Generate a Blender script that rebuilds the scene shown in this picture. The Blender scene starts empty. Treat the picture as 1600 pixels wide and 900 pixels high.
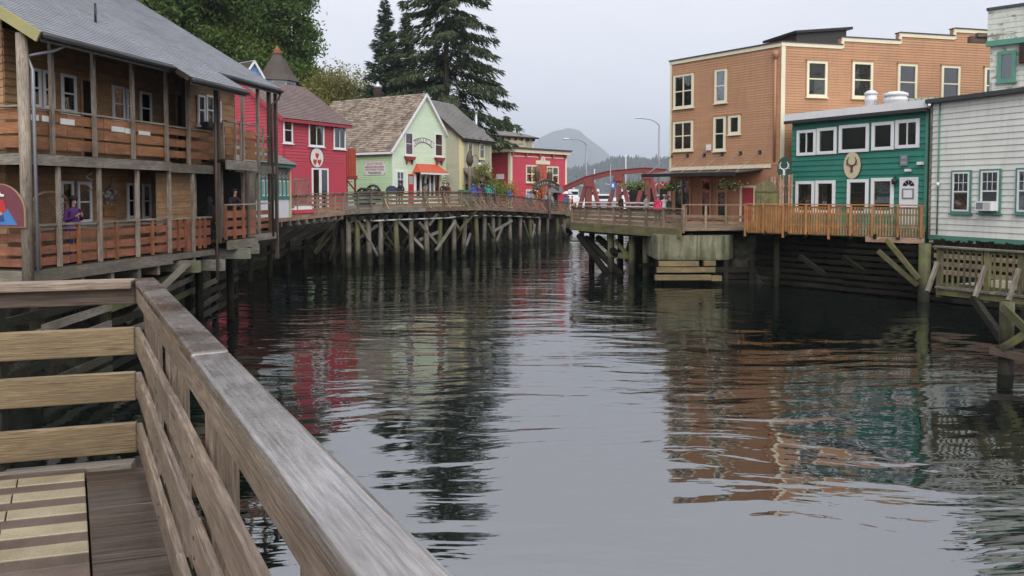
import bpy, bmesh, math, random
import numpy as np
from mathutils import Vector, Matrix
random.seed(7); np.random.seed(7)
SC = bpy.context.scene
COL = SC.collection
R = math.radians

# ------------------------------------------------------------------ camera, sky, sun, exposure
FPX, CX, CY, PITCH = 1200.0, 800.0, 351.0, R(2.4)      # photograph geometry (1600 x 900 frame), eye at the origin
cam = bpy.data.cameras.new('camera'); camo = bpy.data.objects.new('camera', cam); COL.objects.link(camo)
cam.sensor_fit = 'HORIZONTAL'; cam.sensor_width = 36.0; cam.lens = 36.0 * FPX / 1600.0
cam.shift_y = -(450.0 - CY) / 1600.0
cam.clip_start = 0.05; cam.clip_end = 30000
camo.location = (0, 0, 0); camo.rotation_euler = (R(90) - PITCH, 0, 0)
SC.camera = camo

SUN_EL, SUN_AZ = R(46), R(172)       # behind the camera, veiled by cloud
w = bpy.data.worlds.new('World'); SC.world = w; w.use_nodes = True
nt = w.node_tree; nt.nodes.clear()
o_ = nt.nodes.new('ShaderNodeOutputWorld'); b_ = nt.nodes.new('ShaderNodeBackground')
s_ = nt.nodes.new('ShaderNodeTexSky'); s_.sky_type = 'NISHITA'; s_.sun_disc = False
s_.sun_elevation = SUN_EL; s_.sun_rotation = SUN_AZ; s_.air_density = 1.0; s_.dust_density = 4.0
tc_ = nt.nodes.new('ShaderNodeTexCoord'); nz_ = nt.nodes.new('ShaderNodeTexNoise')
mp_ = nt.nodes.new('ShaderNodeMapping'); mp_.inputs['Scale'].default_value = (1, 1, 2.6)
nt.links.new(tc_.outputs['Generated'], mp_.inputs[0]); nt.links.new(mp_.outputs[0], nz_.inputs['Vector'])
nz_.inputs['Scale'].default_value = 2.2; nz_.inputs['Detail'].default_value = 4
rp_ = nt.nodes.new('ShaderNodeValToRGB')                  # the even cloud deck
rp_.color_ramp.elements[0].position = .30; rp_.color_ramp.elements[0].color = (6.75, 6.85, 7.5, 1)
rp_.color_ramp.elements[1].position = .72; rp_.color_ramp.elements[1].color = (7.9, 7.95, 8.5, 1)
mx_ = nt.nodes.new('ShaderNodeMix'); mx_.data_type = 'RGBA'; mx_.inputs[0].default_value = .93
nt.links.new(nz_.outputs[0], rp_.inputs[0]); nt.links.new(s_.outputs[0], mx_.inputs[6]); nt.links.new(rp_.outputs[0], mx_.inputs[7])
nt.links.new(mx_.outputs[2], b_.inputs[0]); b_.inputs[1].default_value = 0.069
nt.links.new(b_.outputs[0], o_.inputs[0])

sl = bpy.data.lights.new('sun', 'SUN'); sl.energy = 1.5; sl.angle = R(60); sl.color = (1, .97, .92)
slo = bpy.data.objects.new('sun', sl); COL.objects.link(slo)
sd = Vector((math.sin(SUN_AZ) * math.cos(SUN_EL), math.cos(SUN_AZ) * math.cos(SUN_EL), math.sin(SUN_EL)))
slo.rotation_euler = sd.to_track_quat('Z', 'Y').to_euler(); slo.location = (0, 0, 60)
SC.view_settings.view_transform = 'Standard'; SC.view_settings.look = 'None'
SC.view_settings.exposure = 0.95; SC.view_settings.gamma = 1.0
SC.render.engine = 'CYCLES'
SC.cycles.use_denoising = True
SC.cycles.max_bounces = 6; SC.cycles.diffuse_bounces = 3; SC.cycles.glossy_bounces = 3
SC.cycles.transparent_max_bounces = 12; SC.cycles.volume_bounces = 2; SC.cycles.caustics_reflective = False

WATER = -4.9        # the eye is at z = 0, the creek 4.9 m below it

# ------------------------------------------------------------------ geometry helpers
FWD = Vector((0, math.cos(PITCH), -math.sin(PITCH))); UPV = Vector((0, math.sin(PITCH), math.cos(PITCH)))
Z = Vector((0, 0, 1))
def ray(x, y):
    d = FWD + Vector((1, 0, 0)) * ((x - CX) / FPX) + UPV * (-(y - CY) / FPX)
    return d / d.y
def P(x, y, D): return ray(x, y) * D                    # the point on a sight line at distance D
def PX(x, D): return P(x, 301, D).x
def onz(x, y, z): d = ray(x, y); return d * (z / d.z)

class Basis:
    def __init__(s, o, u, v, n=None):
        s.o = Vector(o); s.u = Vector(u).normalized(); s.v = Vector(v).normalized()
        s.n = (Vector(n) if n is not None else s.u.cross(s.v)).normalized()
    def pt(s, a, b, off=0.0): return s.o + s.u * a + s.v * b + s.n * off
class Face(Basis):
    """a vertical wall plane through two places on the ground; u runs left to right, n looks out"""
    def __init__(s, A, B):
        A = Vector((A[0], A[1], 0)); B = Vector((B[0], B[1], 0)); s.A, s.B = A, B
        u = (B - A).normalized(); n = Vector((u.y, -u.x, 0))
        if n.dot(-A) < 0: n = -n
        super().__init__(A, u, Z, n); s.w = (B - A).length
    def uz(s, x, y, off=0.0):
        d = ray(x, y); o = s.o + s.n * off
        p = d * (o.dot(s.n) / d.dot(s.n))
        return (p - s.o).dot(s.u), p.z
    def rect(s, x0, x1, y0, y1, off=0.0):
        xm, ym = (x0 + x1) / 2, (y0 + y1) / 2
        return (s.uz(x0, ym, off)[0], s.uz(x1, ym, off)[0], s.uz(xm, y1, off)[1], s.uz(xm, y0, off)[1])
    def shifted(s, off): d = s.n * off; return Face((s.A.x + d.x, s.A.y + d.y), (s.B.x + d.x, s.B.y + d.y))
def FaceD(xa, Da, xb, Db): return Face((PX(xa, Da), Da), (PX(xb, Db), Db))

WPOS = {}
def link(o, parent, wloc):
    COL.objects.link(o)
    if parent is not None:
        o.parent = parent; o.location = wloc - WPOS[parent]
    else: o.location = wloc
    WPOS[o] = Vector(wloc)
    return o
def mk(name, verts, faces, mat=None, parent=None, uvs=None, smooth=False, kind=None, label=None):
    verts = [Vector(v) for v in verts]
    c = Vector((0, 0, 0))
    for v in verts: c += v
    c /= max(1, len(verts))
    me = bpy.data.meshes.new(name); me.from_pydata([tuple(v - c) for v in verts], [], faces)
    if uvs is not None:
        l = me.uv_layers.new(name='UVMap'); l.data.foreach_set('uv', np.asarray(uvs, dtype=np.float32).ravel())
    if mat is not None: me.materials.append(mat)
    if smooth: me.polygons.foreach_set('use_smooth', [True] * len(me.polygons))
    me.update()
    o = bpy.data.objects.new(name, me); link(o, parent, c)
    if kind: o['kind'] = kind
    if label: o['label'] = label
    return o
def tag(o, label, cat, group=None):
    o['label'] = label; o['category'] = cat
    if group: o['group'] = group
    return o
def thing(name, label, cat, loc, group=None):
    o = bpy.data.objects.new(name, None); o.empty_display_size = .2
    link(o, None, Vector(loc)); return tag(o, label, cat, group)
def struct(o): o['kind'] = 'structure'; return o

class MB:
    """collects several solids into one mesh"""
    def __init__(s): s.v, s.f, s.uv = [], [], []
    def add(s, verts, faces, uvs=None):
        k = len(s.v); s.v += [Vector(v) for v in verts]; s.f += [[i + k for i in f] for f in faces]
        if uvs is None: uvs = [(0, 0)] * sum(len(f) for f in faces)
        s.uv += list(uvs)
    def beam(s, *a, **k): s.add(*beam_geo(*a, **k)); return s
    def extr(s, *a, **k): s.add(*extr_geo(*a, **k)); return s
    def tube(s, *a, **k): s.add(*tube_geo(*a, **k)); return s
    def build(s, name, mat, parent=None, **k): return mk(name, s.v, s.f, mat, parent, s.uv, **k)

def beam_geo(p0, p1, wd, h, up=Z, roll=0.0):
    p0, p1 = Vector(p0), Vector(p1); d = p1 - p0; L = d.length; d = d / L
    up = Vector(up)
    if abs(d.dot(up)) > .98: up = Vector((0, 1, 0)) if abs(d.y) < .9 else Vector((1, 0, 0))
    s = d.cross(up).normalized(); t = s.cross(d).normalized()
    if roll:
        q = Matrix.Rotation(roll, 3, d); s = q @ s; t = q @ t
    a, b = s * (wd / 2), t * (h / 2)
    vs = [p0 - a - b, p0 + a - b, p0 + a + b, p0 - a + b, p1 - a - b, p1 + a - b, p1 + a + b, p1 - a + b]
    fs = [(0, 1, 5, 4), (1, 2, 6, 5), (2, 3, 7, 6), (3, 0, 4, 7), (3, 2, 1, 0), (4, 5, 6, 7)]
    uv = []; o = 0.0
    for k, wdt in enumerate((wd, h, wd, h)):
        uv += [(0, o), (0, o + wdt), (L, o + wdt), (L, o)]; o += wdt
    uv += [(0, 0), (.02, 0), (.02, .2), (0, .2)] * 2
    return vs, fs, uv
def beam(name, p0, p1, wd, h, mat, parent=None, up=Z, bev=0.0, **k):
    vs, fs, uv = beam_geo(p0, p1, wd, h, up)
    o = mk(name, vs, fs, mat, parent, uv, **k)
    if bev:
        m = o.modifiers.new('bevel', 'BEVEL'); m.width = bev; m.segments = 2
    return o
def extr_geo(B, poly, off0, off1):
    """prism of a polygon given in the basis' (a, b) between two offsets along its normal"""
    n = len(poly)
    ar = sum(poly[i][0] * poly[(i + 1) % n][1] - poly[(i + 1) % n][0] * poly[i][1] for i in range(n))
    if (ar < 0) != (B.u.cross(B.v).dot(B.n) < 0): poly = poly[::-1]
    vs = [B.pt(a, b, off0) for a, b in poly] + [B.pt(a, b, off1) for a, b in poly]
    if off1 > off0: fs = [tuple(range(n - 1, -1, -1)), tuple(range(n, 2 * n))]
    else: fs = [tuple(range(n)), tuple(range(2 * n - 1, n - 1, -1))]
    uv = [poly[i] for i in fs[0]] + [poly[i - n] for i in fs[1]]
    for i in range(n):
        j = (i + 1) % n
        fs.append((i, j, n + j, n + i) if off1 > off0 else (j, i, n + i, n + j))
        e = math.hypot(poly[j][0] - poly[i][0], poly[j][1] - poly[i][1]); t = abs(off1 - off0)
        uv += [(0, 0), (e, 0), (e, t), (0, t)]
    return vs, fs, uv
def extr(name, B, poly, off0, off1, mat, parent=None, **k):
    vs, fs, uv = extr_geo(B, poly, off0, off1); return mk(name, vs, fs, mat, parent, uv, **k)
def rc(a0, a1, b0, b1): return [(a0, b0), (a1, b0), (a1, b1), (a0, b1)]
def slab(name, pts, th, mat, parent=None, **k):
    """a sheet of 3D points given a thickness along its own normal (downwards)"""
    pts = [Vector(p) for p in pts]; n = (pts[1] - pts[0]).cross(pts[2] - pts[0]).normalized()
    if n.z < 0: n = -n
    m = len(pts); u = (pts[1] - pts[0]).normalized(); v = n.cross(u)
    if (pts[1] - pts[0]).cross(pts[2] - pts[0]).dot(n) < 0: pts = pts[::-1]
    lo = [p - n * th for p in pts]
    fs = [tuple(range(m)), tuple(range(2 * m - 1, m - 1, -1))]
    uv = [((p - pts[0]).dot(u), (p - pts[0]).dot(v)) for p in pts]; uv += uv[::-1]
    for i in range(m):
        j = (i + 1) % m; fs.append((j, i, m + i, m + j)); e = (pts[j] - pts[i]).length
        uv += [(e, 0), (0, 0), (0, th), (e, th)]
    return mk(name, pts + lo, fs, mat, parent, uv, **k)
def tube_geo(pts, rad, seg=8, caps=True):
    pts = [Vector(p) for p in pts]; n = len(pts)
    if not hasattr(rad, '__len__'): rad = [rad] * n
    vs, fs, uv = [], [], []; L = 0; ref = None; Ls = []
    for i, p in enumerate(pts):
        d = (pts[min(i + 1, n - 1)] - pts[max(i - 1, 0)]).normalized()
        if ref is None: ref = Vector((1, 0, 0)) if abs(d.x) < .8 else Vector((0, 1, 0))
        s = (ref - d * ref.dot(d)).normalized(); t = d.cross(s); ref = s
        if i: L += (p - pts[i - 1]).length
        Ls.append(L)
        for k in range(seg):
            a = 2 * math.pi * k / seg; vs.append(p + (s * math.cos(a) + t * math.sin(a)) * rad[i])
    for i in range(n - 1):
        for k in range(seg):
            k2 = (k + 1) % seg; fs.append((i * seg + k, i * seg + k2, (i + 1) * seg + k2, (i + 1) * seg + k))
            c = 2 * math.pi * rad[i] / seg; uv += [(Ls[i], k * c), (Ls[i], (k + 1) * c), (Ls[i + 1], (k + 1) * c), (Ls[i + 1], k * c)]
    if caps:
        fs.append(tuple(range(seg - 1, -1, -1))); fs.append(tuple(range((n - 1) * seg, n * seg))); uv += [(0, 0)] * (2 * seg)
    return vs, fs, uv
def tube(name, pts, rad, mat, parent=None, seg=8, smooth=True, **k):
    vs, fs, uv = tube_geo(pts, rad, seg); return mk(name, vs, fs, mat, parent, uv, smooth=smooth, **k)
def lathe_geo(c, prof, seg=12, sx=1.0, sy=1.0):
    vs, fs = [], []; c = Vector(c); n = len(prof)
    for r, z in prof:
        for k in range(seg):
            a = 2 * math.pi * k / seg; vs.append(c + Vector((r * sx * math.cos(a), r * sy * math.sin(a), z)))
    for i in range(n - 1):
        for k in range(seg):
            k2 = (k + 1) % seg; fs.append((i * seg + k, i * seg + k2, (i + 1) * seg + k2, (i + 1) * seg + k))
    fs.append(tuple(range(seg - 1, -1, -1))); fs.append(tuple(range((n - 1) * seg, n * seg)))
    return vs, fs, None
def lathe(name, c, prof, mat, parent=None, seg=12, sx=1.0, sy=1.0, smooth=True, **k):
    vs, fs, _ = lathe_geo(c, prof, seg, sx, sy); return mk(name, vs, fs, mat, parent, smooth=smooth, **k)
def ball_prof(r, h, n=6): return [(r * math.sin(math.pi * i / n) + .001, -h * math.cos(math.pi * i / n)) for i in range(n + 1)]
def clip(poly, ax, lim, keep_gt):
    out = []; n = len(poly)
    for i in range(n):
        p, q = poly[i], poly[(i + 1) % n]
        ip = (p[ax] >= lim) if keep_gt else (p[ax] <= lim); iq = (q[ax] >= lim) if keep_gt else (q[ax] <= lim)
        if ip: out.append(p)
        if ip != iq:
            t = (lim - p[ax]) / (q[ax] - p[ax]); r = [p[0] + t * (q[0] - p[0]), p[1] + t * (q[1] - p[1])]; r[ax] = lim; out.append(tuple(r))
    return out
def lap_geo(B, pl, b0, h, t, off):
    """one lapped board or shingle: proud by t at its lower edge, nearly flush at its upper edge"""
    n = len(pl)
    ar = sum(pl[i][0] * pl[(i + 1) % n][1] - pl[(i + 1) % n][0] * pl[i][1] for i in range(n))
    if (ar < 0) != (B.u.cross(B.v).dot(B.n) < 0): pl = pl[::-1]
    fr = [B.pt(a, b, off + t - (t * .8) * min(1, max(0, (b - b0) / h))) for a, b in pl]; bk = [B.pt(a, b, off - .004) for a, b in pl]
    fs = [tuple(range(n))]; uv = [(a, b - b0) for a, b in pl]
    for i in range(n):
        j = (i + 1) % n; fs.append((j, i, n + i, n + j)); uv += [(pl[j][0], 0), (pl[i][0], 0), (pl[i][0], .02), (pl[j][0], .02)]
    return fr + bk, fs, uv
def laps(B, poly, row, t, mat, parent, name='siding_board', joined=False, off=0.0, tab=None, jit=0.0, kind='stuff', board=4.2):
    b = min(p[1] for p in poly); top = max(p[1] for p in poly); mb = MB()
    while b < top - .01:
        pl = clip(clip(poly, 1, b, True), 1, min(b + row, top), False)
        if len(pl) >= 3:
            if tab:
                a = min(p[0] for p in pl) - random.random() * tab; a1 = max(p[0] for p in pl)
                while a < a1:
                    wd = tab * random.uniform(.65, 1.3)
                    q = clip(clip(pl, 0, a + .004, True), 0, a + wd - .004, False)
                    if len(q) >= 3: mb.add(*lap_geo(B, q, b, row, t + random.uniform(0, jit), off))
                    a += wd
            else:
                a0 = min(p[0] for p in pl); a1 = max(p[0] for p in pl); cuts_ = [a0 - 1]; c_ = a0 + random.uniform(.6, 1) * board
                while c_ < a1 - .5: cuts_.append(c_); c_ += random.uniform(.75, 1.25) * board
                cuts_.append(a1 + 1)
                for k0, k1 in zip(cuts_, cuts_[1:]):
                    q = clip(clip(pl, 0, k0 + .003, True), 0, k1 - .003, False)
                    if len(q) < 3: continue
                    g = lap_geo(B, q, b, row, t + random.uniform(0, jit), off)
                    if joined: mb.add(*g)
                    else: mk(name, g[0], g[1], mat, parent, g[2])
        b += row
    if tab or joined: return mb.build(name, mat, parent, kind=kind)

def text_geo(s, size, align='CENTER'):
    cu = bpy.data.curves.new('lettering', 'FONT'); cu.body = s; cu.size = size; cu.align_x = align; cu.align_y = 'CENTER'
    cu.extrude = .006; cu.resolution_u = 2
    o = bpy.data.objects.new('lettering', cu); COL.objects.link(o)
    dg = bpy.context.evaluated_depsgraph_get(); me = bpy.data.meshes.new_from_object(o.evaluated_get(dg))
    vs = [v.co.copy() for v in me.vertices]; fs = [tuple(p.vertices) for p in me.polygons]
    bpy.data.objects.remove(o); bpy.data.meshes.remove(me); bpy.data.curves.remove(cu)
    return vs, fs
def lettering(s, B, a, b, size, off, mat, parent, xs=1.0, rot=0.0, name='lettering', fit=None):
    vs, fs = text_geo(s, size)
    if fit:
        x0 = min(v.x for v in vs); x1 = max(v.x for v in vs); xs = fit / (x1 - x0)
    sg = 1 if B.u.cross(B.v).dot(B.n) > 0 else -1
    c, sn = math.cos(rot), math.sin(rot)
    out = []
    for v in vs:
        x, y = v.x * xs, v.y
        out.append(B.pt(a + x * c - y * sn, b + x * sn + y * c, off + v.z))
    return mk(name, out, fs, mat, parent)
# ------------------------------------------------------------------ procedural materials
class NT:
    def __init__(s, name):
        s.m = bpy.data.materials.new(name); s.m.use_nodes = True; s.t = s.m.node_tree
        s.p = s.t.nodes['Principled BSDF']; s.out = s.t.nodes['Material Output']
    def n(s, ty, **k):
        x = s.t.nodes.new('ShaderNode' + ty)
        for a, b in k.items(): setattr(x, a, b)
        return x
    def l(s, a, b): s.t.links.new(a, b)
    def math(s, op, a, b=None):
        x = s.n('Math', operation=op)
        for i, v in enumerate((a, b)):
            if v is None: continue
            if isinstance(v, (int, float)): x.inputs[i].default_value = v
            else: s.l(v, x.inputs[i])
        return x.outputs[0]
    def noise(s, vec, scale, detail=3, rough=.55):
        x = s.n('TexNoise'); x.inputs['Scale'].default_value = scale; x.inputs['Detail'].default_value = detail; x.inputs['Roughness'].default_value = rough
        if vec is not None: s.l(vec, x.inputs['Vector'])
        return x.outputs[0]
    def mapping(s, vec, scale=(1, 1, 1), loc=None):
        x = s.n('Mapping'); x.inputs['Scale'].default_value = scale; s.l(vec, x.inputs[0])
        if loc is not None: s.l(loc, x.inputs['Location'])
        return x.outputs[0]
    def ramp(s, f, stops):
        x = s.n('ValToRGB'); e = x.color_ramp.elements
        while len(e) < len(stops): e.new(.5)
        for k, (p, c) in zip(e, stops):
            k.position = p; k.color = (c if len(c) == 4 else (*c, 1)) if hasattr(c, '__len__') else (c, c, c, 1)
        s.l(f, x.inputs[0]); return x.outputs[0]
    def mix(s, f, a, b, blend='MIX'):
        x = s.n('Mix', data_type='RGBA', blend_type=blend)
        for i, v in ((0, f), (6, a), (7, b)):
            if isinstance(v, (int, float)): x.inputs[i].default_value = v
            elif hasattr(v, '__len__'): x.inputs[i].default_value = (*v[:3], 1)
            else: s.l(v, x.inputs[i])
        return x.outputs[2]
    def bump(s, h, strength, dist):
        x = s.n('Bump'); x.inputs['Strength'].default_value = strength; x.inputs['Distance'].default_value = dist
        s.l(h, x.inputs['Height']); s.l(x.outputs[0], s.p.inputs['Normal'])
    def base(s, c):
        if hasattr(c, '__len__'): s.p.inputs['Base Color'].default_value = (*c[:3], 1)
        else: s.l(c, s.p.inputs['Base Color'])
    def rough(s, r):
        if isinstance(r, (int, float)): s.p.inputs['Roughness'].default_value = r
        else: s.l(r, s.p.inputs['Roughness'])
def mul(c, k): return tuple(x * k for x in c)

def wood(name, c1, c2, rough=.65, moss=None, var=.35, gs=1.0, wet=0.0, island=False, tide=False):
    """sawn timber: grain along the piece (UV), each piece its own tone, stains, optional green algae"""
    m = NT(name); uv = m.n('UVMap').outputs[0]
    oi = m.n('ObjectInfo').outputs['Random']
    if island: oi = m.n('NewGeometry').outputs['Random Per Island']
    off = m.n('CombineXYZ'); m.l(m.math('MULTIPLY', oi, 37.0), off.inputs[0]); m.l(m.math('MULTIPLY', oi, 19.0), off.inputs[1])
    g = m.noise(m.mapping(uv, (3.6 * gs, 60 * gs, 1), off.outputs[0]), 1.0, 8, .68)
    ck = m.noise(m.mapping(uv, (.8 * gs, 95 * gs, 1), off.outputs[0]), 1.0, 3, .5)
    vk = m.n('TexVoronoi'); vk.inputs['Scale'].default_value = 1.0; m.l(m.mapping(uv, (1.6, 9, 1), off.outputs[0]), vk.inputs['Vector'])
    g2 = m.noise(m.mapping(uv, (.9, 3.5, 1), off.outputs[0]), 1.0, 3)
    pos = m.n('NewGeometry').outputs['Position']
    st = m.noise(pos, 1.6, 4)
    c = m.mix(m.ramp(g, [(.38, 0), (.62, 1)]), c1, c2)
    c = m.mix(m.ramp(g2, [(.35, .55), (.62, 0)]), c, mul(c1, .55))
    c = m.mix(m.ramp(st, [(.5, 0), (.75, .6)]), c, mul(c1, .45))
    c = m.mix(m.ramp(ck, [(.60, 0), (.68, .85)]), c, mul(c1, .3)); c = m.mix(m.ramp(vk.outputs['Distance'], [(.05, .8), (.13, 0)]), c, mul(c1, .35))   # drying cracks, knots
    if moss:
        ms = m.noise(pos, 1.1, 5, .6); c = m.mix(m.ramp(ms, [(.46, 0), (.66, .8)]), c, moss)
    v = m.math('ADD', m.math('MULTIPLY', oi, var), 1 - var / 2)
    k = m.n('CombineColor'); [m.l(v, k.inputs[i]) for i in range(3)]
    c = m.mix(1.0, c, k.outputs[0], 'MULTIPLY')
    if tide:      # weed and barnacles up to the high-water mark
        sz = m.n('SeparateXYZ'); m.l(pos, sz.inputs[0]); tz = m.math('ADD', sz.outputs[2], m.math('MULTIPLY', st, 1.1))
        c = m.mix(m.ramp(m.math('ADD', m.math('MULTIPLY', tz, .5), 2.3), [(.42, 1), (.62, 0)]), c, m.mix(m.ramp(g, [(.4, 0), (.6, 1)]), (.012, .012, .008), (.045, .048, .022)))
    m.base(c)
    if wet:
        m.rough(m.ramp(st, [(.35, rough - wet), (.65, rough)]))
    else: m.rough(rough)
    m.bump(m.math('SUBTRACT', g, m.math('MULTIPLY', m.ramp(ck, [(.60, 0), (.68, 1)]), .6)), .5, .006)
    return m.m
def paint(name, c, rough=.55, dirt=.25, var=0.0, scale=.7, streak=True, bumpy=.0):
    m = NT(name); pos = m.n('NewGeometry').outputs['Position']
    a = m.noise(pos, scale, 5, .6); b = m.noise(m.mapping(pos, (5, 5, .5)), 1.0, 3) if streak else a
    col = m.mix(m.ramp(a, [(.4, 0), (.75, dirt)]), c, mul(c, .55))
    col = m.mix(m.ramp(b, [(.48, 0), (.68, dirt)]), col, tuple(x * .5 + .04 for x in c))
    if var:
        oi = m.n('ObjectInfo').outputs['Random']; v = m.math('ADD', m.math('MULTIPLY', oi, var), 1 - var / 2)
        k = m.n('CombineColor'); [m.l(v, k.inputs[i]) for i in range(3)]; col = m.mix(1.0, col, k.outputs[0], 'MULTIPLY')
    ri = m.n('NewGeometry').outputs['Random Per Island']; v = m.math('ADD', m.math('MULTIPLY', ri, .10), .95)
    k = m.n('CombineColor'); [m.l(v, k.inputs[i]) for i in range(3)]; col = m.mix(1.0, col, k.outputs[0], 'MULTIPLY')
    m.base(col); m.rough(rough)
    f = m.noise(pos, 30, 2); m.bump(f, .12 + bumpy, .004)
    return m.m
def peel(name, c, under, rough=.7):
    m = NT(name); pos = m.n('NewGeometry').outputs['Position']
    a = m.noise(m.mapping(pos, (1, 1, 2)), 1.4, 8, .7); b = m.noise(m.mapping(pos, (4, 4, .5)), 1, 4)
    col = m.mix(m.ramp(a, [(.53, 0), (.58, .85)]), c, under); col = m.mix(m.ramp(b, [(.5, 0), (.75, .4)]), col, mul(c, .5))
    m.base(col); m.rough(rough); m.bump(a, .2, .01); return m.m
def shingle(name, c1, c2, moss=None, rough=.85, mossk=(.55, .7)):
    m = NT(name); g = m.n('NewGeometry'); pos = g.outputs['Position']; ri = g.outputs['Random Per Island']
    col = m.mix(ri, c1, c2); a = m.noise(pos, .55, 4); col = m.mix(m.ramp(a, [(.4, 0), (.7, .45)]), col, mul(c1, .6))
    gr = m.noise(pos, 40, 2); col = m.mix(m.ramp(gr, [(.3, .35), (.6, 0)]), col, mul(c1, .5))
    if moss:
        b = m.noise(pos, .8, 6, .65); col = m.mix(m.ramp(b, [(mossk[0], 0), (mossk[1], .85)]), col, moss)
    m.base(col); m.rough(rough); m.bump(gr, .3, .01); return m.m
def plain(name, c, rough=.5, metal=0.0):
    m = NT(name); pos = m.n('NewGeometry').outputs['Position']
    a = m.noise(pos, 6, 3); m.base(m.mix(m.ramp(a, [(.4, 0), (.75, .35)]), c, mul(c, .6))); m.rough(rough); m.p.inputs['Metallic'].default_value = metal
    return m.m
def foliage(name, c1, c2, c3=None, trans=.25):
    m = NT(name); g = m.n('NewGeometry'); ri = g.outputs['Random Per Island']; pos = g.outputs['Position']
    col = m.mix(ri, c1, c2); a = m.noise(pos, .35, 3)
    if c3: col = m.mix(m.ramp(a, [(.45, 0), (.65, .8)]), col, c3)
    m.base(col); m.rough(.6); m.p.inputs['Specular IOR Level'].default_value = .25
    tr = m.n('BsdfTranslucent'); m.l(col, tr.inputs[0]); mx = m.n('MixShader'); mx.inputs[0].default_value = trans
    m.l(m.p.outputs[0], mx.inputs[1]); m.l(tr.outputs[0], mx.inputs[2]); m.l(mx.outputs[0], m.out.inputs[0])
    return m.m
def glass(name, tint=(.75, .8, .8), k=.55):
    m = NT(name); gl = m.n('BsdfGlossy'); gl.inputs['Roughness'].default_value = .03; gl.inputs[0].default_value = (.85, .88, .9, 1)
    tr = m.n('BsdfTransparent'); tr.inputs[0].default_value = (*tint, 1)
    fr = m.n('Fresnel'); fr.inputs[0].default_value = 1.6; f = m.math('ADD', m.math('MULTIPLY', fr.outputs[0], .9), .08)
    pos = m.n('NewGeometry').outputs['Position']; bp = m.n('Bump'); bp.inputs['Strength'].default_value = .08; bp.inputs['Distance'].default_value = .05
    m.l(m.noise(pos, 1.6, 2), bp.inputs['Height']); m.l(bp.outputs[0], gl.inputs['Normal'])
    mx = m.n('MixShader'); m.l(f, mx.inputs[0]); m.l(tr.outputs[0], mx.inputs[1]); m.l(gl.outputs[0], mx.inputs[2]); m.l(mx.outputs[0], m.out.inputs[0])
    return m.m

M = {}
M['cap'] = wood('wet_cap_wood', (.035, .02, .013), (.20, .14, .10), .34, wet=.16, var=.15, gs=2.0)
_c = M['cap'].node_tree.nodes['Principled BSDF']; _c.inputs['Coat Weight'].default_value = .9; _c.inputs['Coat IOR'].default_value = 2.0
_t = M['cap'].node_tree; _g = _t.nodes.new('ShaderNodeNewGeometry'); _n = _t.nodes.new('ShaderNodeTexNoise'); _n.inputs['Scale'].default_value = 2.6; _n.inputs['Detail'].default_value = 6; _n.inputs['Roughness'].default_value = .7
_r = _t.nodes.new('ShaderNodeMapRange'); _r.inputs[1].default_value = .38; _r.inputs[2].default_value = .62; _r.inputs[3].default_value = .08; _r.inputs[4].default_value = .5   # standing wet film, drier patches
_t.links.new(_g.outputs['Position'], _n.inputs['Vector']); _t.links.new(_n.outputs[0], _r.inputs[0]); _t.links.new(_r.outputs[0], _c.inputs['Coat Roughness'])
M['cap_glare'] = wood('wet_glare_grey_cap_wood', (.10, .085, .078), (.30, .275, .26), .3, wet=.14, var=.1, gs=2.0)  # grey base colour carries sky glare on the near board; coat adds real gloss
_c2 = M['cap_glare'].node_tree.nodes['Principled BSDF']; _c2.inputs['Coat Weight'].default_value = 1.0; _c2.inputs['Coat IOR'].default_value = 2.1
_t = M['cap_glare'].node_tree; _g = _t.nodes.new('ShaderNodeNewGeometry'); _n = _t.nodes.new('ShaderNodeTexNoise'); _n.inputs['Scale'].default_value = 3.5; _n.inputs['Detail'].default_value = 8; _n.inputs['Roughness'].default_value = .75
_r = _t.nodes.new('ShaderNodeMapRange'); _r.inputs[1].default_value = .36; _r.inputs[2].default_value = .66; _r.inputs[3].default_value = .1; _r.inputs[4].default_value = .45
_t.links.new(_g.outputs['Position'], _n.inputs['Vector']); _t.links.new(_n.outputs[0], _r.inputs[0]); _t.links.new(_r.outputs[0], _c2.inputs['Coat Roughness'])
M['fore'] = wood('grey_brown_rail_wood', (.15, .108, .078), (.40, .31, .235), .55, wet=.15, var=.25, gs=1.7)
M['gold'] = wood('golden_rail_wood', (.17, .115, .06), (.36, .27, .15), .5, wet=.12, var=.25, gs=1.7)
M['plank'] = wood('dark_wet_plank', (.05, .036, .03), (.105, .08, .067), .32, wet=.18, var=.25, gs=.6)
M['weather'] = wood('weathered_grey_timber', (.12, .10, .08), (.36, .315, .26), .75, moss=(.11, .10, .065), var=.4, tide=True)
M['pile'] = wood('dark_pile_timber', (.012, .011, .009), (.06, .055, .044), .7, moss=(.03, .034, .012), var=.6)
M['mossy'] = wood('mossy_green_timber', (.06, .055, .025), (.19, .18, .09), .75, moss=(.11, .13, .03), var=.5, tide=True)
M['bleach'] = wood('bleached_brace_timber', (.15, .14, .12), (.36, .35, .31), .75, moss=(.12, .13, .06), var=.4, tide=True)
M['rail_or'] = wood('orange_brown_stained_board', (.23, .092, .036), (.46, .21, .09), .6, var=.35)
M['rail_rd'] = wood('red_brown_stained_board', (.21, .075, .042), (.40, .16, .09), .6, var=.35)
M['post'] = wood('weathered_porch_post', (.18, .145, .11), (.46, .39, .31), .75, var=.3)
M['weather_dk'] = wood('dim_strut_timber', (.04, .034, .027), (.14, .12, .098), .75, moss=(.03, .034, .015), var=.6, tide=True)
M['darkpost'] = wood('dark_brown_post', (.06, .042, .031), (.16, .115, .085), .6, var=.3)
M['brown'] = wood('brown_stained_siding', (.34, .19, .09), (.54, .33, .165), .7, var=.22)
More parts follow.
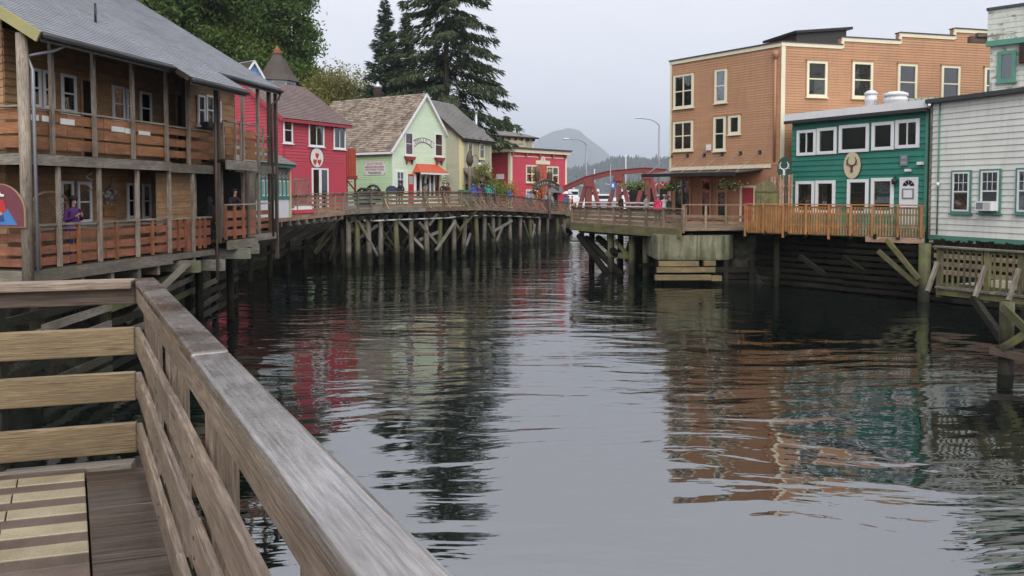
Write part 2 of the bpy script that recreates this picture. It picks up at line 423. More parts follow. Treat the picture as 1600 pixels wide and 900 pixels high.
M['soffit'] = wood('dark_soffit_board', (.03, .022, .017), (.08, .058, .042), .8)
M['bw'] = wood('brown_boardwalk_timber', (.17, .112, .078), (.41, .29, .205), .72, moss=(.13, .12, .06), var=.45)
M['bw_red'] = wood('reddish_boardwalk_timber', (.26, .155, .105), (.52, .345, .245), .7, var=.35)
M['bw_grey'] = wood('grey_boardwalk_timber', (.12, .11, .095), (.34, .31, .27), .75, moss=(.08, .08, .05), var=.5)
M['picket'] = wood('orange_cedar_picket', (.30, .125, .038), (.50, .24, .08), .6, var=.4)
M['picket_g'] = wood('greyed_cedar_picket', (.19, .14, .07), (.40, .31, .18), .65, moss=(.16, .15, .05), var=.4)
M['olive'] = wood('olive_weathered_timber', (.08, .07, .03), (.23, .21, .11), .75, moss=(.16, .17, .04), var=.4, tide=True)
M['greydk'] = wood('dark_crib_timber', (.008, .0075, .006), (.035, .032, .026), .8, moss=(.014, .015, .007), var=.8)
M['orange'] = paint('tan_orange_siding', (.46, .245, .13), .6, .28)
M['cream'] = paint('cream_trim', (.74, .68, .50), .5, .15)
M['orange_dk'] = paint('tan_brown_ground_floor', (.40, .20, .115), .6, .2)
M['teal'] = paint('teal_green_siding', (.014, .19, .135), .5, .4, var=.2)
M['white'] = paint('white_trim', (.78, .78, .79), .45, .12)
M['greys'] = paint('pale_grey_siding', (.75, .755, .69), .6, .25, var=.07)
M['tealtrim'] = paint('teal_trim', (.09, .25, .19), .5, .25)
M['oldwhite'] = peel('peeling_white_siding', (.58, .60, .53), (.20, .19, .14))
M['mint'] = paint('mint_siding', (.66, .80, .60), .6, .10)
M['mint_shaded'] = paint('mint_shaded_side_siding', (.50, .70, .43), .6, .15)  # side-wall copy of the mint, its shade darkened into the colour
M['red'] = paint('crimson_siding', (.47, .052, .082), .55, .18)
M['red2'] = paint('bright_crimson_siding', (.56, .055, .095), .55, .14)
M['redtrim'] = paint('dark_red_trim', (.36, .04, .055), .5, .2)
M['beige'] = paint('grey_green_siding', (.41, .41, .31), .6, .18)
M['ytrim'] = paint('yellow_cream_trim', (.66, .61, .33), .5, .15)
M['blue'] = paint('sky_blue_siding', (.18, .36, .68), .55, .15)
M['mosswhite'] = paint('mossy_bargeboard', (.38, .35, .15), .7, .5)
M['roofgrey'] = shingle('grey_asphalt_shingle', (.245, .255, .285), (.30, .31, .335), (.15, .155, .15), mossk=(.6, .8))
M['roofred'] = shingle('brown_red_asphalt_shingle', (.17, .12, .115), (.21, .155, .145))
M['shake'] = shingle('cedar_shake', (.16, .12, .09), (.40, .33, .26), (.07, .055, .03), mossk=(.56, .68))
M['roofgr2'] = shingle('slate_grey_shingle', (.17, .16, .155), (.22, .21, .20))
M['turret'] = shingle('turret_shingle', (.055, .046, .04), (.095, .082, .072), (.10, .05, .02))
M['black'] = plain('black_metal', (.012, .012, .013), .4)
M['gutter'] = plain('dark_gutter', (.03, .027, .027), .4)
M['metal'] = plain('galvanised_metal', (.5, .51, .53), .4, .7)
M['lampgrey'] = plain('grey_lamp_steel', (.28, .29, .31), .45, .4)
M['whitemetal'] = plain('white_roof_membrane', (.68, .68, .69), .5)
M['membr_dk'] = plain('dark_roof_edge', (.05, .05, .055), .6)
M['bridge'] = paint('oxide_red_bridge_steel', (.27, .07, .066), .5, .35)
M['interior'] = plain('dark_interior', (.02, .018, .017), .9)
M['curtain'] = plain('pale_curtain', (.55, .54, .50), .9)
M['curtain_r'] = plain('red_curtain', (.20, .035, .04), .9)
M['curtain_g'] = plain('pale_green_curtain', (.33, .42, .38), .9)
M['glass'] = glass('window_glass')
M['concrete'] = None
M['ink'] = plain('black_lettering', (.02, .02, .02), .6)
M['inkred'] = plain('red_lettering', (.42, .03, .03), .6)
M['signwhite'] = plain('sign_white', (.72, .72, .69), .5)
M['signcream'] = plain('sign_cream', (.62, .55, .36), .6)
M['redroof'] = paint('orange_red_awning', (.50, .09, .04), .6, .15)
M['doorred'] = paint('red_door_paint', (.48, .03, .03), .4, .1)
M['skin'] = plain('skin', (.50, .30, .22), .6)
def _concrete():
    m = NT('mossy_concrete'); pos = m.n('NewGeometry').outputs['Position']
    a = m.noise(pos, .9, 6, .65); b = m.noise(m.mapping(pos, (3, 3, .35)), 1, 4)
    c = m.mix(m.ramp(a, [(.35, 0), (.7, 1)]), (.11, .11, .065), (.28, .27, .185)); c = m.mix(m.ramp(b, [(.45, 0), (.62, .85)]), c, (.06, .066, .025)); sp = m.n('SeparateXYZ'); m.l(pos, sp.inputs[0]); c = m.mix(m.ramp(m.math('ADD', m.math('ADD', sp.outputs[2], m.math('MULTIPLY', a, .9)), 3.7), [(.35, .8), (.75, 0)]), c, (.035, .036, .018))
    m.base(c); m.rough(.85); m.bump(a, .4, .03); return m.m
M['concrete'] = _concrete()
def _rock():
    m = NT('dark_shore_rock'); pos = m.n('NewGeometry').outputs['Position']
    a = m.noise(pos, 1.3, 7, .65); c = m.mix(m.ramp(a, [(.35, 0), (.7, 1)]), (.012, .012, .009), (.075, .072, .055))
    m.base(c); m.rough(.8); m.bump(a, .9, .25); return m.m
M['rock'] = _rock()
def _ground():
    m = NT('ground_soil'); pos = m.n('NewGeometry').outputs['Position']
    a = m.noise(pos, .4, 6); m.base(m.mix(a, (.05, .055, .03), (.11, .10, .07))); m.rough(.9); return m.m
M['ground'] = _ground()
def _water():
    m = NT('creek_water'); pos = m.n('NewGeometry').outputs['Position']
    m.base((.004, .0065, .0055)); m.p.inputs['IOR'].default_value = 3.9; m.rough(.02)
    # gentle ripples, crests lying across the creek; calm and ruffled patches
    dn = m.n('TexNoise'); dn.inputs['Scale'].default_value = .12; m.l(pos, dn.inputs['Vector'])
    va = m.n('VectorMath', operation='MULTIPLY_ADD'); m.l(dn.outputs['Color'], va.inputs[0]); va.inputs[1].default_value = (3.5, 3.5, 0); m.l(pos, va.inputs[2]); wp = va.outputs[0]
    r1 = m.noise(m.mapping(wp, (.33, 1.2, 1)), 1.0, 2.6, .45)
    r2 = m.noise(m.mapping(wp, (1.3, 4.6, 1)), 1.0, 2, .5)
    r0 = m.noise(m.mapping(pos, (.16, .42, 1)), 1.0, 2, .5)
    patch = m.ramp(m.noise(m.mapping(pos, (.045, .075, 1)), 1.0, 3, .55), [(.36, .08), (.54, 1.0)])
    h = m.math('ADD', m.math('MULTIPLY', r1, .075), m.math('MULTIPLY', r2, .0095))
    h = m.math('ADD', m.math('MULTIPLY', h, patch), m.math('MULTIPLY', r0, .03))
    m.bump(h, 1.0, 1.0)
    return m.m
M['water'] = _water()

for _k in ('pile', 'greydk', 'soffit', 'interior', 'rock'): M[_k].node_tree.nodes['Principled BSDF'].inputs['Specular IOR Level'].default_value = .12
# ------------------------------------------------------------------ shared builders
def window(F, rect, parent, fm, style='dh', off=.045, fw=.11, proud=.06, curtain=None, sill=True, cfrac=(0, 1, 0, 1), name='window', bars=.045, gm=None):
    """rect = (u0, u1, z0, z1) on face F: frame, dark sheet standing in for the unlit room, optional curtain, pane, bars, sill"""
    u0, u1, z0, z1 = rect
    mb = MB()
    for r in (rc(u0, u1, z1 - fw, z1), rc(u0, u1, z0, z0 + fw), rc(u0, u0 + fw, z0 + fw, z1 - fw), rc(u1 - fw, u1, z0 + fw, z1 - fw)):
        mb.extr(F, r, off, off + proud)
    a0, a1, b0, b1 = u0 + fw, u1 - fw, z0 + fw, z1 - fw
    am, bm = (a0 + a1) / 2, (b0 + b1) / 2
    wnd = mb.build(name, fm, parent)
    bb = MB(); h = bars / 2
    if style == 'dh': bb.extr(F, rc(a0, a1, bm - h, bm + h), off + .022, off + proud - .006)
    elif style == 'sl': bb.extr(F, rc(am - h, am + h, b0, b1), off + .022, off + proud - .006)
    elif style == 'cross':
        bb.extr(F, rc(am - h, am + h, b0, b1), off + .022, off + proud - .004); bb.extr(F, rc(a0, a1, bm - h, bm + h), off + .022, off + proud - .008)
    elif style == 'grid':
        bb.extr(F, rc(a0, a1, bm - h, bm + h), off + .022, off + proud - .006)
        for k in (1, 2): x = a0 + (a1 - a0) * k / 3; bb.extr(F, rc(x - .012, x + .012, bm + h, b1), off + .024, off + proud - .012)
        y = (bm + b1) / 2; bb.extr(F, rc(a0, a1, y - .012, y + .012), off + .024, off + proud - .014)
    if bb.f: bb.build('sash_bar', fm, wnd)
    extr('dark_backing', F, rc(a0, a1, b0, b1), off - .002, off + .003, M['interior'], wnd)  # flat near-black sheet, painted shade of the room inside
    if curtain:
        c = cfrac; extr('curtain', F, rc(a0 + (a1 - a0) * c[0], a0 + (a1 - a0) * c[1], b0 + (b1 - b0) * c[2], b0 + (b1 - b0) * c[3]), off + .006, off + .012, curtain, wnd)
    extr('pane', F, rc(a0, a1, b0, b1), off + .016, off + .020, gm or M['glass'], wnd)
    if sill: extr('sill', F, rc(u0 - .06, u1 + .06, z0 - .07, z0 - .003), off, off + proud + .05, fm, wnd)
    return wnd
def box(name, B, a0, a1, b0, b1, o0, o1, mat, parent=None, **k): return extr(name, B, rc(a0, a1, b0, b1), o0, o1, mat, parent, **k)

def railing(parent, pts, boards, post_h, cap, mats, spacing=1.8, pw=.1, bt=.035, side=1, brace=False, post_drop=.25, gap=.0, post_mat=None):
    """posts, horizontal boards bay by bay, a cap rail; pts lie on the deck edge, side=+1 puts boards on the right hand of travel"""
    bm_, cm_, pm_ = mats['board'], mats['cap'], mats['post']
    for i in range(len(pts) - 1):
        a, b = Vector(pts[i]), Vector(pts[i + 1]); d = (b - a); L = Vector((d.x, d.y, 0)).length; n = max(1, round(L / spacing))
        hd = Vector((d.x, d.y, 0)).normalized(); sn = Vector((hd.y, -hd.x, 0)) * side
        for k in range(n + 1):
            if k == n and i < len(pts) - 2: continue
            p = a + d * (k / n); j = random.uniform(-.015, .015)
            beam('post', p + Z * -post_drop, p + Z * (post_h - .002) + hd * j, pw, pw, pm_, parent, up=hd)
            if brace:
                beam('brace', p + Z * .62 + sn * (pw / 2 + .03), p - Z * .12 + sn * (pw / 2 + .62), .07, .09, pm_, parent, up=hd)
        for k in range(n):
            p, q = a + d * (k / n), a + d * ((k + 1) / n)
            for z0, z1 in boards:
                jz = random.uniform(-.015, .015); o = -sn * (pw / 2 + bt / 2 + .002)
                beam('rail_board', p + Z * ((z0 + z1) / 2 + jz) + o + hd * .006, q + Z * ((z0 + z1) / 2 + jz) + o - hd * .006, bt, z1 - z0, bm_, parent)
        if cap:
            m2 = max(1, n // 3)
            for k in range(m2):
                p, q = a + d * (k / m2), a + d * ((k + 1) / m2)
                beam('cap_rail', p + Z * (post_h + cap[1] / 2) + hd * .003, q + Z * (post_h + cap[1] / 2) - hd * .003, cap[0], cap[1], cm_, parent)
def along(pts, t):
    """point at plan distance t along a polyline"""
    for i in range(len(pts) - 1):
        a, b = Vector(pts[i]), Vector(pts[i + 1]); L = (b - a).length
        if t <= L or i == len(pts) - 2: return a + (b - a) * (t / L)
        t -= L
# ------------------------------------------------------------------ the setting: water, banks, ground, hills, air
def sheet(name, pts, mat, **k): return struct(mk(name, pts, [tuple(range(len(pts)))], mat, **k))
sheet('water', [(-5800, -150, WATER), (5800, -150, WATER), (5800, 10200, WATER), (-5800, 10200, WATER)], M['water'])

LSH = [(-16, -40), (-12.5, 2), (-12.2, 14), (-12.4, 24), (-13.4, 31.6), (-14.6, 36), (-18.5, 42), (-17, 50), (-15.5, 57), (-10, 63), (-3, 68), (2, 78), (6.5, 92), (4, 120)]
RSH = [(60, 8), (34, 24), (20.6, 34.2), (13.9, 42.0), (12.5, 42.4), (9.3, 46), (9.5, 60), (17, 84), (22, 120)]
def bank(name, line, side, top=-2.35):
    vs, fs = [], []; prof = [(0, 0), (.25, -.5), (.1, -1.1), (.5, -1.7), (.7, -2.4), (1.3, -3.2), (2.2, -5)]
    pts = []
    for i in range(len(line) - 1):
        a, b = Vector((*line[i], 0)), Vector((*line[i + 1], 0)); n = max(1, int((b - a).length / 1.0))
        pts += [a + (b - a) * (k / n) for k in range(n)]
    pts.append(Vector((*line[-1], 0)))
    for i, p in enumerate(pts):
        d = (pts[min(i + 1, len(pts) - 1)] - pts[max(i - 1, 0)]).normalized(); nn = Vector((d.y, -d.x, 0)) * side
        for j, (o, z) in enumerate(prof):
            r = 0 if j == 0 else .22
            vs.append(p + nn * (o + random.uniform(-r, r)) + Z * (top + z + random.uniform(-r, r) * .6))
    m = len(prof)
    for i in range(len(pts) - 1):
        for j in range(m - 1): fs.append((i * m + j, i * m + j + 1, (i + 1) * m + j + 1, (i + 1) * m + j))
    return struct(mk(name, vs, fs, M['rock'], smooth=True))
bank('bank_left', LSH, 1); bank('bank_right', RSH, -1)
sheet('ground_left', [(x, y, -2.36) for x, y in LSH] + [(-60, 260, -2.36), (-500, 260, -2.36), (-500, -40, -2.36)], M['ground'])
sheet('ground_right', [(x, y, -2.36) for x, y in RSH] + [(300, 140, -2.36), (300, -60, -2.36)], M['ground'])

def height_grid(name, x0, x1, nx, y0, y1, ny, fn, mat):
    vs = [(x0 + (x1 - x0) * i / nx, y0 + (y1 - y0) * j / ny, 0) for j in range(ny + 1) for i in range(nx + 1)]
    vs = [(x, y, fn(x, y)) for x, y, _ in vs]
    fs = [(j * (nx + 1) + i, j * (nx + 1) + i + 1, (j + 1) * (nx + 1) + i + 1, (j + 1) * (nx + 1) + i) for j in range(ny) for i in range(nx)]
    return struct(mk(name, vs, fs, mat, smooth=True))
from mathutils import noise as mn
def sstep(a, b, x): t = max(0, min(1, (x - a) / (b - a))); return t * t * (3 - 2 * t)
def forest_mat(name, c1, c2, sc):
    m = NT(name); pos = m.n('NewGeometry').outputs['Position']; a = m.noise(pos, sc, 6, .7)
    m.base(m.mix(m.ramp(a, [(.35, 0), (.65, 1)]), c1, c2)); m.rough(.9); m.bump(a, 1.0, 6.0); return m.m
M['forest'] = forest_mat('far_forest', (.012, .022, .014), (.04, .055, .03), .05)
M['hillmat'] = forest_mat('hillside_scrub', (.02, .03, .012), (.06, .07, .03), .5)
def hz(x, y): return -2.4 + sstep(-32, -95, x) * 30 * sstep(10, 70, y) + mn.noise(Vector((x * .05, y * .05, 0))) * 2
height_grid('hillside', -260, -28, 36, 5, 260, 36, hz, M['hillmat'])
def prof(tab, x):
    if x <= tab[0][0]: return tab[0][1]
    for (a, za), (b, zb) in zip(tab, tab[1:]):
        if x <= b: return za + (zb - za) * (x - a) / (b - a)
    return tab[-1][1]
# wooded island ridge across the channel, then the domed mountain, then a paler range
HT = [(-1500, 44), (-220, 48), (130, 50), (220, 57), (262, 74), (330, 79), (440, 79), (900, 100), (2000, 66)]
def isl(x, y): return WATER - 2 + (prof(HT, x) - WATER) * sstep(1740, 2000, y) * (1 - .7 * sstep(2100, 2900, y)) + mn.noise(Vector((x * .01, y * .01, 3))) * 8
height_grid('island_ridge', -2000, 2600, 130, 1720, 3000, 26, isl, M['forest'])
MT = [(px_, (301 - y_)) for px_, y_ in ((640, 290), (700, 268), (780, 246), (832, 224), (846, 213), (868, 202.5), (887, 199.5), (906, 205), (924, 219), (940, 231), (956, 244), (985, 262), (1040, 281), (1120, 292))]
MT = [((a - 800) / 1200 * 6000, b / 1200 * 6000) for a, b in MT]
def mtn(x, y):
    k = sstep(5250, 6000, y) * (1 - .6 * sstep(6100, 7000, y))
    return WATER - 2 + prof(MT, x) * k + mn.noise(Vector((x * .007, y * .007, 1))) * 12 * k
height_grid('mountain', -1000, 1900, 150, 5200, 7100, 40, mtn, M['forest'])
def rng(x, y): return WATER - 2 + (390 + 80 * mn.noise(Vector((x * .0009, 0, 8)))) * sstep(8700, 9300, y) * (1 - .6 * sstep(9450, 9950, y)) * sstep(4900, 700, x)
height_grid('far_range', -4500, 4500, 120, 8650, 10000, 16, rng, M['forest'])

# trees along the island ridge: a far-off wood, one mass
mb = MB()
for k in range(4200):
    x = random.uniform(-150, 1150); y = random.uniform(1790, 2080) if k % 3 else random.uniform(1960, 2030)
    z = isl(x, y) - .5; h = random.uniform(11, 21) * (1.35 if random.random() < .1 else 1); r = h * random.uniform(.18, .3); a0 = random.random() * 6
    for (zb, zt, rr) in ((.08, .55, 1), (.38, .8, .75), (.62, 1.0, .5)):
        ring = [(x + math.cos(a0 + a * 1.2566) * r * rr, y + math.sin(a0 + a * 1.2566) * r * rr, z + h * zb) for a in range(5)] + [(x, y, z + h * zt)]
        mb.add(ring, [(a, (a + 1) % 5, 5) for a in range(5)])
fw_ = mb.build('island_forest', M['forest'], kind='stuff'); fw_['label'] = 'hazy dark conifer wood along the low ridge across the water'; fw_['category'] = 'forest'

# the moist air between here and the far hills
hv = bpy.data.materials.new('haze_air'); hv.use_nodes = True; ht = hv.node_tree; ht.nodes.clear()
ho = ht.nodes.new('ShaderNodeOutputMaterial'); hp = ht.nodes.new('ShaderNodeVolumePrincipled')
hp.inputs['Color'].default_value = (.86, .92, 1, 1); hp.inputs['Density'].default_value = 0.00023; hp.inputs['Anisotropy'].default_value = .65
ht.links.new(hp.outputs[0], ho.inputs['Volume'])
B0 = Basis((0, 0, 0), (1, 0, 0), (0, 1, 0), (0, 0, 1))
hb = extr('haze', B0, rc(-6000, 6000, -250, 10300), WATER - 9, 560, hv); hb['kind'] = 'stuff'; hb['label'] = 'thin pale rain haze lying over the whole inlet'
# ------------------------------------------------------------------ the deck and railing the photographer leans on
K = onz(215, 722, -1.6); E1 = Vector((.96, .28, 0)).normalized(); E2 = Vector((.5, -.866, 0)).normalized(); NO = Vector((.866, .5, 0)); NF = Vector((-E1.y, E1.x, 0))
DK = lambda a, b, z=-1.6: Vector((K.x, K.y, 0)) - E1 * a + E2 * b + Z * z
FD_ = struct(mk('viewing_deck', [DK(-.12, -.08, -1.66), DK(7, -.08, -1.66), DK(7, 7, -1.66), DK(-.12, 7, -1.66), DK(-.12, -.08, -1.9), DK(7, -.08, -1.9), DK(7, 7, -1.9), DK(-.12, 7, -1.9)], [(0, 1, 2, 3), (7, 6, 5, 4), (0, 4, 5, 1), (1, 5, 6, 2), (2, 6, 7, 3), (3, 7, 4, 0)], M['pile']))
beam('edge_board', DK(.02, -.03, -1.63), DK(6, -.03, -1.63), .12, .06, M['weather'], FD_, bev=.006)
M['paver_b'] = plain('brown_paver', (.16, .105, .08), .6); M['paver_y'] = plain('yellow_paver', (.38, .285, .12), .55)
def _paver(m, c1, c2):
    n = NT(m); pos = n.n('NewGeometry').outputs['Position']; a = n.noise(pos, 3, 5, .6); s = n.noise(pos, 160, 2); c = n.mix(n.ramp(a, [(.35, 0), (.7, 1)]), c1, c2); oi = n.n('ObjectInfo').outputs['Random']
    v = n.math('ADD', n.math('MULTIPLY', oi, .25), .87); kk = n.n('CombineColor'); [n.l(v, kk.inputs[i]) for i in range(3)]; c = n.mix(1.0, c, kk.outputs[0], 'MULTIPLY'); c = n.mix(n.ramp(s, [(.4, .35), (.62, 0)]), c, mul(c1, .4)); n.base(c); n.rough(n.ramp(a, [(.35, .28), (.7, .55)])); n.bump(s, .5, .003); return n.m
M['paver_b'] = _paver('brown_paver_mix', (.085, .06, .048), (.17, .125, .10)); M['paver_y'] = _paver('yellow_paver_mix', (.28, .235, .15), (.43, .37, .255))
def slabd(name, a0, a1, b0, b1, z1, mat):
    pts = [DK(a0, b0, z1), DK(a1, b0, z1), DK(a1, b1, z1), DK(a0, b1, z1)]; o = slab(name, pts, .05, mat, FD_); md = o.modifiers.new('bevel', 'BEVEL'); md.width = .004; md.segments = 2; return o
b = .1; k = 0
while b < 6.3:
    slabd('deck_plank', -.045, .276, b + .002, b + .588, -1.6 - random.uniform(0, .004), M['plank']); b += .59
slabd('border_paver', .282, 6, .035, .128, -1.596, M['paver_b'])
for r in range(5):
    bb_ = .13 + r * .245; a = .282 + .0; ln = .335 + .012 * r
    first = True
    while a < 4.5:
        a1 = a + ln; slabd('yellow_brick', a + .003, a1 - .003, bb_, bb_ + .126, -1.592 + random.uniform(-.001, .001), M['paver_y']); a = a1
    slabd('brown_paver', .285, 2.2, bb_ + .13, bb_ + .241, -1.596, M['paver_b']); slabd('brown_paver', 2.205, 4.6, bb_ + .13, bb_ + .241, -1.596, M['paver_b'])
for r in range(9):
    bb_ = .13 + 5 * .245 + r * .5; slabd('brown_paver', .285, 1.6, bb_, bb_ + .495, -1.596, M['paver_b']); slabd('brown_paver', 1.605, 3.2, bb_, bb_ + .495, -1.596, M['paver_b'])
for a, b in ((.2, .2), (3, .3), (.0, 2.6), (3, 3)): 
    q = DK(a, b, 0); tube('pile', [q - Z * 6, q - Z * 1.9], .16, M['pile'], FD_)
# railings
RA = thing('deck_railing', 'wet wooden railing with broad cap running toward the camera in the foreground', 'railing', DK(0, 0))
RB = thing('deck_railing', 'golden-brown three-board railing at the left end of the foreground deck', 'railing', DK(1.5, 0))
ZB = [(-.957, -.794), (-1.23, -1.06), (-1.54, -1.364)]; ZR = [(-.935, -.794), (-1.20, -1.06), (-1.505, -1.364)]
def rr(t, o, z): return Vector((K.x, K.y, 0)) + E2 * t + NO * o + Z * z
cuts = [(0, 2.08), (2.085, 4.2), (4.205, 7)]
for i, (z0, z1) in enumerate(ZR):
    for (t0, t1) in [(0, [1.75, 2.35, 1.9][i]), ([1.755, 2.355, 1.905][i], 4.3), (4.305, 7)]:
        beam('rail_board', rr(t0, .015, (z0 + z1) / 2), rr(t1, .015 + random.uniform(-.003, .003), (z0 + z1) / 2 + random.uniform(-.006, .006)), .03, z1 - z0, M['fore'], RA, bev=.005)
for t0, t1 in ((0, 2.37), (2.374, 7)): beam('fascia_board', rr(t0, .03, -.608), rr(t1, .03, -.608), .04, .086, M['fore'], RA, bev=.006)
for t0, t1, dz in ((-.13, 2.37, .0), (2.374, 7, -.004)): beam('cap_rail', rr(t0, .066, -.540 + dz), rr(t1, .066, -.540 + dz), .122, .046, M['cap' if t0 < 1 else 'cap_glare'], RA, bev=.014)
for t in (.08, 1.25, 2.42, 3.6, 4.8, 6): beam('post', rr(t, .09, -1.9), rr(t, .09, -.566), .09, .09, M['fore'], RA, up=E2, bev=.006)
def rf(a, o, z): return Vector((K.x, K.y, 0)) - E1 * a + NF * o + Z * z
for i, (z0, z1) in enumerate(ZB):
    c = [3.2, 2.6, .78][i]
    for a0, a1 in ((.004, c), (c + .004, 6)): beam('rail_board', rf(a0, .02, (z0 + z1) / 2), rf(a1, .02, (z0 + z1) / 2), .04, z1 - z0, M['gold'], RB, bev=.006)
beam('fascia_board', rf(.004, .06, -.61), rf(6, .06, -.61), .04, .1, M['darkpost'], RB, bev=.005)
beam('cap_rail', rf(.012, .05, -.540), rf(6, .05, -.540), .15, .048, M['fore'], RB, bev=.006)
for a in (.75, 2.2, 3.6): beam('post', rf(a, .09, -1.9), rf(a, .09, -.566), .09, .09, M['pile'], RB, up=E1, bev=.005)

# screw heads where the boards meet the posts
for t in (.08, 1.25, 2.42, 3.6):
    for z0, z1 in ZR:
        for z in (z0 + .04, z1 - .04): q = rr(t + random.uniform(-.01, .01), 0, z); tube('screw_head', [q - NO * .003, q + NO * .002], .0065, M['gutter'], RA, seg=8)
for a in (.75, 2.2):
    for z0, z1 in ZB:
        for z in (z0 + .04, z1 - .04): q = rf(a + random.uniform(-.01, .01), 0, z); tube('screw_head', [q - NF * .003, q + NF * .002], .0065, M['gutter'], RB, seg=8)
# ------------------------------------------------------------------ the long brown porch house on the left
FL = FaceD(42, 18.3, 432, 30.0)
su = lambda px, t=0.0: FL.uz(px, 301, -t)[0]
LP = lambda s, t, z: FL.pt(s, z, -t)
sA, sB, sC, sD = su(265), su(338), su(388), su(432)
LB = thing('porch_house', 'long brown two-storey wooden house with porches and grey shingle roof', 'house', LP(0, 0, -2.2))
UL, NL = FL.u, FL.n
def roofz(t): return 4.1 + .59 * t
ridge = 8.6
# roof: one plane that reaches out to three different eaves, and the back slope
sR0, sR1 = su(300, -1.2), su(386, -1.2)
for s0, s1, te in ((-.15, sR0, -.6), (sR0, sR1, -1.2), (sR1, sD + .15, -.12)):
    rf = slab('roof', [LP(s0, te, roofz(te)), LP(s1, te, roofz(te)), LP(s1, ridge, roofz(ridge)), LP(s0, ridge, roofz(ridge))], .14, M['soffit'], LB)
    Br = Basis(LP(s0, te - .05, roofz(te - .05) + .01), UL, LP(0, 1, .59) - LP(0, 0, 0))
    if Br.n.z < 0: Br.n = -Br.n
    laps(Br, rc(0, s1 - s0, 0, (ridge - te) * 1.161), .15, .016, M['roofgrey'], rf, 'shingle_course', tab=.34, off=.012, jit=.004)
    gt = tube_geo([LP(s0, te - .09, roofz(te) - .09), LP(s1, te - .09, roofz(te) - .10)], .075, 8)
    mk('gutter', gt[0], gt[1], M['gutter'], LB, gt[2], smooth=True)
    beam('fascia', LP(s0, te - .02, roofz(te) - .13), LP(s1, te - .02, roofz(te) - .13), .03, .2, M['gutter'], LB)
slab('roof', [LP(-.15, ridge, roofz(ridge)), LP(sD + .15, ridge, roofz(ridge)), LP(sD + .15, 2 * ridge, 4.1), LP(-.15, 2 * ridge, 4.1)], .14, M['roofgrey'], LB)
beam('bargeboard', LP(-.19, -.62, roofz(-.62) - .12), LP(-.19, ridge, roofz(ridge) - .12), .05, .26, M['mosswhite'], LB)
beam('bargeboard', LP(sD + .18, -.12, roofz(-.12) - .1), LP(sD + .18, ridge, roofz(ridge) - .1), .05, .2, M['gutter'], LB)
vp = P(149, 20, 22.5); tube('vent_pipe', [vp - Z * .35, vp + Z * .27], .035, M['black'], LB)
# walls behind the porches, lapped boards
WB = FL.shifted(-1.75)
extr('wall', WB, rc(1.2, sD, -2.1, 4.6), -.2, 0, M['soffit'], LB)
laps(WB, rc(1.2, sD, -1.9, .7), .2, .035, M['brown'], LB, off=.002)
laps(WB, rc(1.2, sD, .95, 4.2), .2, .035, M['brown'], LB, off=.002)
EB = Basis(LP(1.2, 1.75, 0), -NL, Z, -UL)
extr('wall', EB, [(0, -2.1), (14, -2.1), (14, 5), (7, 9.0), (0, 5)], -.2, 0, M['soffit'], LB)
laps(EB, [(0, -1.9), (6, -1.9), (6, 7.6), (0, 4.6)], .2, .035, M['brown'], LB, off=.002)
extr('wall', Basis(LP(sD - .3, 1.75, 0), -NL, Z, UL), [(0, -2.1), (14, -2.1), (14, 5), (7, 9.0), (0, 5)], -.15, 0, M['brown'], LB)
# floors and ceilings
for (s0, s1, t0, t1, zf) in ((-.02, sA, -.02, 1.75, -1.86), (-.02, 1.2, 1.75, 9, -1.86), (sA, sB, .1, 1.75, -1.9), (sB, sC, -.3, 1.75, -1.62), (sC, sD, .1, 1.75, -1.5),
                             (-.02, sA, -.02, 1.75, .95), (-.02, 1.2, 1.75, 9, .95), (sA, sB, .1, 1.75, .92), (sB, sC, -.3, 1.75, 1.12), (sC, sD, .1, 1.75, 1.05)):
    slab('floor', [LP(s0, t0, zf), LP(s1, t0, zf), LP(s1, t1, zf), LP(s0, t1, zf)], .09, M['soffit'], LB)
# edge beams
for (s0, s1, t, z0, z1) in ((0, sA, -.05, -2.19, -1.88), (sA, sB - .1, .06, -2.1, -1.92), (sB + .08, sC, -.34, -1.95, -1.64), (sC + .05, sD, .06, -1.8, -1.55),
                            (0, sA, -.05, .66, .93), (sA, sB - .1, .06, .62, .9), (sB + .08, sC, -.34, .78, 1.1), (sC + .05, sD, .06, .72, 1.02)):
    beam('edge_beam', LP(s0, t, (z0 + z1) / 2), LP(s1, t, (z0 + z1) / 2), .07, z1 - z0, M['weather'], LB)
for z0, z1 in ((-2.19, -1.88), (.66, .93)):
    beam('edge_beam', LP(-.06, 0, (z0 + z1) / 2), LP(-.06, 8, (z0 + z1) / 2), .07, z1 - z0, M['weather'], LB)
# posts
def post(px, t, z0, z1, m='post', wd=.09): s = su(px, t); beam('post', LP(s, t, z0), LP(s + random.uniform(-.02, .02), t, z1), wd, wd, M[m], LB, up=UL)
tube('post', [LP(0, .02, -2.4), LP(.01, .02, .6), LP(-.01, .02, 3.75)], .13, M['post'], LB, seg=10)
for px in (91, 155, 214, 264): post(px, .03, -1.86, .66)
for px in (84, 150, 210, 262): post(px, .03, .95, 3.9, 'post')
post(301, .1, -2.2, .8); post(296, .12, .9, 3.9, 'post'); post(291, .18, -1.9, -.85, 'rail_rd', .16)
post(386, -.3, -1.62, 1.0, 'darkpost', .11); post(381, -.3, 1.1, 3.4, 'post', .1); post(343, -.3, 1.1, 3.4, 'darkpost', .1); post(342, -.2, -1.7, 1.0, 'darkpost', .1)
post(404, .1, -1.6, 3.9, 'post', .1); post(422, .1, -1.6, 3.9, 'darkpost', .12); post(432, .1, -2.6, 4.0, 'darkpost', .11)
dpx = su(337, -.4); tube('downpipe', [LP(dpx, -.42, 3.4), LP(dpx, -.42, -2.9)], .042, M['darkpost'], LB)
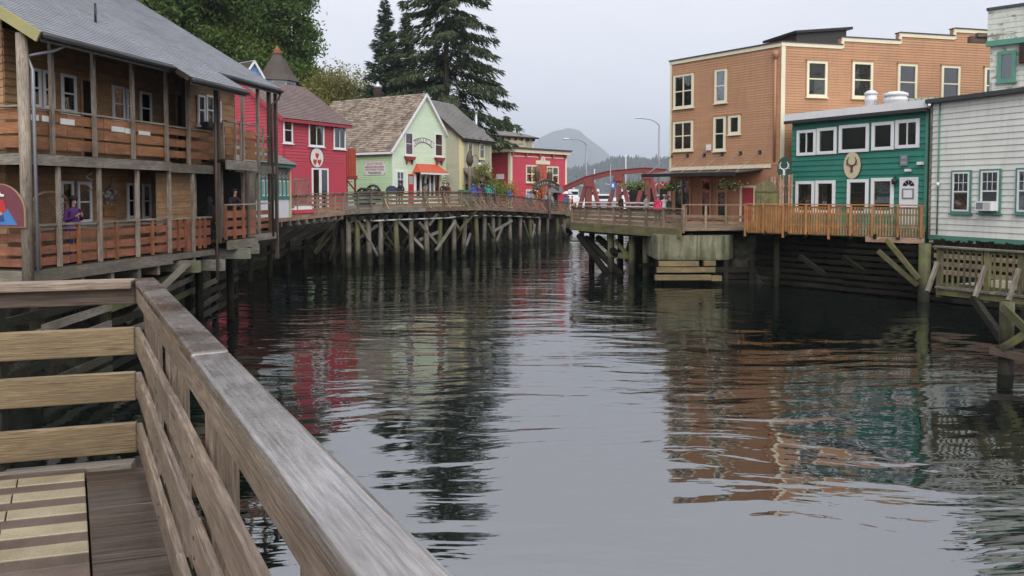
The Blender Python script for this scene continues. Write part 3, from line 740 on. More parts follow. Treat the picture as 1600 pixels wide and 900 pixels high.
tube('downpipe', [LP(.75, -.68, 3.66), LP(.5, -.4, 3.42), LP(.12, .0, 3.25), LP(.1, -.16, 2.9), LP(.1, -.16, -1.9)], .04, M['lampgrey'], LB)
tube('downpipe', [LP(sD + .1, -.2, 3.9), LP(sD + .05, -.1, 3.6), LP(sD - .25, 0, 3.4), LP(sD - .28, 0, -1.7)], .04, M['gutter'], LB)
# balustrades of wide boards
def boards(s0, s1, t, zs, m, th=.04, capz=None, n=1):
    for k in range(n):
        a, b = s0 + (s1 - s0) * k / n, s0 + (s1 - s0) * (k + 1) / n
        for z0, z1 in zs:
            j = random.uniform(-.012, .012)
            beam('rail_board', LP(a + .01, t, (z0 + z1) / 2 + j), LP(b - .01, t, (z0 + z1) / 2 + j + random.uniform(-.01, .01)), th, z1 - z0, M[m], LB)
    if capz is not None: beam('cap_rail', LP(s0, t, capz), LP(s1, t, capz), .16, .05, M['post'], LB)
low = [(-1.80, -1.60), (-1.52, -1.32), (-1.20, -1.0)]; up = [(1.08, 1.36), (1.42, 1.68), (1.75, 2.0)]
boards(.1, sA, .12, low, 'rail_rd', capz=-.80, n=4); boards(.1, sA, .12, up, 'rail_or', capz=2.06, n=4)
beam('rail_board', LP(.1, .12, -.9), LP(sA, .12, -.9), .03, .07, M['post'], LB)
boards(sA, sB - .05, .22, [(-1.75, -1.5), (-1.42, -1.17), (-1.1, -.93)], 'rail_rd', capz=-.83)
boards(sA, sB - .05, .22, [(1.08, 1.3), (1.42, 1.66), (1.8, 2.0)], 'rail_or', capz=2.05)
boards(sB + .1, sC, -.28, [(-1.5, -1.28), (-1.18, -.98), (-.86, -.62)], 'rail_rd', capz=-.42)
boards(sB + .1, sC, -.28, [(1.3, 1.5), (1.62, 1.84), (1.98, 2.2)], 'rail_or', capz=2.42)
boards(sC + .1, sD - .1, .16, [(-1.35, -1.2), (-1.1, -.95), (-.85, -.68)], 'rail_rd', capz=-.42)
boards(sC + .1, sD - .1, .16, [(1.2, 1.4), (1.52, 1.72), (1.86, 2.0)], 'rail_or', capz=2.14)
for px in (285, 318, 326): beam('baluster', LP(su(px), .17, -1.85), LP(su(px), .17, -.86), .1, .05, M['rail_rd'], LB, up=UL)
for px in (352, 366, 380): beam('baluster', LP(su(px, -.33), -.33, -1.6), LP(su(px, -.33), -.33, -.45), .1, .05, M['rail_rd'], LB, up=UL)
for px in (62, 125, 184, 240): beam('baluster', LP(su(px), .07, -1.85), LP(su(px), .07, -.83), .1, .05, M['rail_or'], LB, up=UL)
for px in (350, 369, 377, 412): beam('baluster', LP(su(px, -.33), -.33, 1.15), LP(su(px, -.33), -.33, 2.4), .07, .05, M['post'], LB, up=UL)
for z0, z1 in low + up:
    m = 'rail_rd' if z0 < 0 else 'rail_or'
    for k in range(3): beam('rail_board', LP(.1, .15 + k * 2.4, (z0 + z1) / 2), LP(.1, 2.5 + k * 2.4, (z0 + z1) / 2), .04, z1 - z0, M[m], LB)
for z in (-.8, 2.06): beam('cap_rail', LP(.08, .1, z), LP(.08, 8, z), .16, .05, M['post'], LB)
for t in (1.2, 2.6, 4.0): beam('post', LP(.02, t, -1.86), LP(.02, t, .66), .1, .1, M['rail_rd'] if t < 2 else M['post'], LB, up=UL)
# windows and doors on the wall behind
def wl(x0, x1, y0, y1, **k): return window(WB, WB.rect(x0, x1, y0, y1), LB, M['white'], fw=.08, off=.042, proud=.05, **k)
for x0, x1, y0, y1, cu in ((46, 61, 107, 168, None), (64, 82, 111, 170, M['curtain']), (93, 116, 117, 176, M['curtain']), (173, 192, 135, 190, M['curtain']), (195, 207, 140, 192, M['curtain']),
                           (216, 234, 144, 195, M['curtain']), (118, 140, 284, 347, None), (92, 112, 283, 348, M['curtain_g']), (196, 209, 286, 341, M['curtain']), (220, 233, 287, 341, None)):
    wl(x0, x1, y0, y1, curtain=cu, cfrac=(.06, .94, .0, .62))
for x0, x1, y0, y1 in ((127, 148, 127, 190), (275, 292, 150, 215)):
    u0, u1, z0, z1 = WB.rect(x0, x1, y0, y1); d = box('door', WB, u0, u1, .96, z1, .024, .05, M['interior'], LB); box('door_frame', WB, u0 - .08, u0, .96, z1, .02, .07, M['brown'], d); box('door_frame', WB, u1, u1 + .08, .96, z1, .02, .07, M['brown'], d)
WC = FL.shifted(-.55)
laps(WC, rc(sA + .1, su(300, .55), -1.9, .62), .2, .02, M['brown'], LB, off=.002); extr('wall', WC, rc(sA + .1, su(300, .55), -1.9, .62), -.15, 0, M['soffit'], LB)
laps(WC, rc(su(292, .55), sC, .95, 3.9), .2, .02, M['brown'], LB, off=.002); extr('wall', WC, rc(su(292, .55), sC, .95, 3.9), -.15, 0, M['soffit'], LB)
for x0, x1 in ((306, 317), (319, 331)): window(WC, WC.rect(x0, x1, 149, 196), LB, M['white'], fw=.07, curtain=M['curtain'], cfrac=(.1, .9, 0, .6))
for x0, x1 in ((335, 342),): window(WC, WC.rect(x0, x1, 158, 188), LB, M['white'], fw=.05)
extr('wall', WC, rc(sB, sD - .1, -1.6, .8), -1.0, -.9, M['interior'], LB)
for x0, x1, y0, y1 in ((303, 312, 270, 345), (345, 352, 262, 330), (378, 384, 270, 330)):
    u0, u1, z0, z1 = WC.rect(x0, x1, y0, y1); box('door_jamb', WC, u0, u0 + .09, -1.6, z1, -.02, .04, M['post'], LB)
# stilts, bearers and the plank bulkhead the house stands on
for k, s in enumerate((1.2, 3.2, 5.2, 7.2, 9.2, 11.2)):
    tube('pile', [LP(s, 1.6, -6), LP(s, 1.6, -2.1)], .15, M['pile'], LB)
for s in (.6, 1.7, 2.8, 3.9, 4.75): beam('joist', LP(s, -.02, -2.33), LP(s, 2.2, -2.33), .12, .26, M['weather'], LB)
for px, t, z in ((298, -.35, -2.32), (337, -.25, -2.42), (378, -.5, -2.12), (392, -.3, -2.02)):
    s = su(px, t); beam('bearer', LP(s, t - .25, z), LP(s, 2.4, z), .2, .36, M['bleach'], LB)
s = su(286, -.3); beam('strut', LP(s, -.45, -2.15), LP(s - 1.0, 1.0, -3.9), .16, .2, M['weather'], LB)
BW = [(-10.3, 8), (-10.6, 14), (-11.2, 24), (-12.3, 31.6), (-12.75, 35.2)]
bk = thing('plank_bulkhead', 'weathered horizontal plank bulkhead with open gaps under the brown porch house', 'bulkhead', (-11.2, 24, WATER))
for i in range(len(BW) - 1):
    a, b = Vector((*BW[i], 0)), Vector((*BW[i + 1], 0)); L = (b - a).length; n = max(1, round(L / 3.8))
    for k in range(n):
        p, q = a + (b - a) * (k / n), a + (b - a) * ((k + 1) / n)
        beam('post', p + Z * -6.2, p + Z * -2.35, .2, .2, M['pile'], bk, up=(1, 0, 0))
        for r in range(6):
            z = -2.75 - r * .4 + random.uniform(-.05, .05); o = Vector((.13, 0, 0))
            if random.random() < .08: continue
            beam('plank', p + o + Z * z, q + o + Z * (z + random.uniform(-.06, .06)), .07, .2, M['mossy' if random.random() < .3 else 'weather' if random.random() < .55 else 'pile'], bk)
p = Vector((*BW[-1], 0)); tube('post', [p + Z * -6.2, p + Z * -2.0], .13, M['pile'], bk)
# things on the porch
sg = thing('arched_sign', 'arched burgundy sign painted with a seated figure in red shirt and blue jeans', 'sign', LP(0, -.2, -.9))
SF = Basis(LP(-.12, 0, 0), -NL, Z, -UL)
cxs = .62; zs0 = -.83
poly = [(cxs - .72, zs0), (cxs + .72, zs0)] + [(cxs + .72 * math.cos(math.pi * k / 20), zs0 + .34 + .70 * math.sin(math.pi * k / 20)) for k in range(21)]
M['burg'] = plain('burgundy_paint', (.16, .04, .055), .5); M['edge'] = plain('tan_edge_line', (.36, .24, .15), .6)
extr('board', SF, poly, .02, .06, M['edge'], sg)
poly2 = [(cxs + (a - cxs) * .965, zs0 + .02 + (b - zs0) * .968) for a, b in poly]; extr('panel', SF, poly2, .062, .068, M['burg'], sg)
M['jean'] = plain('painted_blue', (.05, .19, .47), .6); M['jeandk'] = plain('painted_dark_blue', (.02, .06, .22), .6); M['shirt'] = plain('painted_red', (.45, .03, .03), .6)
k_ = lambda pts, off, m, nm='painted_shape': extr(nm, SF, [(cxs + a * .85, zs0 + .06 + b * .78) for a, b in pts], off, off + .004, M[m], sg)
k_([(-.62, 0), (-.1, 0), (.55, .02), (.62, .0), (-.62, .0)][:2] + [(.1, .0), (.1, .28), (-.1, .42), (-.3, .5), (-.5, .18)], .070, 'jean')
k_([(-.28, .42), (.18, .28), (.26, .6), (.1, .78), (-.2, .76)], .076, 'shirt')
k_([(-.2, .12), (-.02, .08), (.02, .36), (-.14, .36)], .076, 'jeandk')
k_([(-.06, .75), (.14, .74), (.15, .9), (-.04, .9)], .076, 'skin')
k_([(-.2, .86), (.26, .86), (.28, .92), (.14, .95), (.1, 1.02), (-.08, 1.02), (-.1, .95), (-.22, .92)], .082, 'signwhite')
k_([(-.16, .34), (.0, .46), (.04, .42), (-.1, .28)], .084, 'skin')
# lattice arch, chair, hanging things
la = thing('lattice_screen', 'brown diagonal lattice screen with arched top on the lower porch', 'screen', LP(.6, .5, -1.86))
FLa = FL.shifted(-.75); u0, u1, z0, z1 = FLa.rect(52, 106, 300, 410); z0 = -1.85
M['latt'] = wood('lattice_slat', (.07, .048, .034), (.15, .105, .075), .75)
for a in (u0, u1): box('frame_post', FLa, a - .04, a + .04, z0, z1 - .25, -.03, .03, M['brown'], la)
ar = [FLa.pt((u0 + u1) / 2 - (u1 - u0) / 2 * math.cos(math.pi * k / 8), z1 - .27 + .27 * math.sin(math.pi * k / 8)) for k in range(9)]
tube('arch', ar, .04, M['brown'], la, seg=6)
n = 13
for sgn in (1, -1):
    for k in range(-6, n):
        a = u0 + (u1 - u0) * k / n; pl = clip(clip([(a, z0), (a + .03, z0), (a + .03 + sgn * 1.7, z1 - .1), (a + sgn * 1.7, z1 - .1)] if sgn > 0 else [(a + 1.0, z0), (a + 1.03, z0), (a + 1.03 - 1.7, z1 - .1), (a + 1.0 - 1.7, z1 - .1)], 0, u0 + .04, True), 0, u1 - .04, False)
        if len(pl) >= 3: extr('slat', FLa, pl, .006 * sgn, .006 * sgn + .005, M['latt'], la)
ch = thing('porch_chair', 'white metal armchair on the lower porch below the small windows', 'chair', LP(su(262, .7), .7, -1.86))
c0 = LP(su(262, .7), .7, -1.86)
for dx in (-.25, .25):
    for dy in (-.22, .22): tube('leg', [c0 + UL * dx - NL * dy, c0 + UL * dx - NL * dy + Z * (.45 if dy < 0 else .95)], .018, M['white'], ch, seg=6)
    tube('armrest', [c0 + UL * dx - NL * .22 + Z * .68, c0 + UL * dx + NL * .22 + Z * .68, c0 + UL * dx + NL * .22 + Z * .45], .018, M['white'], ch, seg=6)
slab('seat', [c0 + UL * a - NL * b + Z * .46 for a, b in ((-.25, -.22), (.25, -.22), (.25, .22), (-.25, .22))], .03, M['white'], ch)
slab('backrest', [c0 + UL * a - NL * b + Z * z for a, b, z in ((-.25, .2, .6), (.25, .2, .6), (.25, .26, .95), (-.25, .26, .95))], .025, M['white'], ch)
wc = thing('wind_chime', 'pale spiral wind chime hanging from the porch beam beside the white window', 'wind chime', LP(su(140, .6), .6, .6))
sc_ = LP(su(140, .6), .6, .55)
tube('spiral', [sc_ + Vector((math.cos(k * .9) * .07, math.sin(k * .9) * .07, -.03 * k)) for k in range(18)], .018, M['curtain'], wc, seg=5)
tube('cord', [sc_ + Z * .2, sc_], .006, M['ink'], wc, seg=4)
hd = thing('driftwood_hanging', 'cluster of pale shells and glass hung on the brown porch wall', 'wall decoration', LP(su(170, 1.7), 1.7, -.6))
for k in range(34):
    a, b = WB.uz(random.gauss(168, 7), random.gauss(303, 10)); r = random.uniform(.03, .07)
    lathe('shell', WB.pt(a, b, .08), ball_prof(r, r, 4), M['curtain'] if k % 2 else M['lampgrey'], hd, seg=6)
u0, u1, z0, z1 = WB.rect(160, 178, 322, 338); tag(box('wood_plaque', WB, u0, u1, z0, z1, .03, .07, M['picket']), 'plain orange wooden plaque on the brown porch wall below the shell cluster', 'plaque')
for i, (x0, x1, y0, y1) in enumerate(((47, 61, 179, 188), (66, 78, 181, 190), (95, 117, 186, 195), (175, 195, 198, 206), (196, 207, 201, 209), (217, 235, 205, 211))):
    u0, u1, z0, z1 = FL.rect(x0, x1, y0, y1, -.08)
    tag(box('paper_notice', FL, u0, u1, z0, z1, -.095, -.085, M['signwhite']), ['leftmost white strip notice on the upper orange balustrade', 'second white strip notice from the left on the upper balustrade', 'third white strip notice, below the curtained upper window', 'fourth white strip notice from the left on the upper balustrade', 'short fifth white strip notice on the upper balustrade', 'rightmost white strip notice on the upper orange balustrade'][i], 'notice', 'white notices on the balustrade')
ac = thing('window_air_conditioner', 'black air conditioner below the upper window near the drainpipe', 'air conditioner', WC.pt(su(318, .55), 1.9))
u0, u1, z0, z1 = WC.rect(308, 330, 192, 201); box('case', WC, u0, u1, z0, z1, .02, .4, M['black'], ac); box('grille', WC, u0 + .05, u1 - .05, z0 + .04, z1 - .04, .4, .41, M['gutter'], ac)
# ------------------------------------------------------------------ houses along the boardwalk
def gable_house(parent, F, w_, zb, ze, zr, depth, mwall, mside, mroof, row=.2, tab=.3, rrow=.25, trim=None, oh=.35, fo=.25, jit=.01, poly_extra=None):
    """F looks at the gable; the roof runs back from it"""
    back = -F.n
    pg = [(0, zb), (w_, zb), (w_, ze), (w_ / 2, zr), (0, ze)]
    extr('wall', F, pg, -depth, 0, mside, parent)
    laps(F, pg, row, .035, mwall, parent, 'siding', joined=True, off=.003)
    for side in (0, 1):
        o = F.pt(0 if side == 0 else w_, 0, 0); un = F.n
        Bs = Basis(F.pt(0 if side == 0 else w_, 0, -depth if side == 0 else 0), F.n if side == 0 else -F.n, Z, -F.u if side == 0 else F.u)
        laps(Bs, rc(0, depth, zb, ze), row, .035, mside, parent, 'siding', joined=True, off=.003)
    sl = (zr - ze) / (w_ / 2)
    for side in (0, 1):
        e = -oh if side == 0 else w_ + oh; ez = ze - oh * sl
        pe0, pe1 = F.pt(e, ez + .06, fo), F.pt(e, ez + .06, -depth - fo); pr0, pr1 = F.pt(w_ / 2, zr + .06, fo), F.pt(w_ / 2, zr + .06, -depth - fo)
        rf = slab('roof', [pe0, pr0, pr1, pe1], .12, trim or M['white'], parent)
        up = (pr0 - pe0).normalized(); Br = Basis(pe0 + Z * .005, back, up); 
        if Br.n.z < 0: Br.n = -Br.n
        laps(Br, rc(0, depth + 2 * fo, -.04, (pr0 - pe0).length), rrow, .03, mroof, rf, 'shingle_course', tab=tab, off=.008, jit=jit)
        if trim: 
            beam('bargeboard', F.pt(e, ez - .07, fo + .02), F.pt(w_ / 2, zr - .07, fo + .02), .04, .2, trim, parent)
            beam('fascia', pe0 - Z * .14, pe1 - Z * .14, .05, .18, trim, parent)
    return sl

# --- mint-green house with the gable
FM = FaceD(613, 60, 710, 66.7); MW = FM.w
MH = thing('mint_gable_house', 'mint-green gabled wooden house with cedar shake roof and red awning', 'house', FM.pt(MW / 2, -1.2))
gable_house(MH, FM, MW, -2.3, 3.55, 8.05, 10.3, M['mint'], M['mint_shaded'], M['shake'], .16, .32, .22, M['white'], .35, .25, .03)
for a in (.06, MW - .06): box('corner_trim', FM, a - .09, a + .09, -1.3, 3.5, .03, .07, M['white'], MH)
M['wred'] = paint('red_sash', (.28, .03, .03), .5, .1)
for x0, x1, y0, y1 in ((631.5, 644.5, 206.5, 243), (678, 691, 208.5, 245)):
    r = FM.rect(x0, x1, y0, y1); wd_ = window(FM, r, MH, M['white'], style='dh', fw=.12, curtain=M['curtain'], cfrac=(.55, .9, 0, 1))
    r2 = (r[0] + .13, r[1] - .13, r[2] + .13, r[3] - .13); mb = MB()
    for q in (rc(r2[0], r2[0] + .09, r2[2], r2[3]), rc(r2[1] - .09, r2[1], r2[2], r2[3])): mb.extr(FM, q, .06, .085)
    mb.build('red_sash', M['wred'], wd_)
    zz = r[2] - .1; um = (r[0] + r[1]) / 2
    sh = extr('window_shelf', FM, [(um - .62, zz), (um + .62, zz), (um + .42, zz - .26), (um - .42, zz - .26)], .02, .32, M['wred'], MH)
    for a in (-.35, .3): extr('bracket', FM, [(um + a - .06, zz - .26), (um + a + .08, zz - .26), (um + a, zz - .62)], .02, .2, M['wred'], sh)
u0, u1, z0, z1 = FM.rect(644, 688, 258, 270); um = (u0 + u1) / 2; z1 += .1
aw = mk('awning', [FM.pt(u0, z0, .95), FM.pt(u1, z0, .95), FM.pt(u1 - .5, z1, .02), FM.pt(u0 + .5, z1, .02), FM.pt(u0, z0, .02), FM.pt(u1, z0, .02)], [(0, 1, 2, 3), (0, 3, 4), (1, 5, 2), (0, 4, 5, 1), (4, 3, 2, 5)], M['redroof'], MH)
box('awning_edge', FM, u0 + .02, u1 - .02, z0 - .16, z0 - .01, .86, .93, M['white'], aw)
window(FM, FM.rect(618, 630.5, 267, 293), MH, M['white'], style='cross', fw=.12, curtain=M['curtain'], cfrac=(0, .3, .2, 1))
u0, u1, z0, z1 = FM.rect(636.5, 645.5, 272, 318)
dr = box('door', FM, u0, u1, -1.15, z1, .03, .08, M['doorred'], MH); box('door_frame', FM, u0 - .14, u0, -1.15, z1 + .14, .02, .09, M['white'], dr); box('door_frame', FM, u1, u1 + .14, -1.15, z1 + .14, .02, .09, M['white'], dr)
um = (u0 + u1) / 2; zp = FM.uz(641, 288)[1]; box('door_pane', FM, um - .25, um + .25, zp, z1 - .18, .085, .095, M['curtain_g'], dr)
u0, u1, z0, z1 = FM.rect(648, 684, 271, 318); z0 = -1.1
sf = box('shopfront', FM, u0, u1, z0, z1, .02, .042, M['interior'], MH)
for k, a in enumerate((0, .22, .42, .62, .80, 1.0)): box('column', FM, u0 + (u1 - u0) * a - .08, u0 + (u1 - u0) * a + .08, z0, z1, .043, .12, M['white' if k < 5 else 'wred'], sf)
box('stall_riser', FM, u0, u1, z0, z0 + .6, .043, .09, M['white'], sf); box('pane', FM, u0, u1, z0 + .6, z1, .05, .056, M['glass'], sf)
for k in range(5): 
    a = u0 + (u1 - u0) * (.05 + .2 * k); box('poster', FM, a + .12, a + .55, z0 + .9 + .2 * (k % 2), z0 + 1.5 + .2 * (k % 2), .044, .047, M['curtain'], sf)
# hand-painted notice to the right of the shop window
u0, u1, z0, z1 = FM.rect(691, 708, 272, 288)
lettering("DOLLY'S HOUSE", FM, (u0 + u1) / 2, z1 - .12, .19, .045, M['ink'], MH, fit=(u1 - u0) * .6)
for k in range(1, 4):          # further lines too small to read: hand-painted strokes
    mb = MB(); a = u0 + .1
    while a < u1 - .15:
        l_ = random.uniform(.08, .22); mb.extr(FM, rc(a, a + l_, z1 - .16 - k * .22, z1 - .08 - k * .22), .04, .048); a += l_ + .06
    mb.build('lettering', M['ink'], MH)
# curved name board
cu, cz = FM.uz(661, 240); RR = FM.uz(661, 216)[1] - cz
nb = thing('curved_name_board', "curved white name board lettered DOLLY'S on the mint gable", 'sign', FM.pt(cu, cz + RR, .05)); asp = 1.5
arc = lambda r, t: (cu + r * asp * math.sin(t), cz + r * math.cos(t))
T = [-.95 + 1.9 * k / 16 for k in range(17)]
for r0, r1, of, mm in ((RR * .70, RR * 1.03, .03, 'ink'), (RR * .74, RR * .99, .045, 'signwhite')):
    mb = MB()
    for a, b in zip(T, T[1:]): mb.extr(FM, [arc(r0, a), arc(r0, b), arc(r1, b), arc(r1, a)], of, of + .02)
    mb.build('board' if mm != 'ink' else 'border', M[mm], nb)
for k, c in enumerate("DOLLY'S"):
    t = -.62 + 1.24 * k / 6; a, b = arc(RR * .865, t); lettering(c, FM, a, b, .42, .066, M['ink'], nb, xs=1.0, rot=-t * .8)
# side wall sign
FS = Face((FM.pt(0, 0, -10.3).x, FM.pt(0, 0, -10.3).y), (FM.A.x, FM.A.y))
u0, u1, z0, z1 = FS.rect(569.5, 602.5, 252, 273.5)
ss = thing('painted_house_sign', "white sign lettered DOLLY'S HOUSE in red on the mint side wall", 'sign', FS.pt((u0 + u1) / 2, z0))
box('board', FS, u0, u1, z0, z1, .03, .06, M['signwhite'], ss); um = (u0 + u1) / 2; W_ = u1 - u0; H_ = z1 - z0
for t, f, h, mm, wd in (("DOLLY'S HOUSE", .80, .30, 'inkred', .72), ('WHERE BOTH MEN & SALMON', .57, .24, 'ink', .9), ('CAME UPSTREAM TO SPAWN', .38, .24, 'inkred', .9)):
    lettering(t, FS, um, z0 + H_ * f, h, .062, M[mm], ss, fit=W_ * wd)
for f, wd in ((.20, .6), (.10, .5)):
    mb = MB(); a = um - W_ * wd / 2
    while a < um + W_ * wd / 2: l_ = random.uniform(.06, .16); mb.extr(FS, rc(a, a + l_, z0 + H_ * f - .03, z0 + H_ * f + .03), .062, .068); a += l_ + .05
    mb.build('lettering', M['ink'], ss)
for a in (u0 + .08, u1 - .08):
    for b in (z0 + .1, z1 - .12): box('fixing', FS, a - .03, a + .03, b - .05, b + .05, .061, .07, M['ink'], ss)
# chimney and metal cowl
cp = P(590.5, 152, 67.5); cc = thing('roof_chimney', 'brick chimney with metal cowl on the cedar shake ridge', 'chimney', cp - Z * 1.0)
bx0 = Basis(cp, (1, 0, 0), (0, 1, 0), (0, 0, 1)); extr('stack', bx0, rc(-.32, .32, -.32, .32), -1.2, .55, M['soffit'], cc)
lathe('cowl', cp + Z * .55, [(.3, 0), (.3, .25), (.38, .26), (.36, .45), (.12, .62), (.1, .8)], M['metal'], cc)
for k in range(3): lathe('band', cp + Z * (.58 + .12 * k), [(.31, 0), (.33, .02), (.31, .04)], M['soffit'], cc)

# --- crimson house between the porch house and the mint house
FR = FaceD(443, 48, 541, 53.0)
bk_ = -FR.n * 8.0; FE = Face((FR.A.x + bk_.x, FR.A.y + bk_.y), (FR.A.x, FR.A.y))
RH = thing('crimson_house', 'crimson red clapboard house with brown roof and white window trim', 'house', FR.pt(FR.w / 2, -1.25))
gable_house(RH, FE, 8.0, -1.6, 4.78, 7.4, FR.w, M['red'], M['red'], M['roofred'], .2, .4, .22, M['redtrim'], .35, .3, .004)
extr('plywood_panel', FR, rc(.1, FR.w - .02, -1.3, 1.9), .03, .05, M['red'], RH)
box('corner_trim', FR, -.02, .12, -1.3, 4.2, .03, .05, M['redtrim'], RH)
window(FR, FR.rect(441.5, 456, 183, 224), RH, M['white'], fw=.1)
for x0, x1, y0, y1 in ((481, 505, 190, 229), (520, 538.5, 195, 233)): window(FR, FR.rect(x0, x1, y0, y1), RH, M['white'], style='sl', fw=.1, curtain=M['curtain'], cfrac=(.52, .97, 0, 1))
r = FR.rect(486, 511.5, 263, 300); d = window(FR, (r[0], r[1], -1.2, r[3]), RH, M['white'], style='sl', fw=.1, off=.055, curtain=M['curtain'], cfrac=(.1, .9, 0, .9), name='french_door', bars=.22, sill=False)
cu, cz = FR.uz(494, 246.5); ov = thing('oval_hearts_sign', 'oval white sign with three red hearts on the crimson wall', 'sign', FR.pt(cu, cz - .7, .08))
for k, (rx, rz, o0, o1, m) in enumerate(((.62, .68, .04, .07, 'ink'), (.58, .64, .07, .085, 'signwhite'))):
    extr('board' if k else 'rim', FR, [(cu + rx * math.cos(math.pi * 2 * t / 24), cz + rz * math.sin(math.pi * 2 * t / 24)) for t in range(24)], o0, o1, M[m], ov)
for a, b in ((0, .14), (-.2, -.28), (.2, -.28)):
    hp_ = []
    for t in range(20):
        q = 2 * math.pi * t / 20; hp_.append((cu + a + .0125 * 16 * math.sin(q) ** 3 * .85, cz + b + .0155 * (13 * math.cos(q) - 5 * math.cos(2 * q) - 2 * math.cos(3 * q) - math.cos(4 * q))))
    extr('heart', FR, hp_, .086, .094, M['doorred'], ov)
# red outside stair between the two houses
st = thing('red_stair_tower', 'narrow red wooden stair landing between the crimson and mint houses', 'stairs', P(552, 325, 52))
FT = FaceD(541, 54.5, 561, 55.5)
extr('landing_wall', FT, rc(.0, .95, 1.2, 3.1), -.6, 0, M['redroof'], st); extr('landing_floor', FT, rc(-.05, 1.0, .95, 1.2), -1.2, .1, M['wred'], st)
for k in range(5): box('batten', FT, .05 + k * .2, .09 + k * .2, 1.25, 3.1, .002, .03, M['wred'], st)
for a in (.05, .85): box('post', FT, a, a + .1, -1.2, 1.0, -.1, 0, M['wred'], st)
beam('brace', FT.pt(0, .9, .05), FT.pt(.85, .1, .05), .06, .1, M['wred'], st)
for k in range(7): slab('step', [FT.pt(-.1 + .0, .8 - k * .27, -.3 - k * .25), FT.pt(.9, .8 - k * .27, -.3 - k * .25), FT.pt(.9, .8 - k * .27, -.6 - k * .25), FT.pt(-.1, .8 - k * .27, -.6 - k * .25)], .05, M['wred'], st)

# --- little teal kiosk with lace panels
FK = FaceD(400, 36.5, 452, 40.2)
KH = thing('teal_kiosk', 'small kiosk with teal window posts, lace screens and grey shingle roof', 'kiosk', FK.pt(FK.w / 2, -1.25))
M['lace'] = plain('pale_lace_panel', (.33, .33, .30), .9); M['kyellow'] = paint('pale_yellow_trim', (.62, .58, .30), .5, .2); M['tealp'] = paint('teal_paint', (.03, .22, .18), .5, .2)
extr('wall', FK, rc(0, FK.w, -1.3, 1.3), -3, -.02, M['weather'], KH); box('corner_board', FK, FK.w - .12, FK.w + .02, -1.3, 1.26, .08, .11, M['kyellow'], KH)
extr('base_panel', FK, rc(0, FK.w, -1.3, -.35), .0, .04, M['white'], KH); extr('sill_band', FK, rc(-.02, FK.w + .02, -.35, -.18), .0, .08, M['tealp'], KH)
n = 8
for k in range(n):
    a0, a1 = FK.w * k / n, FK.w * (k + 1) / n
    wd = extr('window', FK, rc(a0 + .04, a1 - .04, -.18, .62), .0, .02, M['white'], KH); extr('pane', FK, rc(a0 + .12, a1 - .12, -.1, .54), .022, .03, M['curtain_g'], wd)
    box('window_post', FK, a0 - .045, a0 + .045, -.18, .7, .02, .07, M['tealp'], KH)
    lc = MB()
    for q in range(14):
        t0 = q * 1.1; c_ = (a0 + (a1 - a0) * (.5 + .3 * math.sin(t0 * 2.3)), .98 + .24 * math.cos(t0 * 1.7))
        lc.extr(FK, [(c_[0] + .07 * math.cos(z_), c_[1] + .07 * math.sin(z_)) for z_ in (0, 1.05, 2.1, 3.14, 4.2, 5.2)], .01 + .002 * q, .02 + .002 * q)
    lc.build('lace_screen', M['lace'], KH)
extr('eave_band', FK, rc(-.2, FK.w + .2, 1.26, 1.42), -3.2, .3, M['tealp'], KH)
pk = [FK.pt(-.3, 1.42, .4), FK.pt(FK.w + .3, 1.42, .4), FK.pt(FK.w + .3, 1.42, -3.3), FK.pt(-.3, 1.42, -3.3), FK.pt(.9, 2.55, -1.4), FK.pt(FK.w - 1.3, 2.55, -1.4)]
mk('roof', pk, [(0, 1, 5, 4), (1, 2, 5), (2, 3, 4, 5), (3, 0, 4), (3, 2, 1, 0)], M['roofgr2'], KH)
BK = Basis(pk[0], FK.u, (pk[4] - pk[0]) - FK.u * (pk[4] - pk[0]).dot(FK.u)); 
if BK.n.z < 0: BK.n = -BK.n
Lk = FK.w + .6; hk = ((pk[4] - pk[0]) - FK.u * (pk[4] - pk[0]).dot(FK.u)).length
laps(BK, [(0, 0), (Lk, 0), (Lk - 1.6, hk), (1.2, hk)], .18, .02, M['roofgr2'], KH, 'shingle_course', tab=.3, off=.01)
lp_ = thing('lattice_fence_panel', 'grey leaning lattice fence panel beside the white french door', 'fence panel', P(470, 318, 46.8))
FQ = FaceD(459, 46.2, 482, 47.6)
for r_ in (rc(0, FQ.w, .75, .85), rc(0, FQ.w, -1.2, -1.1), rc(0, .08, -1.1, .75), rc(FQ.w - .08, FQ.w, -1.1, .75)): extr('frame', FQ, r_, 0, .06, M['weather'], lp_)
for k in range(14):
    pl = clip(clip([(-1.2 + k * .17, -1.1), (-1.15 + k * .17, -1.1), (.1 + k * .17, .75), (.05 + k * .17, .75)], 0, .08, True), 0, FQ.w - .08, False)
    if len(pl) > 2: extr('slat', FQ, pl, .01, .03, M['weather'], lp_)

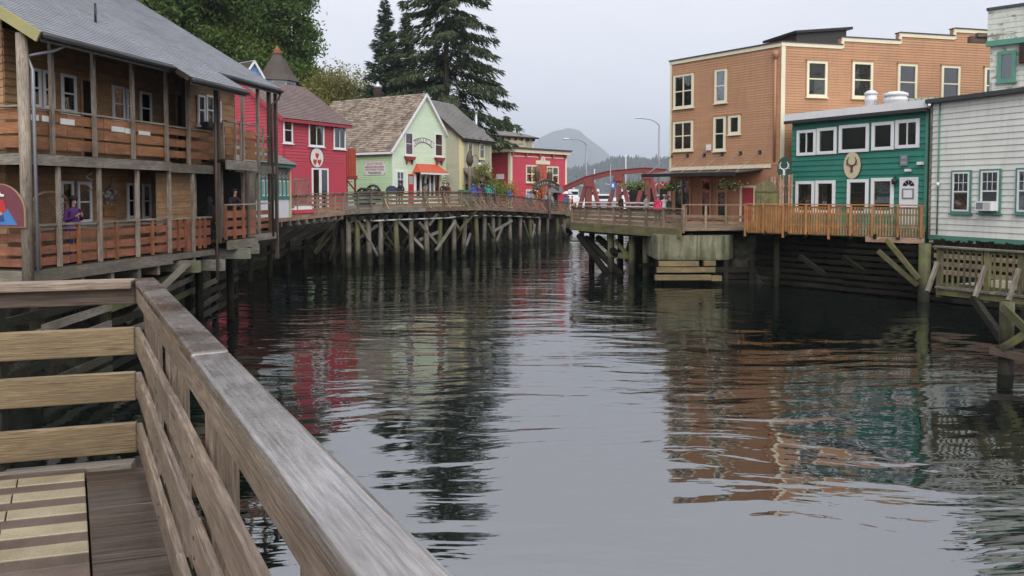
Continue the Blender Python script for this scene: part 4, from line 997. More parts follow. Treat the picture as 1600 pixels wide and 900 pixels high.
# --- grey-green house behind the mint one
FB = FaceD(722, 65, 767, 69.6); bk_ = -FB.n * 8.2; FBE = Face((FB.A.x + bk_.x, FB.A.y + bk_.y), (FB.A.x, FB.A.y))
BH = thing('grey_green_house', 'tall grey-green house with slate roof and yellow trim behind the mint house', 'house', FB.pt(FB.w / 2, -1.4))
gable_house(BH, FBE, 8.2, -2.3, 4.75, 8.1, FB.w, M['beige'], M['beige'], M['roofgr2'], .18, .35, .22, M['soffit'], .3, .3, .004)
box('corner_trim', FB, -.03, .25, -1.4, 4.6, .02, .06, M['ytrim'], BH); box('corner_trim', FBE, 8.2 - .25, 8.21, -1.4, 4.6, .02, .06, M['ytrim'], BH); box('corner_trim', FB, FB.w - .15, FB.w, -1.4, 4.6, .02, .06, M['ytrim'], BH)
for x0, x1 in ((729.5, 738), (747.5, 756)):
    r = FB.rect(x0, x1, 219, 249); window(FB, r, BH, M['ytrim'], style='dh', fw=.16, curtain=M['curtain'], cfrac=(0, 1, 0, 1))
u0, u1, z0, z1 = FB.rect(724, 740, 262, 310); pc = slab('porch_roof', [FB.pt(u0 - .1, .9, 1.2), FB.pt(u1 + .6, .9, 1.2), FB.pt(u1 + .2, 2.1, .02), FB.pt(u0 - .1, 2.1, .02)], .12, M['roofred'], BH)
box('door', FB, u0 + .3, u1 - .1, -1.4, .7, .02, .08, M['soffit'], BH)
for a in (.3, 1.5, 2.7, 3.9): box('eave_bracket', FB, a, a + .1, 4.3, 4.7, .02, .3, M['soffit'], BH)
tp = P(744, 198, 71); tube('flue_pipe', [tp - Z * 1.2, tp + Z * 1.3], .11, M['metal'], BH); lathe('flue_cap', tp + Z * 1.3, [(.2, 0), (.05, .15)], M['metal'], BH)

# --- the second red building with cream cornice
FH = FaceD(797, 83, 885, 90.0); bk_ = -FH.n * 9; FHS = Face((FH.A.x + bk_.x, FH.A.y + bk_.y), (FH.A.x, FH.A.y))
HH = thing('cream_trimmed_red_shop', 'flat-topped bright red shop with cream cornice and corner boards', 'shop', FH.pt(FH.w / 2, -2.1))
M['red_shaded'] = paint('red_shaded_side_wall', (.36, .035, .055), .6, .2)  # front red again, darkened so the side wall's shade is in the paint
extr('wall', FH, rc(0, FH.w, -2.35, 4.47), -9, 0, M['red2'], HH)
laps(FHS, rc(0, 9, -2.3, 4.3), .25, .02, M['red_shaded'], HH, 'siding', joined=True, off=.003)
laps(FH, rc(.0, FH.w, -2.3, 4.4), .25, .008, M['red2'], HH, 'siding', joined=True, off=.003)
for F_, w_ in ((FH, FH.w), (FHS, 9.0)):
    extr('cornice', F_, rc(-.35 if F_ is FH else 0, w_ + .35, 4.36, 4.74), .0 if F_ is FH else -.5, .35, M['cream'], HH)
extr('roof_edge', FH, rc(-.45, FH.w + .5, 4.74, 4.9), -9.3, .5, M['membr_dk'], HH)
for k in range(5): a = .1 + (FH.w - .6) * k / 4; box('cornice_bracket', FH, a, a + .25, 3.98, 4.36, .02, .3, M['redtrim'], HH); 
extr('frieze', FH, rc(0, FH.w, 3.9, 4.0), .02, .05, M['cream'], HH)
for F_, a in ((FH, .0), (FH, FH.w - .3), (FHS, 8.75)): box('corner_board', F_, a, a + .3, -2.3, 4.35, .03, .07, M['cream'], HH)
for x0, x1, y0, y1 in ((821, 839.5, 258, 285.6), (853.5, 872, 260, 287)): window(FH, FH.rect(x0, x1, y0, y1), HH, M['cream'], style='cross', fw=.16, curtain=M['curtain'], cfrac=(0, 1, .6, 1), bars=.14)
window(FH, FH.rect(821, 839.5, 296, 313), HH, M['cream'], style='sl', fw=.16, bars=.12)
u0, u1, z0, z1 = FH.rect(836.5, 858.5, 243, 257); um = (u0 + u1) / 2
orn = [(u0, z0), (u1, z0), (u1, z0 + .42), (um + .42, z0 + .45)] + [(um + .36 * math.cos(q), z0 + .55 + .38 * math.sin(q)) for q in [math.pi * k / 10 for k in range(11)]] + [(um - .42, z0 + .45), (u0, z0 + .42)]
extr('ornament', FH, orn, .03, .1, M['cream'], HH); box('ornament_motif', FH, um - .06, um + .06, z0 + .4, z0 + .75, .1, .12, M['beige'], HH)
u0, u1, z0, z1 = FH.rect(852, 875, 290, 301); um = (u0 + u1) / 2
ca = [(um + (u1 - u0) / 2 * math.cos(math.pi * k / 10), z0 + .25 + .6 * math.sin(math.pi * k / 10)) for k in range(11)] + [(u0, z0), (u1, z0)]
extr('arched_awning', FH, ca, .02, .5, M['lampgrey'], HH); dr = box('door', FH, um - .7, um + .75, -2.2, z0, .02, .07, M['interior'], HH)
box('door_frame', FH, um - .85, um - .7, -2.2, z0, .02, .09, M['redtrim'], dr); box('door_frame', FH, um + .75, um + .9, -2.2, z0, .02, .09, M['redtrim'], dr)
u0, u1, z0, z1 = FHS.rect(776, 788, 272, 280); tag(box('blue_white_board', FHS, u0, u1, z0, z1, .03, .07, M['signwhite']), 'small white board on the dark red side wall', 'sign')

# --- hotel block behind with the long name board
FN = FaceD(772, 101, 833, 106.0)
NH = thing('olive_hotel_block', 'olive hotel block with flat overhanging roof behind the red shop', 'hotel', FN.pt(FN.w / 2, -2.3))
extr('wall', FN, rc(0, FN.w, -2.4, 7.5), -9, 0, M['beige'], NH); laps(FN, rc(0, FN.w, 3, 7.5), .2, .02, M['beige'], NH, 'siding', joined=True, off=.003)
zt = 7.5; rr = [FN.pt(-.6, zt, .6), FN.pt(FN.w + .6, zt, .6), FN.pt(FN.w + .6, zt, -9.6), FN.pt(-.6, zt, -9.6)]
hip = [FN.pt(1.4, zt + .75, -1.5), FN.pt(FN.w - 1.4, zt + .75, -1.5), FN.pt(FN.w - 1.4, zt + .75, -7.5), FN.pt(1.4, zt + .75, -7.5)]
mk('roof', rr + hip, [(0, 1, 5, 4), (1, 2, 6, 5), (2, 3, 7, 6), (3, 0, 4, 7), (4, 5, 6, 7), (3, 2, 1, 0)], M['roofgr2'], NH)
extr('eave_board', FN, rc(-.6, FN.w + .6, zt - .16, zt - .002), .0, .58, M['soffit'], NH)
for k in range(7): a = .1 + (FN.w - .3) * k / 6; box('eave_bracket', FN, a, a + .15, zt - .5, zt - .16, .03, .45, M['soffit'], NH)
box('corner_board', FN, FN.w - .3, FN.w, 0, zt - .2, .025, .07, M['cream'], NH)
u0, u1, z0, z1 = FN.rect(779, 820, 212, 229)
ns = thing('hotel_name_board', 'cream name board lettered NEW YORK HOTEL & CAFE', 'sign', FN.pt((u0 + u1) / 2, z0))
zm = (z0 + z1) / 2; extr('board', FN, [(u0 + .2, z0), (u1 - .2, z0), (u1, z0 + .2), (u1 - .12, zm), (u1, z1 - .2), (u1 - .2, z1), (u0 + .2, z1), (u0, z1 - .2), (u0 + .12, zm), (u0, z0 + .2)], .05, .14, M['signcream'], ns)
M['inkbr'] = plain('brown_lettering', (.12, .05, .035), .6)
lettering('NEW YORK', FN, (u0 + u1) / 2, z1 - .40, .55, .145, M['inkbr'], ns, fit=(u1 - u0) * .6); lettering('HOTEL & CAFE', FN, (u0 + u1) / 2, z0 + .34, .52, .145, M['inkbr'], ns, fit=(u1 - u0) * .86)

# --- blue house with turret up the hill
FU = FaceD(379, 72, 416, 74)
UH = thing('blue_turret_house', 'sky-blue house with conical shingled turret above the crimson roof', 'house', FU.pt(1, -2.3))
gable_house(UH, FU, FU.w, -2.3, 10.6, 12.4, 9, M['blue'], M['blue'], M['turret'], .3, .35, .25, M['white'], .3, .3, .005)
tc = P(434, 135, 75.5); lathe('turret_wall', Vector((tc.x, tc.y, 0)), [(1.6, -2.3), (1.6, 10.9)], M['blue'], UH, seg=8, smooth=False)
lathe('turret_band', Vector((tc.x, tc.y, 0)), [(1.66, 10.5), (1.78, 10.55), (1.78, 10.75), (1.6, 10.8)], M['white'], UH, seg=8, smooth=False)
for k in range(8):
    a = math.pi * 2 * k / 8; q = Vector((tc.x + 1.6 * math.cos(a), tc.y + 1.6 * math.sin(a), 0)); beam('corner_board', q + Z * 8, q + Z * 10.5, .14, .14, M['white'], UH)
rp = [(2.2, 10.75), (1.65, 11.4), (1.0, 12.5), (.5, 13.3), (.3, 13.6)]
mb = MB(); mb.add(*lathe_geo((tc.x, tc.y, 0), rp, 8)[:2]); mb.build('turret_roof', M['turret'], UH)
M['rust'] = plain('rusty_finial', (.22, .085, .04), .8); lathe('finial', Vector((tc.x, tc.y, 13.4)), [(.42, 0), (.5, .15), (.36, .3), (.42, .42), (.2, .6), (.08, .85)], M['rust'], UH)
gm = P(385, 112, 72.5)
# ------------------------------------------------------------------ boardwalks and piers
def zpt(px, D, z): v = Vector((PX(px, D), D, z)); return v
BWM = {'board': M['bw'], 'cap': M['bw'], 'post': M['bw']}
def planks(parent, poly_a, poly_b, z0, z1, wd, th, mat, name='deck_plank', nmax=300):
    """planks laid across between two edge polylines given as matching point lists"""
    pass
def deck(parent, front, back, th=.12, mat=None):
    """deck sheet between a front-edge and a back-edge polyline, with planks seen as ends along the edge"""
    for i in range(len(front) - 1):
        slab('deck_boards', [front[i], front[i + 1], back[i + 1], back[i]], th, mat or M['bw'], parent)

# --- reddish section in front of the crimson house
b0, b1 = zpt(430, 41, -1.28), zpt(538, 49.5, -1.13)
R1 = thing('reddish_boardwalk', 'reddish timber boardwalk with railing in front of the crimson house', 'boardwalk', b0)
dv = (b1 - b0).normalized(); bkv = Vector((-dv.y, dv.x, 0))
deck(R1, [b0, b1], [b0 + bkv * 4.5, b1 + bkv * 4.5], mat=M['bw_red'])
beam('fascia', b0 - bkv * .04 - Z * .17, b1 - bkv * .04 - Z * .17, .06, .3, M['bw_red'], R1)
railing(R1, [b0 + bkv * .06, b1 + bkv * .06], [(.08, .27), (.36, .55), (.63, .80), (.88, 1.04)], 1.1, (.16, .05), {'board': M['bw_red'], 'cap': M['bw'], 'post': M['bw_red']}, 1.25, .09, side=1)
for k in range(9):
    p = b0 + (b1 - b0) * ((k + .5) / 9); beam('joist', p - bkv * .1 - Z * .45, p + bkv * 4 - Z * .45, .16, .24, M['weather'], R1)
for k in range(8):
    p = b0 + (b1 - b0) * ((k + .7) / 8.2); beam('strut', p - Z * .5 + bkv * .1, p + bkv * 5.2 - dv * .6 - Z * 3.6, .2, .26, M['weather'], R1)
    q = p + bkv * (2.0 + .6 * (k % 2)); tube('pile', [q - Z * 5.5, q - Z * .4], .15, M['pile'], R1)
beam('waler', b0 + bkv * 2.0 - Z * 2.2, b1 + bkv * 2.0 - Z * 2.3, .14, .2, M['pile'], R1)

# --- main boardwalk curving to the bridge
C = [zpt(538, 49.6, -1.10), zpt(560, 50.2, -1.06), zpt(600, 52, -1.03), zpt(664, 54, -1.0), zpt(722, 57, -1.0), zpt(765, 62.5, -1.12), zpt(805, 68, -1.35), zpt(845, 75, -1.7), zpt(889, 84.5, -2.12)]
R2 = thing('boardwalk', 'long weathered boardwalk on tall piles curving past the shops to the bridge', 'boardwalk', C[3])
bks = []
for i, p in enumerate(C):
    d = (C[min(i + 1, len(C) - 1)] - C[max(i - 1, 0)]); d.z = 0; d.normalize(); bks.append(Vector((-d.y, d.x, 0)))
backC = [p + n * (5.0 if i > 3 else 5.5) for i, (p, n) in enumerate(zip(C, bks))]
deck(R2, C, backC)
for i in range(len(C) - 1):
    n = bks[i]; beam('fascia', C[i] - n * .05 - Z * .19, C[i + 1] - n * .05 - Z * .19, .08, .3, M['bw' if i > 2 else 'bw_grey'], R2)
    beam('stringer', C[i] + n * .5 - Z * .42, C[i + 1] + n * .5 - Z * .42, .2, .3, M['pile'], R2)
    beam('stringer', C[i] + n * 3.2 - Z * .42, C[i + 1] + n * 3.2 - Z * .42, .2, .3, M['pile'], R2)
rb = [(.06, .25), (.33, .52), (.60, .79), (.85, 1.0)]
railing(R2, [p + n * .05 for p, n in zip(C[:3], bks)], rb, 1.05, (.15, .05), {'board': M['bw_grey'], 'cap': M['bw'], 'post': M['bw_grey']}, 1.3, .1, brace=False)
railing(R2, [p + n * .05 for p, n in zip(C[2:], bks[2:])], rb, 1.05, (.15, .05), BWM, 2.2, .12, brace=True)
# piles where the photograph shows them, the water's edge below each
def edge_at(px):
    for i in range(len(C) - 1):
        xa, xb = C[i].x / C[i].y * 1200 + 800, C[i + 1].x / C[i + 1].y * 1200 + 800
        if xa <= px <= xb: t = (px - xa) / (xb - xa); return C[i] + (C[i + 1] - C[i]) * t, bks[i]
    return C[-1], bks[-1]
PXS = [548, 563, 579, 600, 621.5, 646, 669.5, 692, 714, 733, 748, 763, 775, 786, 801, 818, 832, 848, 860, 874, 886]
for k, px in enumerate(PXS):
    p, n = edge_at(px); base = p + n * .35
    lean = Vector((random.uniform(-.25, .25), 0, 0))
    tube('pile', [base + lean + Z * (-6.4 - p.z), base + lean * .4 + Z * -2, base - Z * .3], [.21, .18, .16], M['mossy' if k % 3 == 1 else 'weather'], R2, seg=8)
    for dd in (2.6, 4.6):
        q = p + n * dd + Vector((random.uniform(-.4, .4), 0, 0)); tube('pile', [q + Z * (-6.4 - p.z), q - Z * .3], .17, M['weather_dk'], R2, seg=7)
    beam('cap_beam', p - n * .3 - Z * .62, p + n * 5 - Z * .62, .26, .28, M['pile'], R2)
BR = [(621.5, 345, 664, 391), (712, 345, 681, 392), (700, 330, 716, 356), (683, 334, 670, 352), (763, 350, 781, 392), (786, 352, 775, 380), (735, 365, 724, 398), (745, 328, 718, 360), (832, 345, 840, 390), (836, 350, 829, 390), (874, 350, 866, 385), (878, 352, 888, 385), (800, 345, 770, 362), (818, 345, 830, 385), (590, 352, 560, 372), (560, 345, 590, 400), (579, 350, 548, 360), (655, 348, 682, 380), (690, 360, 655, 375)]
for k, (xa, ya, xb, yb) in enumerate(BR):
    pa, n = edge_at(xa); pb, _ = edge_at(xb); o = .1 if k % 2 else .7
    A = P(xa, ya, pa.y + n.y * o); Bq = P(xb, yb, pb.y + n.y * (o + .3)); beam('brace', A, Bq, .12, .2, M['bleach' if k < 4 or k % 3 == 0 else 'mossy' if k % 3 == 1 else 'weather'], R2)
for k in range(95):      # the tangle of struts further in
    px = random.uniform(545, 885); p, n = edge_at(px); q = p + n * random.uniform(1.5, 4.5); s = random.choice((-1, 1)); d = Vector((-n.y, n.x, 0))
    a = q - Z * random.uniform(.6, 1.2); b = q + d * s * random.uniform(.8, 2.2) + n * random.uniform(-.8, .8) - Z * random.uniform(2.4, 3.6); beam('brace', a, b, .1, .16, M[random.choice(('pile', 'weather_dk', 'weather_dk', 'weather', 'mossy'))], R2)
for i in range(2, len(C) - 1): beam('waler', C[i] + bks[i] * 2.4 - Z * 2.4, C[i + 1] + bks[i + 1] * 2.4 - Z * 2.35, .16, .24, M['pile'], R2)
pp = [edge_at(px)[0] + edge_at(px)[1] * .1 for px in (580, 621, 669, 700, 722, 760, 800, 845)]
M['pvc'] = plain('white_pipe', (.52, .52, .5), .5)
tube('water_pipe', [p - Z * (.86 if i < 4 else .75) for i, p in enumerate(pp)], .055, M['pvc'], R2, seg=6)
# stone ledge behind the piles
led = MB()
for i in range(3, len(C) - 1): led.beam(C[i] + bks[i] * 4.4 - Z * 2.7, C[i + 1] + bks[i + 1] * 4.4 - Z * 2.5, .9, .35)
led.build('stone_ledge', M['concrete'], R2)

# --- road bridge, red steel trusses with V posts
BRG = thing('red_truss_bridge', 'oxide-red steel bridge with low arched truss and splayed V posts', 'bridge', zpt(884, 89, -2.2))
ba, bb = zpt(880, 90, -2.15), zpt(1150, 80, -2.15); dB = (bb - ba).normalized(); nB = Vector((-dB.y, dB.x, 0))
slab('road_deck', [ba - nB * .3, bb - nB * .3, bb + nB * 9, ba + nB * 9], 2.0, M['concrete'], BRG)
FG = Face((ba.x, ba.y), (bb.x, bb.y))
for off, rk in ((0, 0),):
    ch = [FG.uz(x, y) for x, y in ((878, 299), (884, 294), (916, 280), (952, 271), (1008, 266), (1060, 270), (1105, 279), (1140, 292))]
    for (ua, za), (ub, zb_) in zip(ch, ch[1:]):
        beam('top_chord', FG.pt(ua, za, off), FG.pt(ub, zb_, off), .5, .52, M['bridge'], BRG); beam('chord_flange', FG.pt(ua, za + .29, off), FG.pt(ub, zb_ + .29, off), .7, .06, M['redtrim'], BRG)
    for px in (884, 921, 967, 1012, 1058, 1100):
        u_, z_ = FG.uz(px, 290); zt = np.interp(u_, [c[0] for c in ch], [c[1] for c in ch]) - .25
        if px == 884: beam('post', FG.pt(u_, -2.1, off), FG.pt(u_, zt, off), .5, .5, M['bridge'], BRG); continue
        for du in (-1.35, 0, 1.35): beam('post', FG.pt(u_ + du, -2.1, off), FG.pt(u_ + du * .22, zt, off), .34, .5 if du == 0 else .42, M['bridge'], BRG, up=dB)
        box('gusset', FG, u_ - .5, u_ + .5, zt - .7, zt + .1, off - .27, off + .27, M['bridge'], BRG)
    beam('guard_rail', FG.pt(0, -1.3, -8.5), FG.pt(FG.w, -1.3, -8.5), .1, .3, M['lampgrey'], BRG)
    beam('guard_rail', FG.pt(0, -1.15, off + .3), FG.pt(FG.w, -1.15, off + .3), .08, .1, M['whitemetal'], BRG); beam('guard_rail', FG.pt(0, -1.55, off + .3), FG.pt(FG.w, -1.55, off + .3), .06, .08, M['whitemetal'], BRG)
for k in range(6): q = ba + dB * (2 + k * 3.4); tube('pile', [q - Z * 4.5 + nB * 1, q - Z * .5 + nB * 1], .25, M['pile'], BRG)

# --- right-hand deck by the tan building
e0, e1, e2, e3 = zpt(893, 50, -1.92), zpt(1066, 40.9, -1.92), zpt(1072, 42.6, -1.9), zpt(1167, 41.5, -1.9)
R3 = thing('timber_deck', 'weathered timber deck with brown railing below the tan building', 'deck', e1)
slab('deck_boards', [e0, e1, e3, (15.4, 44.2, -1.92), (10.4, 50.6, -1.92), (12, 66, -1.92), (6.5, 66, -1.92)], .14, M['bw'], R3)
dE = (e1 - e0).normalized(); nE = Vector((-dE.y, dE.x, 0)); 
beam('fascia', e0 - nE * .05 - Z * .28, e1 - nE * .05 - Z * .28, .08, .5, M['olive'], R3)
railing(R3, [e0 + nE * .05, e1 + nE * .05], [(.04, .24), (.31, .49), (.56, .73), (.79, .96)], 1.02, (.2, .06), BWM, 1.45, .13)
railing(R3, [e0 + nE * .05, zpt(899, 64, -1.92)], [(.04, .24), (.31, .49), (.56, .73), (.79, .96)], 1.02, (.2, .06), BWM, 1.6, .13, side=-1)
railing(R3, [e1 + nE * .1, e2, e3], [(.15, .3), (.5, .64)], 1.2, (.16, .05), BWM, 1.0, .12)
for px, ya, xb, yb in ((905, 368, 946, 424), (915, 372, 962, 420), (935, 372, 958, 392)):
    A = P(px, ya, 49.6); q = P(xb, yb, 47.0); tube('raking_pile', [A, q + (q - A) * .2], .22, M['greydk'], R3)
for px, D in ((955, 47.2), (988, 45.6), (1010, 45)): q = zpt(px, D, -2); tube('pile', [q - Z * 4.2, q], .2, M['mossy'], R3)
beam('brace', P(962, 376, 47), P(983, 402, 45.8), .16, .22, M['olive'], R3); beam('waler', P(948, 396, 47.5), P(984, 401, 45.8), .2, .34, M['olive'], R3); beam('waler', P(1000, 415, 45), P(1030, 412, 44), .14, .24, M['greydk'], R3)
for px, D in ((925, 52), (970, 50), (1000, 49), (1015, 48), (1040, 47)): q = zpt(px, D, -2); tube('pile', [q - Z * 4.2, q], .2, M['pile'], R3)
beam('stringer', e0 + nE * .7 - Z * .5, e1 + nE * .7 - Z * .5, .25, .4, M['pile'], R3)
# concrete pier block with a timber crib below
PB = thing('concrete_pier', 'moss-stained concrete pier block under the timber deck', 'pier', zpt(1090, 41.2, -3.6))
fp = [(1027, 41.4), (1060, 41.1), (1125, 41.0), (1140, 41.3), (1147, 42.2)]
front = [zpt(x, D, 0) for x, D in fp]; bkp = [Vector((front[-1].x, 46, 0)), Vector((front[0].x, 46, 0))]
BP = Basis((0, 0, 0), (1, 0, 0), (0, 1, 0), (0, 0, 1)); extr('block', BP, [(p.x, p.y) for p in front + bkp], -3.62, -2.3, M['concrete'], PB)
for px in (1031, 1093, 1122): beam('buttress', zpt(px, 41.05, -3.6), zpt(px, 41.05, -2.3), .18, .14, M['concrete'], PB)
M['crib'] = wood('golden_crib_timber', (.13, .09, .04), (.32, .24, .12), .7, moss=(.12, .12, .05), var=.4)
CR = thing('timber_crib', 'golden timber crib of stacked beams in the water below the concrete pier', 'crib', zpt(1085, 41, WATER))
for k, (z, xa, xb, D) in enumerate(((-3.8, 1030, 1092, 40.9), (-3.78, 1100, 1118, 41.0), (-4.12, 1027, 1118, 40.8), (-4.5, 1024, 1112, 40.5), (-4.55, 1112, 1128, 40.6), (-4.15, 1118, 1180, 41.2), (-4.5, 1130, 1182, 41.3), (-4.85, 1040, 1180, 41.3))):
    beam('crib_beam', zpt(xa, D, z), zpt(xb, D + .1, z), .25, .27, M['crib'] if k < 5 else M['greydk'], CR)
for px in (1029, 1060, 1090, 1117, 1135, 1175): beam('upright', zpt(px, 41.25, -6), zpt(px, 41.25, -3.65), .25, .25, M['greydk'], CR, up=(1, 0, 0))

# --- orange picket deck in front of the teal building
g0, g1 = zpt(1166, 40.0, -1.66), zpt(1446, 35.0, -1.66); dG = (g1 - g0).normalized(); nG = Vector((-dG.y, dG.x, 0)); LG = (g1 - g0).length
R4 = thing('picket_deck', 'orange cedar deck with close picket railing in front of the teal building', 'deck', g0)
slab('deck_boards', [g0, g1, zpt(1450, 36.5, -1.66), zpt(1237, 43.5, -1.66), zpt(1185, 43.0, -1.66)], .14, M['picket_g'], R4)
FG4 = Basis(g0, dG, Z, -nG)
for k in range(int(LG / .125)):
    a = .04 + k * .125; x = a / LG
    if a > LG - .1: break
    m = 'picket' if x < .55 else ('picket_g' if (x > .78 or random.random() < .6) else 'picket')
    j = random.uniform(-.015, .02); box('picket', FG4, a, a + (.092 if x < .3 else .078), -.40 + j, .98, .02, .045, M[m], R4)
for k, x in enumerate((0, .115, .235, .37, .50, .62, .735, .868, .985)):
    beam('post', g0 + dG * LG * x + Z * (-.62 if k in (0, 2, 4) else -.42) - nG * .08, g0 + dG * LG * x + Z * 1.04 - nG * .08, .12, .1, M['picket'], R4, up=dG)
for z in (.12, .62, .93): beam('rail', g0 + Z * z, g1 + Z * z, .045, .09, M['picket'], R4)
beam('cap_rail', g0 + Z * 1.07 - nG * .02, g1 + Z * 1.07 - nG * .02, .2, .05, M['picket'], R4)
beam('fascia', g0 + dG * LG * .7 - Z * .55, g1 - Z * .55, .1, .26, M['bw_red'], R4); beam('fascia', g0 - Z * .3 + nG * .05, g1 - Z * .3 + nG * .05, .06, .3, M['picket_g'], R4)
for x in (0, .12, .25, .37, .5, .62, .75, .87): q = g0 + dG * LG * x; beam('joist', q - Z * .42 - nG * .1, q + nG * 3 - Z * .42, .14, .22, M['greydk'], R4)
for xa, ya, xb, yb, D in ((1385, 374, 1436, 436, 35.4), (1372, 392, 1434, 446, 35.6), (1250, 400, 1290, 430, 37.4), (1318, 402, 1350, 425, 36.6)): beam('strut', P(xa, ya, D), P(xb, yb, D - 1.2), .14, .2, M['olive' if xa > 1360 else 'greydk'], R4)
for px, D in ((1215, 40.2), (1372, 37.2), (1440, 35.8)): q = zpt(px, D, -2); tube('pile', [q - Z * 4.2, q], .17, M['pile'], R4)
# stacked timber crib wall on the right bank
CW = thing('crib_wall', 'dark stacked timber crib wall below the teal and grey buildings', 'retaining wall', zpt(1320, 38.5, WATER))
w0, w1 = zpt(1184, 41.9, 0), zpt(1600, 31.8, 0)
for r in range(9):
    z = -2.55 - r * .31
    for k in range(5):
        a, b = w0 + (w1 - w0) * (k / 5), w0 + (w1 - w0) * ((k + 1) / 5); o = Vector((-.6, -.7, 0)) * (r * .035)
        beam('crib_beam', a + o + Z * (z + random.uniform(-.03, .03)), b + o + Z * (z + random.uniform(-.03, .03)), .22, .2, M['greydk'], CW)
for k in range(11):
    a = w0 + (w1 - w0) * (k / 10); beam('upright', a + Vector((.2, .25, -6.3)), a + Vector((.2, .25, -2.3)), .25, .25, M['pile'], CW, up=(1, 0, 0))
tube('pile', [zpt(1447, 34.5, -6), zpt(1447, 34.6, -2.3)], .26, M['mossy'], CW)

# --- small pier on the right edge
h0, h1 = zpt(1467, 23.2, -2.86), zpt(1660, 20.3, -2.86); dH = (h1 - h0).normalized(); nH = Vector((-dH.y, dH.x, 0)); LH = (h1 - h0).length
R5 = thing('mossy_pier', 'mossy green pier with picket railing on tall piles at the right edge', 'pier', h0)
for k in range(int(LH / .16)):
    a = h0 + dH * (k * .16 + .08); beam('deck_plank', a - nH * .12, a + nH * 3.4, .145, .06, M['weather'], R5)
beam('fascia', h0 - Z * .14, h1 - Z * .14, .08, .18, M['olive'], R5); beam('fascia', h0 - Z * .14 + nH * 3.3, h1 - Z * .14 + nH * 3.3, .08, .18, M['greydk'], R5)
FP5 = Basis(h0, dH, Z, -nH)
for k in range(int(LH / .17)): 
    a = .1 + k * .17; box('picket', FP5, a, a + .05, .06, 1.18, -.045, .0, M['olive'], R5)
for z in (.1, 1.14): beam('rail', h0 + Z * z + nH * .07, h1 + Z * z + nH * .07, .05, .1, M['olive'], R5)
beam('cap_rail', h0 + Z * 1.22 - dH * .1, h1 + Z * 1.22, .2, .05, M['weather'], R5)
for a in (.05, 1.45, 2.35): 
    q = h0 + dH * a; beam('post', q - Z * .3 + nH * .06, q + Z * 1.2 + nH * .06, .14, .14, M['olive'], R5, up=dH); beam('brace', q + Z * .75 - nH * .06, q - Z * .1 - nH * .55, .09, .12, M['weather'], R5)
q = P(1574, 470, 20.6); q.z = 0
tube('pile', [q + Z * -6.2, q + Z * -4.1], .19, M['pile'], R5); tube('pile', [q + Z * -4.1, q + Z * -2.95], .18, M['mossy'], R5)
tube('pile', [q + nH * 2.6 + Z * -6.2, q + nH * 2.6 + Z * -2.95], .18, M['pile'], R5); q2 = q + dH * 1.3; tube('pile', [q2 + Z * -6.2, q2 + Z * -2.95], .18, M['pile'], R5)
beam('waler', q - dH * .3 + Z * -4.3 - nH * .2, q + dH * 2 + Z * -4.4 - nH * .2, .12, .2, M['darkpost'], R5)
beam('brace', q + Z * -3.05 - nH * .24, q + dH * 1.3 + Z * -4.2 - nH * .24, .1, .2, M['mossy'], R5); beam('brace', q + Z * -4.2 - nH * .22, q + dH * 1.2 + Z * -3.2 - nH * .22, .1, .2, M['olive'], R5)
beam('brace', P(1520, 465, 22.2), P(1566, 530, 20.9), .16, .2, M['pile'], R5)
# spindly fence on the bank behind it
FN5 = thing('bank_fence', 'row of short dark stakes under the pale grey building', 'fence', zpt(1530, 32, -2.3))
fa, fb = zpt(1462, 33.6, -2.3), zpt(1640, 29.5, -2.3)
for k in range(42): a = fa + (fb - fa) * (k / 42); beam('stake', a + Z * random.uniform(-.2, 0), a + Z * random.uniform(.16, .3), .07, .07, M['greydk'], FN5)
for z in (-.1, -.45, -.8, -1.15): beam('plank', fa + Z * z, fb + Z * z, .06, .2, M['bw'], FN5)
# ------------------------------------------------------------------ right bank buildings
FO1 = FaceD(1047, 50.4, 1217, 44.0); Bc = (PX(1540, 47.5), 47.5); FO2 = Face((FO1.B.x, FO1.B.y), Bc); 
FO2x = FO2.w + 8
OB = thing('tan_three_storey_building', 'tall tan-orange clapboard building with stepped parapet and cream trim', 'building', FO1.B)
w1 = FO1.w; zt = 8.5
# solid body
bp = [FO1.pt(0, 0), FO1.pt(w1, 0), FO2.pt(FO2x, 0), FO2.pt(FO2x, 0, -10), FO1.pt(0, 0) + Vector((9, 10, 0))]
extr('wall', BP, [(p.x, p.y) for p in bp], -2.4, 8.2, M['orange'], OB)
laps(FO1, rc(0, w1, 1.6, zt), .15, .03, M['orange'], OB, 'siding', joined=True, off=.004)
laps(FO1, rc(0, w1, -2.0, 1.6), .14, .012, M['orange_dk'], OB, 'siding', joined=True, off=.004)
steps = [(0, FO2.uz(1315, 66)[0], 8.5), (FO2.uz(1315, 66)[0], FO2.uz(1405, 60)[0], 8.95), (FO2.uz(1405, 60)[0], FO2.uz(1490, 55)[0], 9.4), (FO2.uz(1490, 55)[0], FO2x, 9.85)]
for k, (a, b, z) in enumerate(steps):
    laps(FO2, rc(a, b, -2.0, z), .15, .03, M['orange'], OB, 'siding', joined=True, off=.004)
    extr('parapet', FO2, rc(a, b, 8.2, z), -.3, 0, M['orange'], OB)
    cp_ = extr('parapet_cap', FO2, rc(a - .02, b + .02, z - .19, z + .03), .012, .09, M['cream'], OB); extr('coping', FO2, rc(a - .02, b + .04, z + .03, z + .09), -.36, .14, M['membr_dk'], OB)
    if k: extr('parapet_cap', FO2, rc(a - .06, a + .12, steps[k - 1][2] - .15, z - .19), .013, .088, M['cream'], OB)
extr('parapet', FO1, rc(0, w1, 8.2, 8.5), -.3, 0, M['orange'], OB)
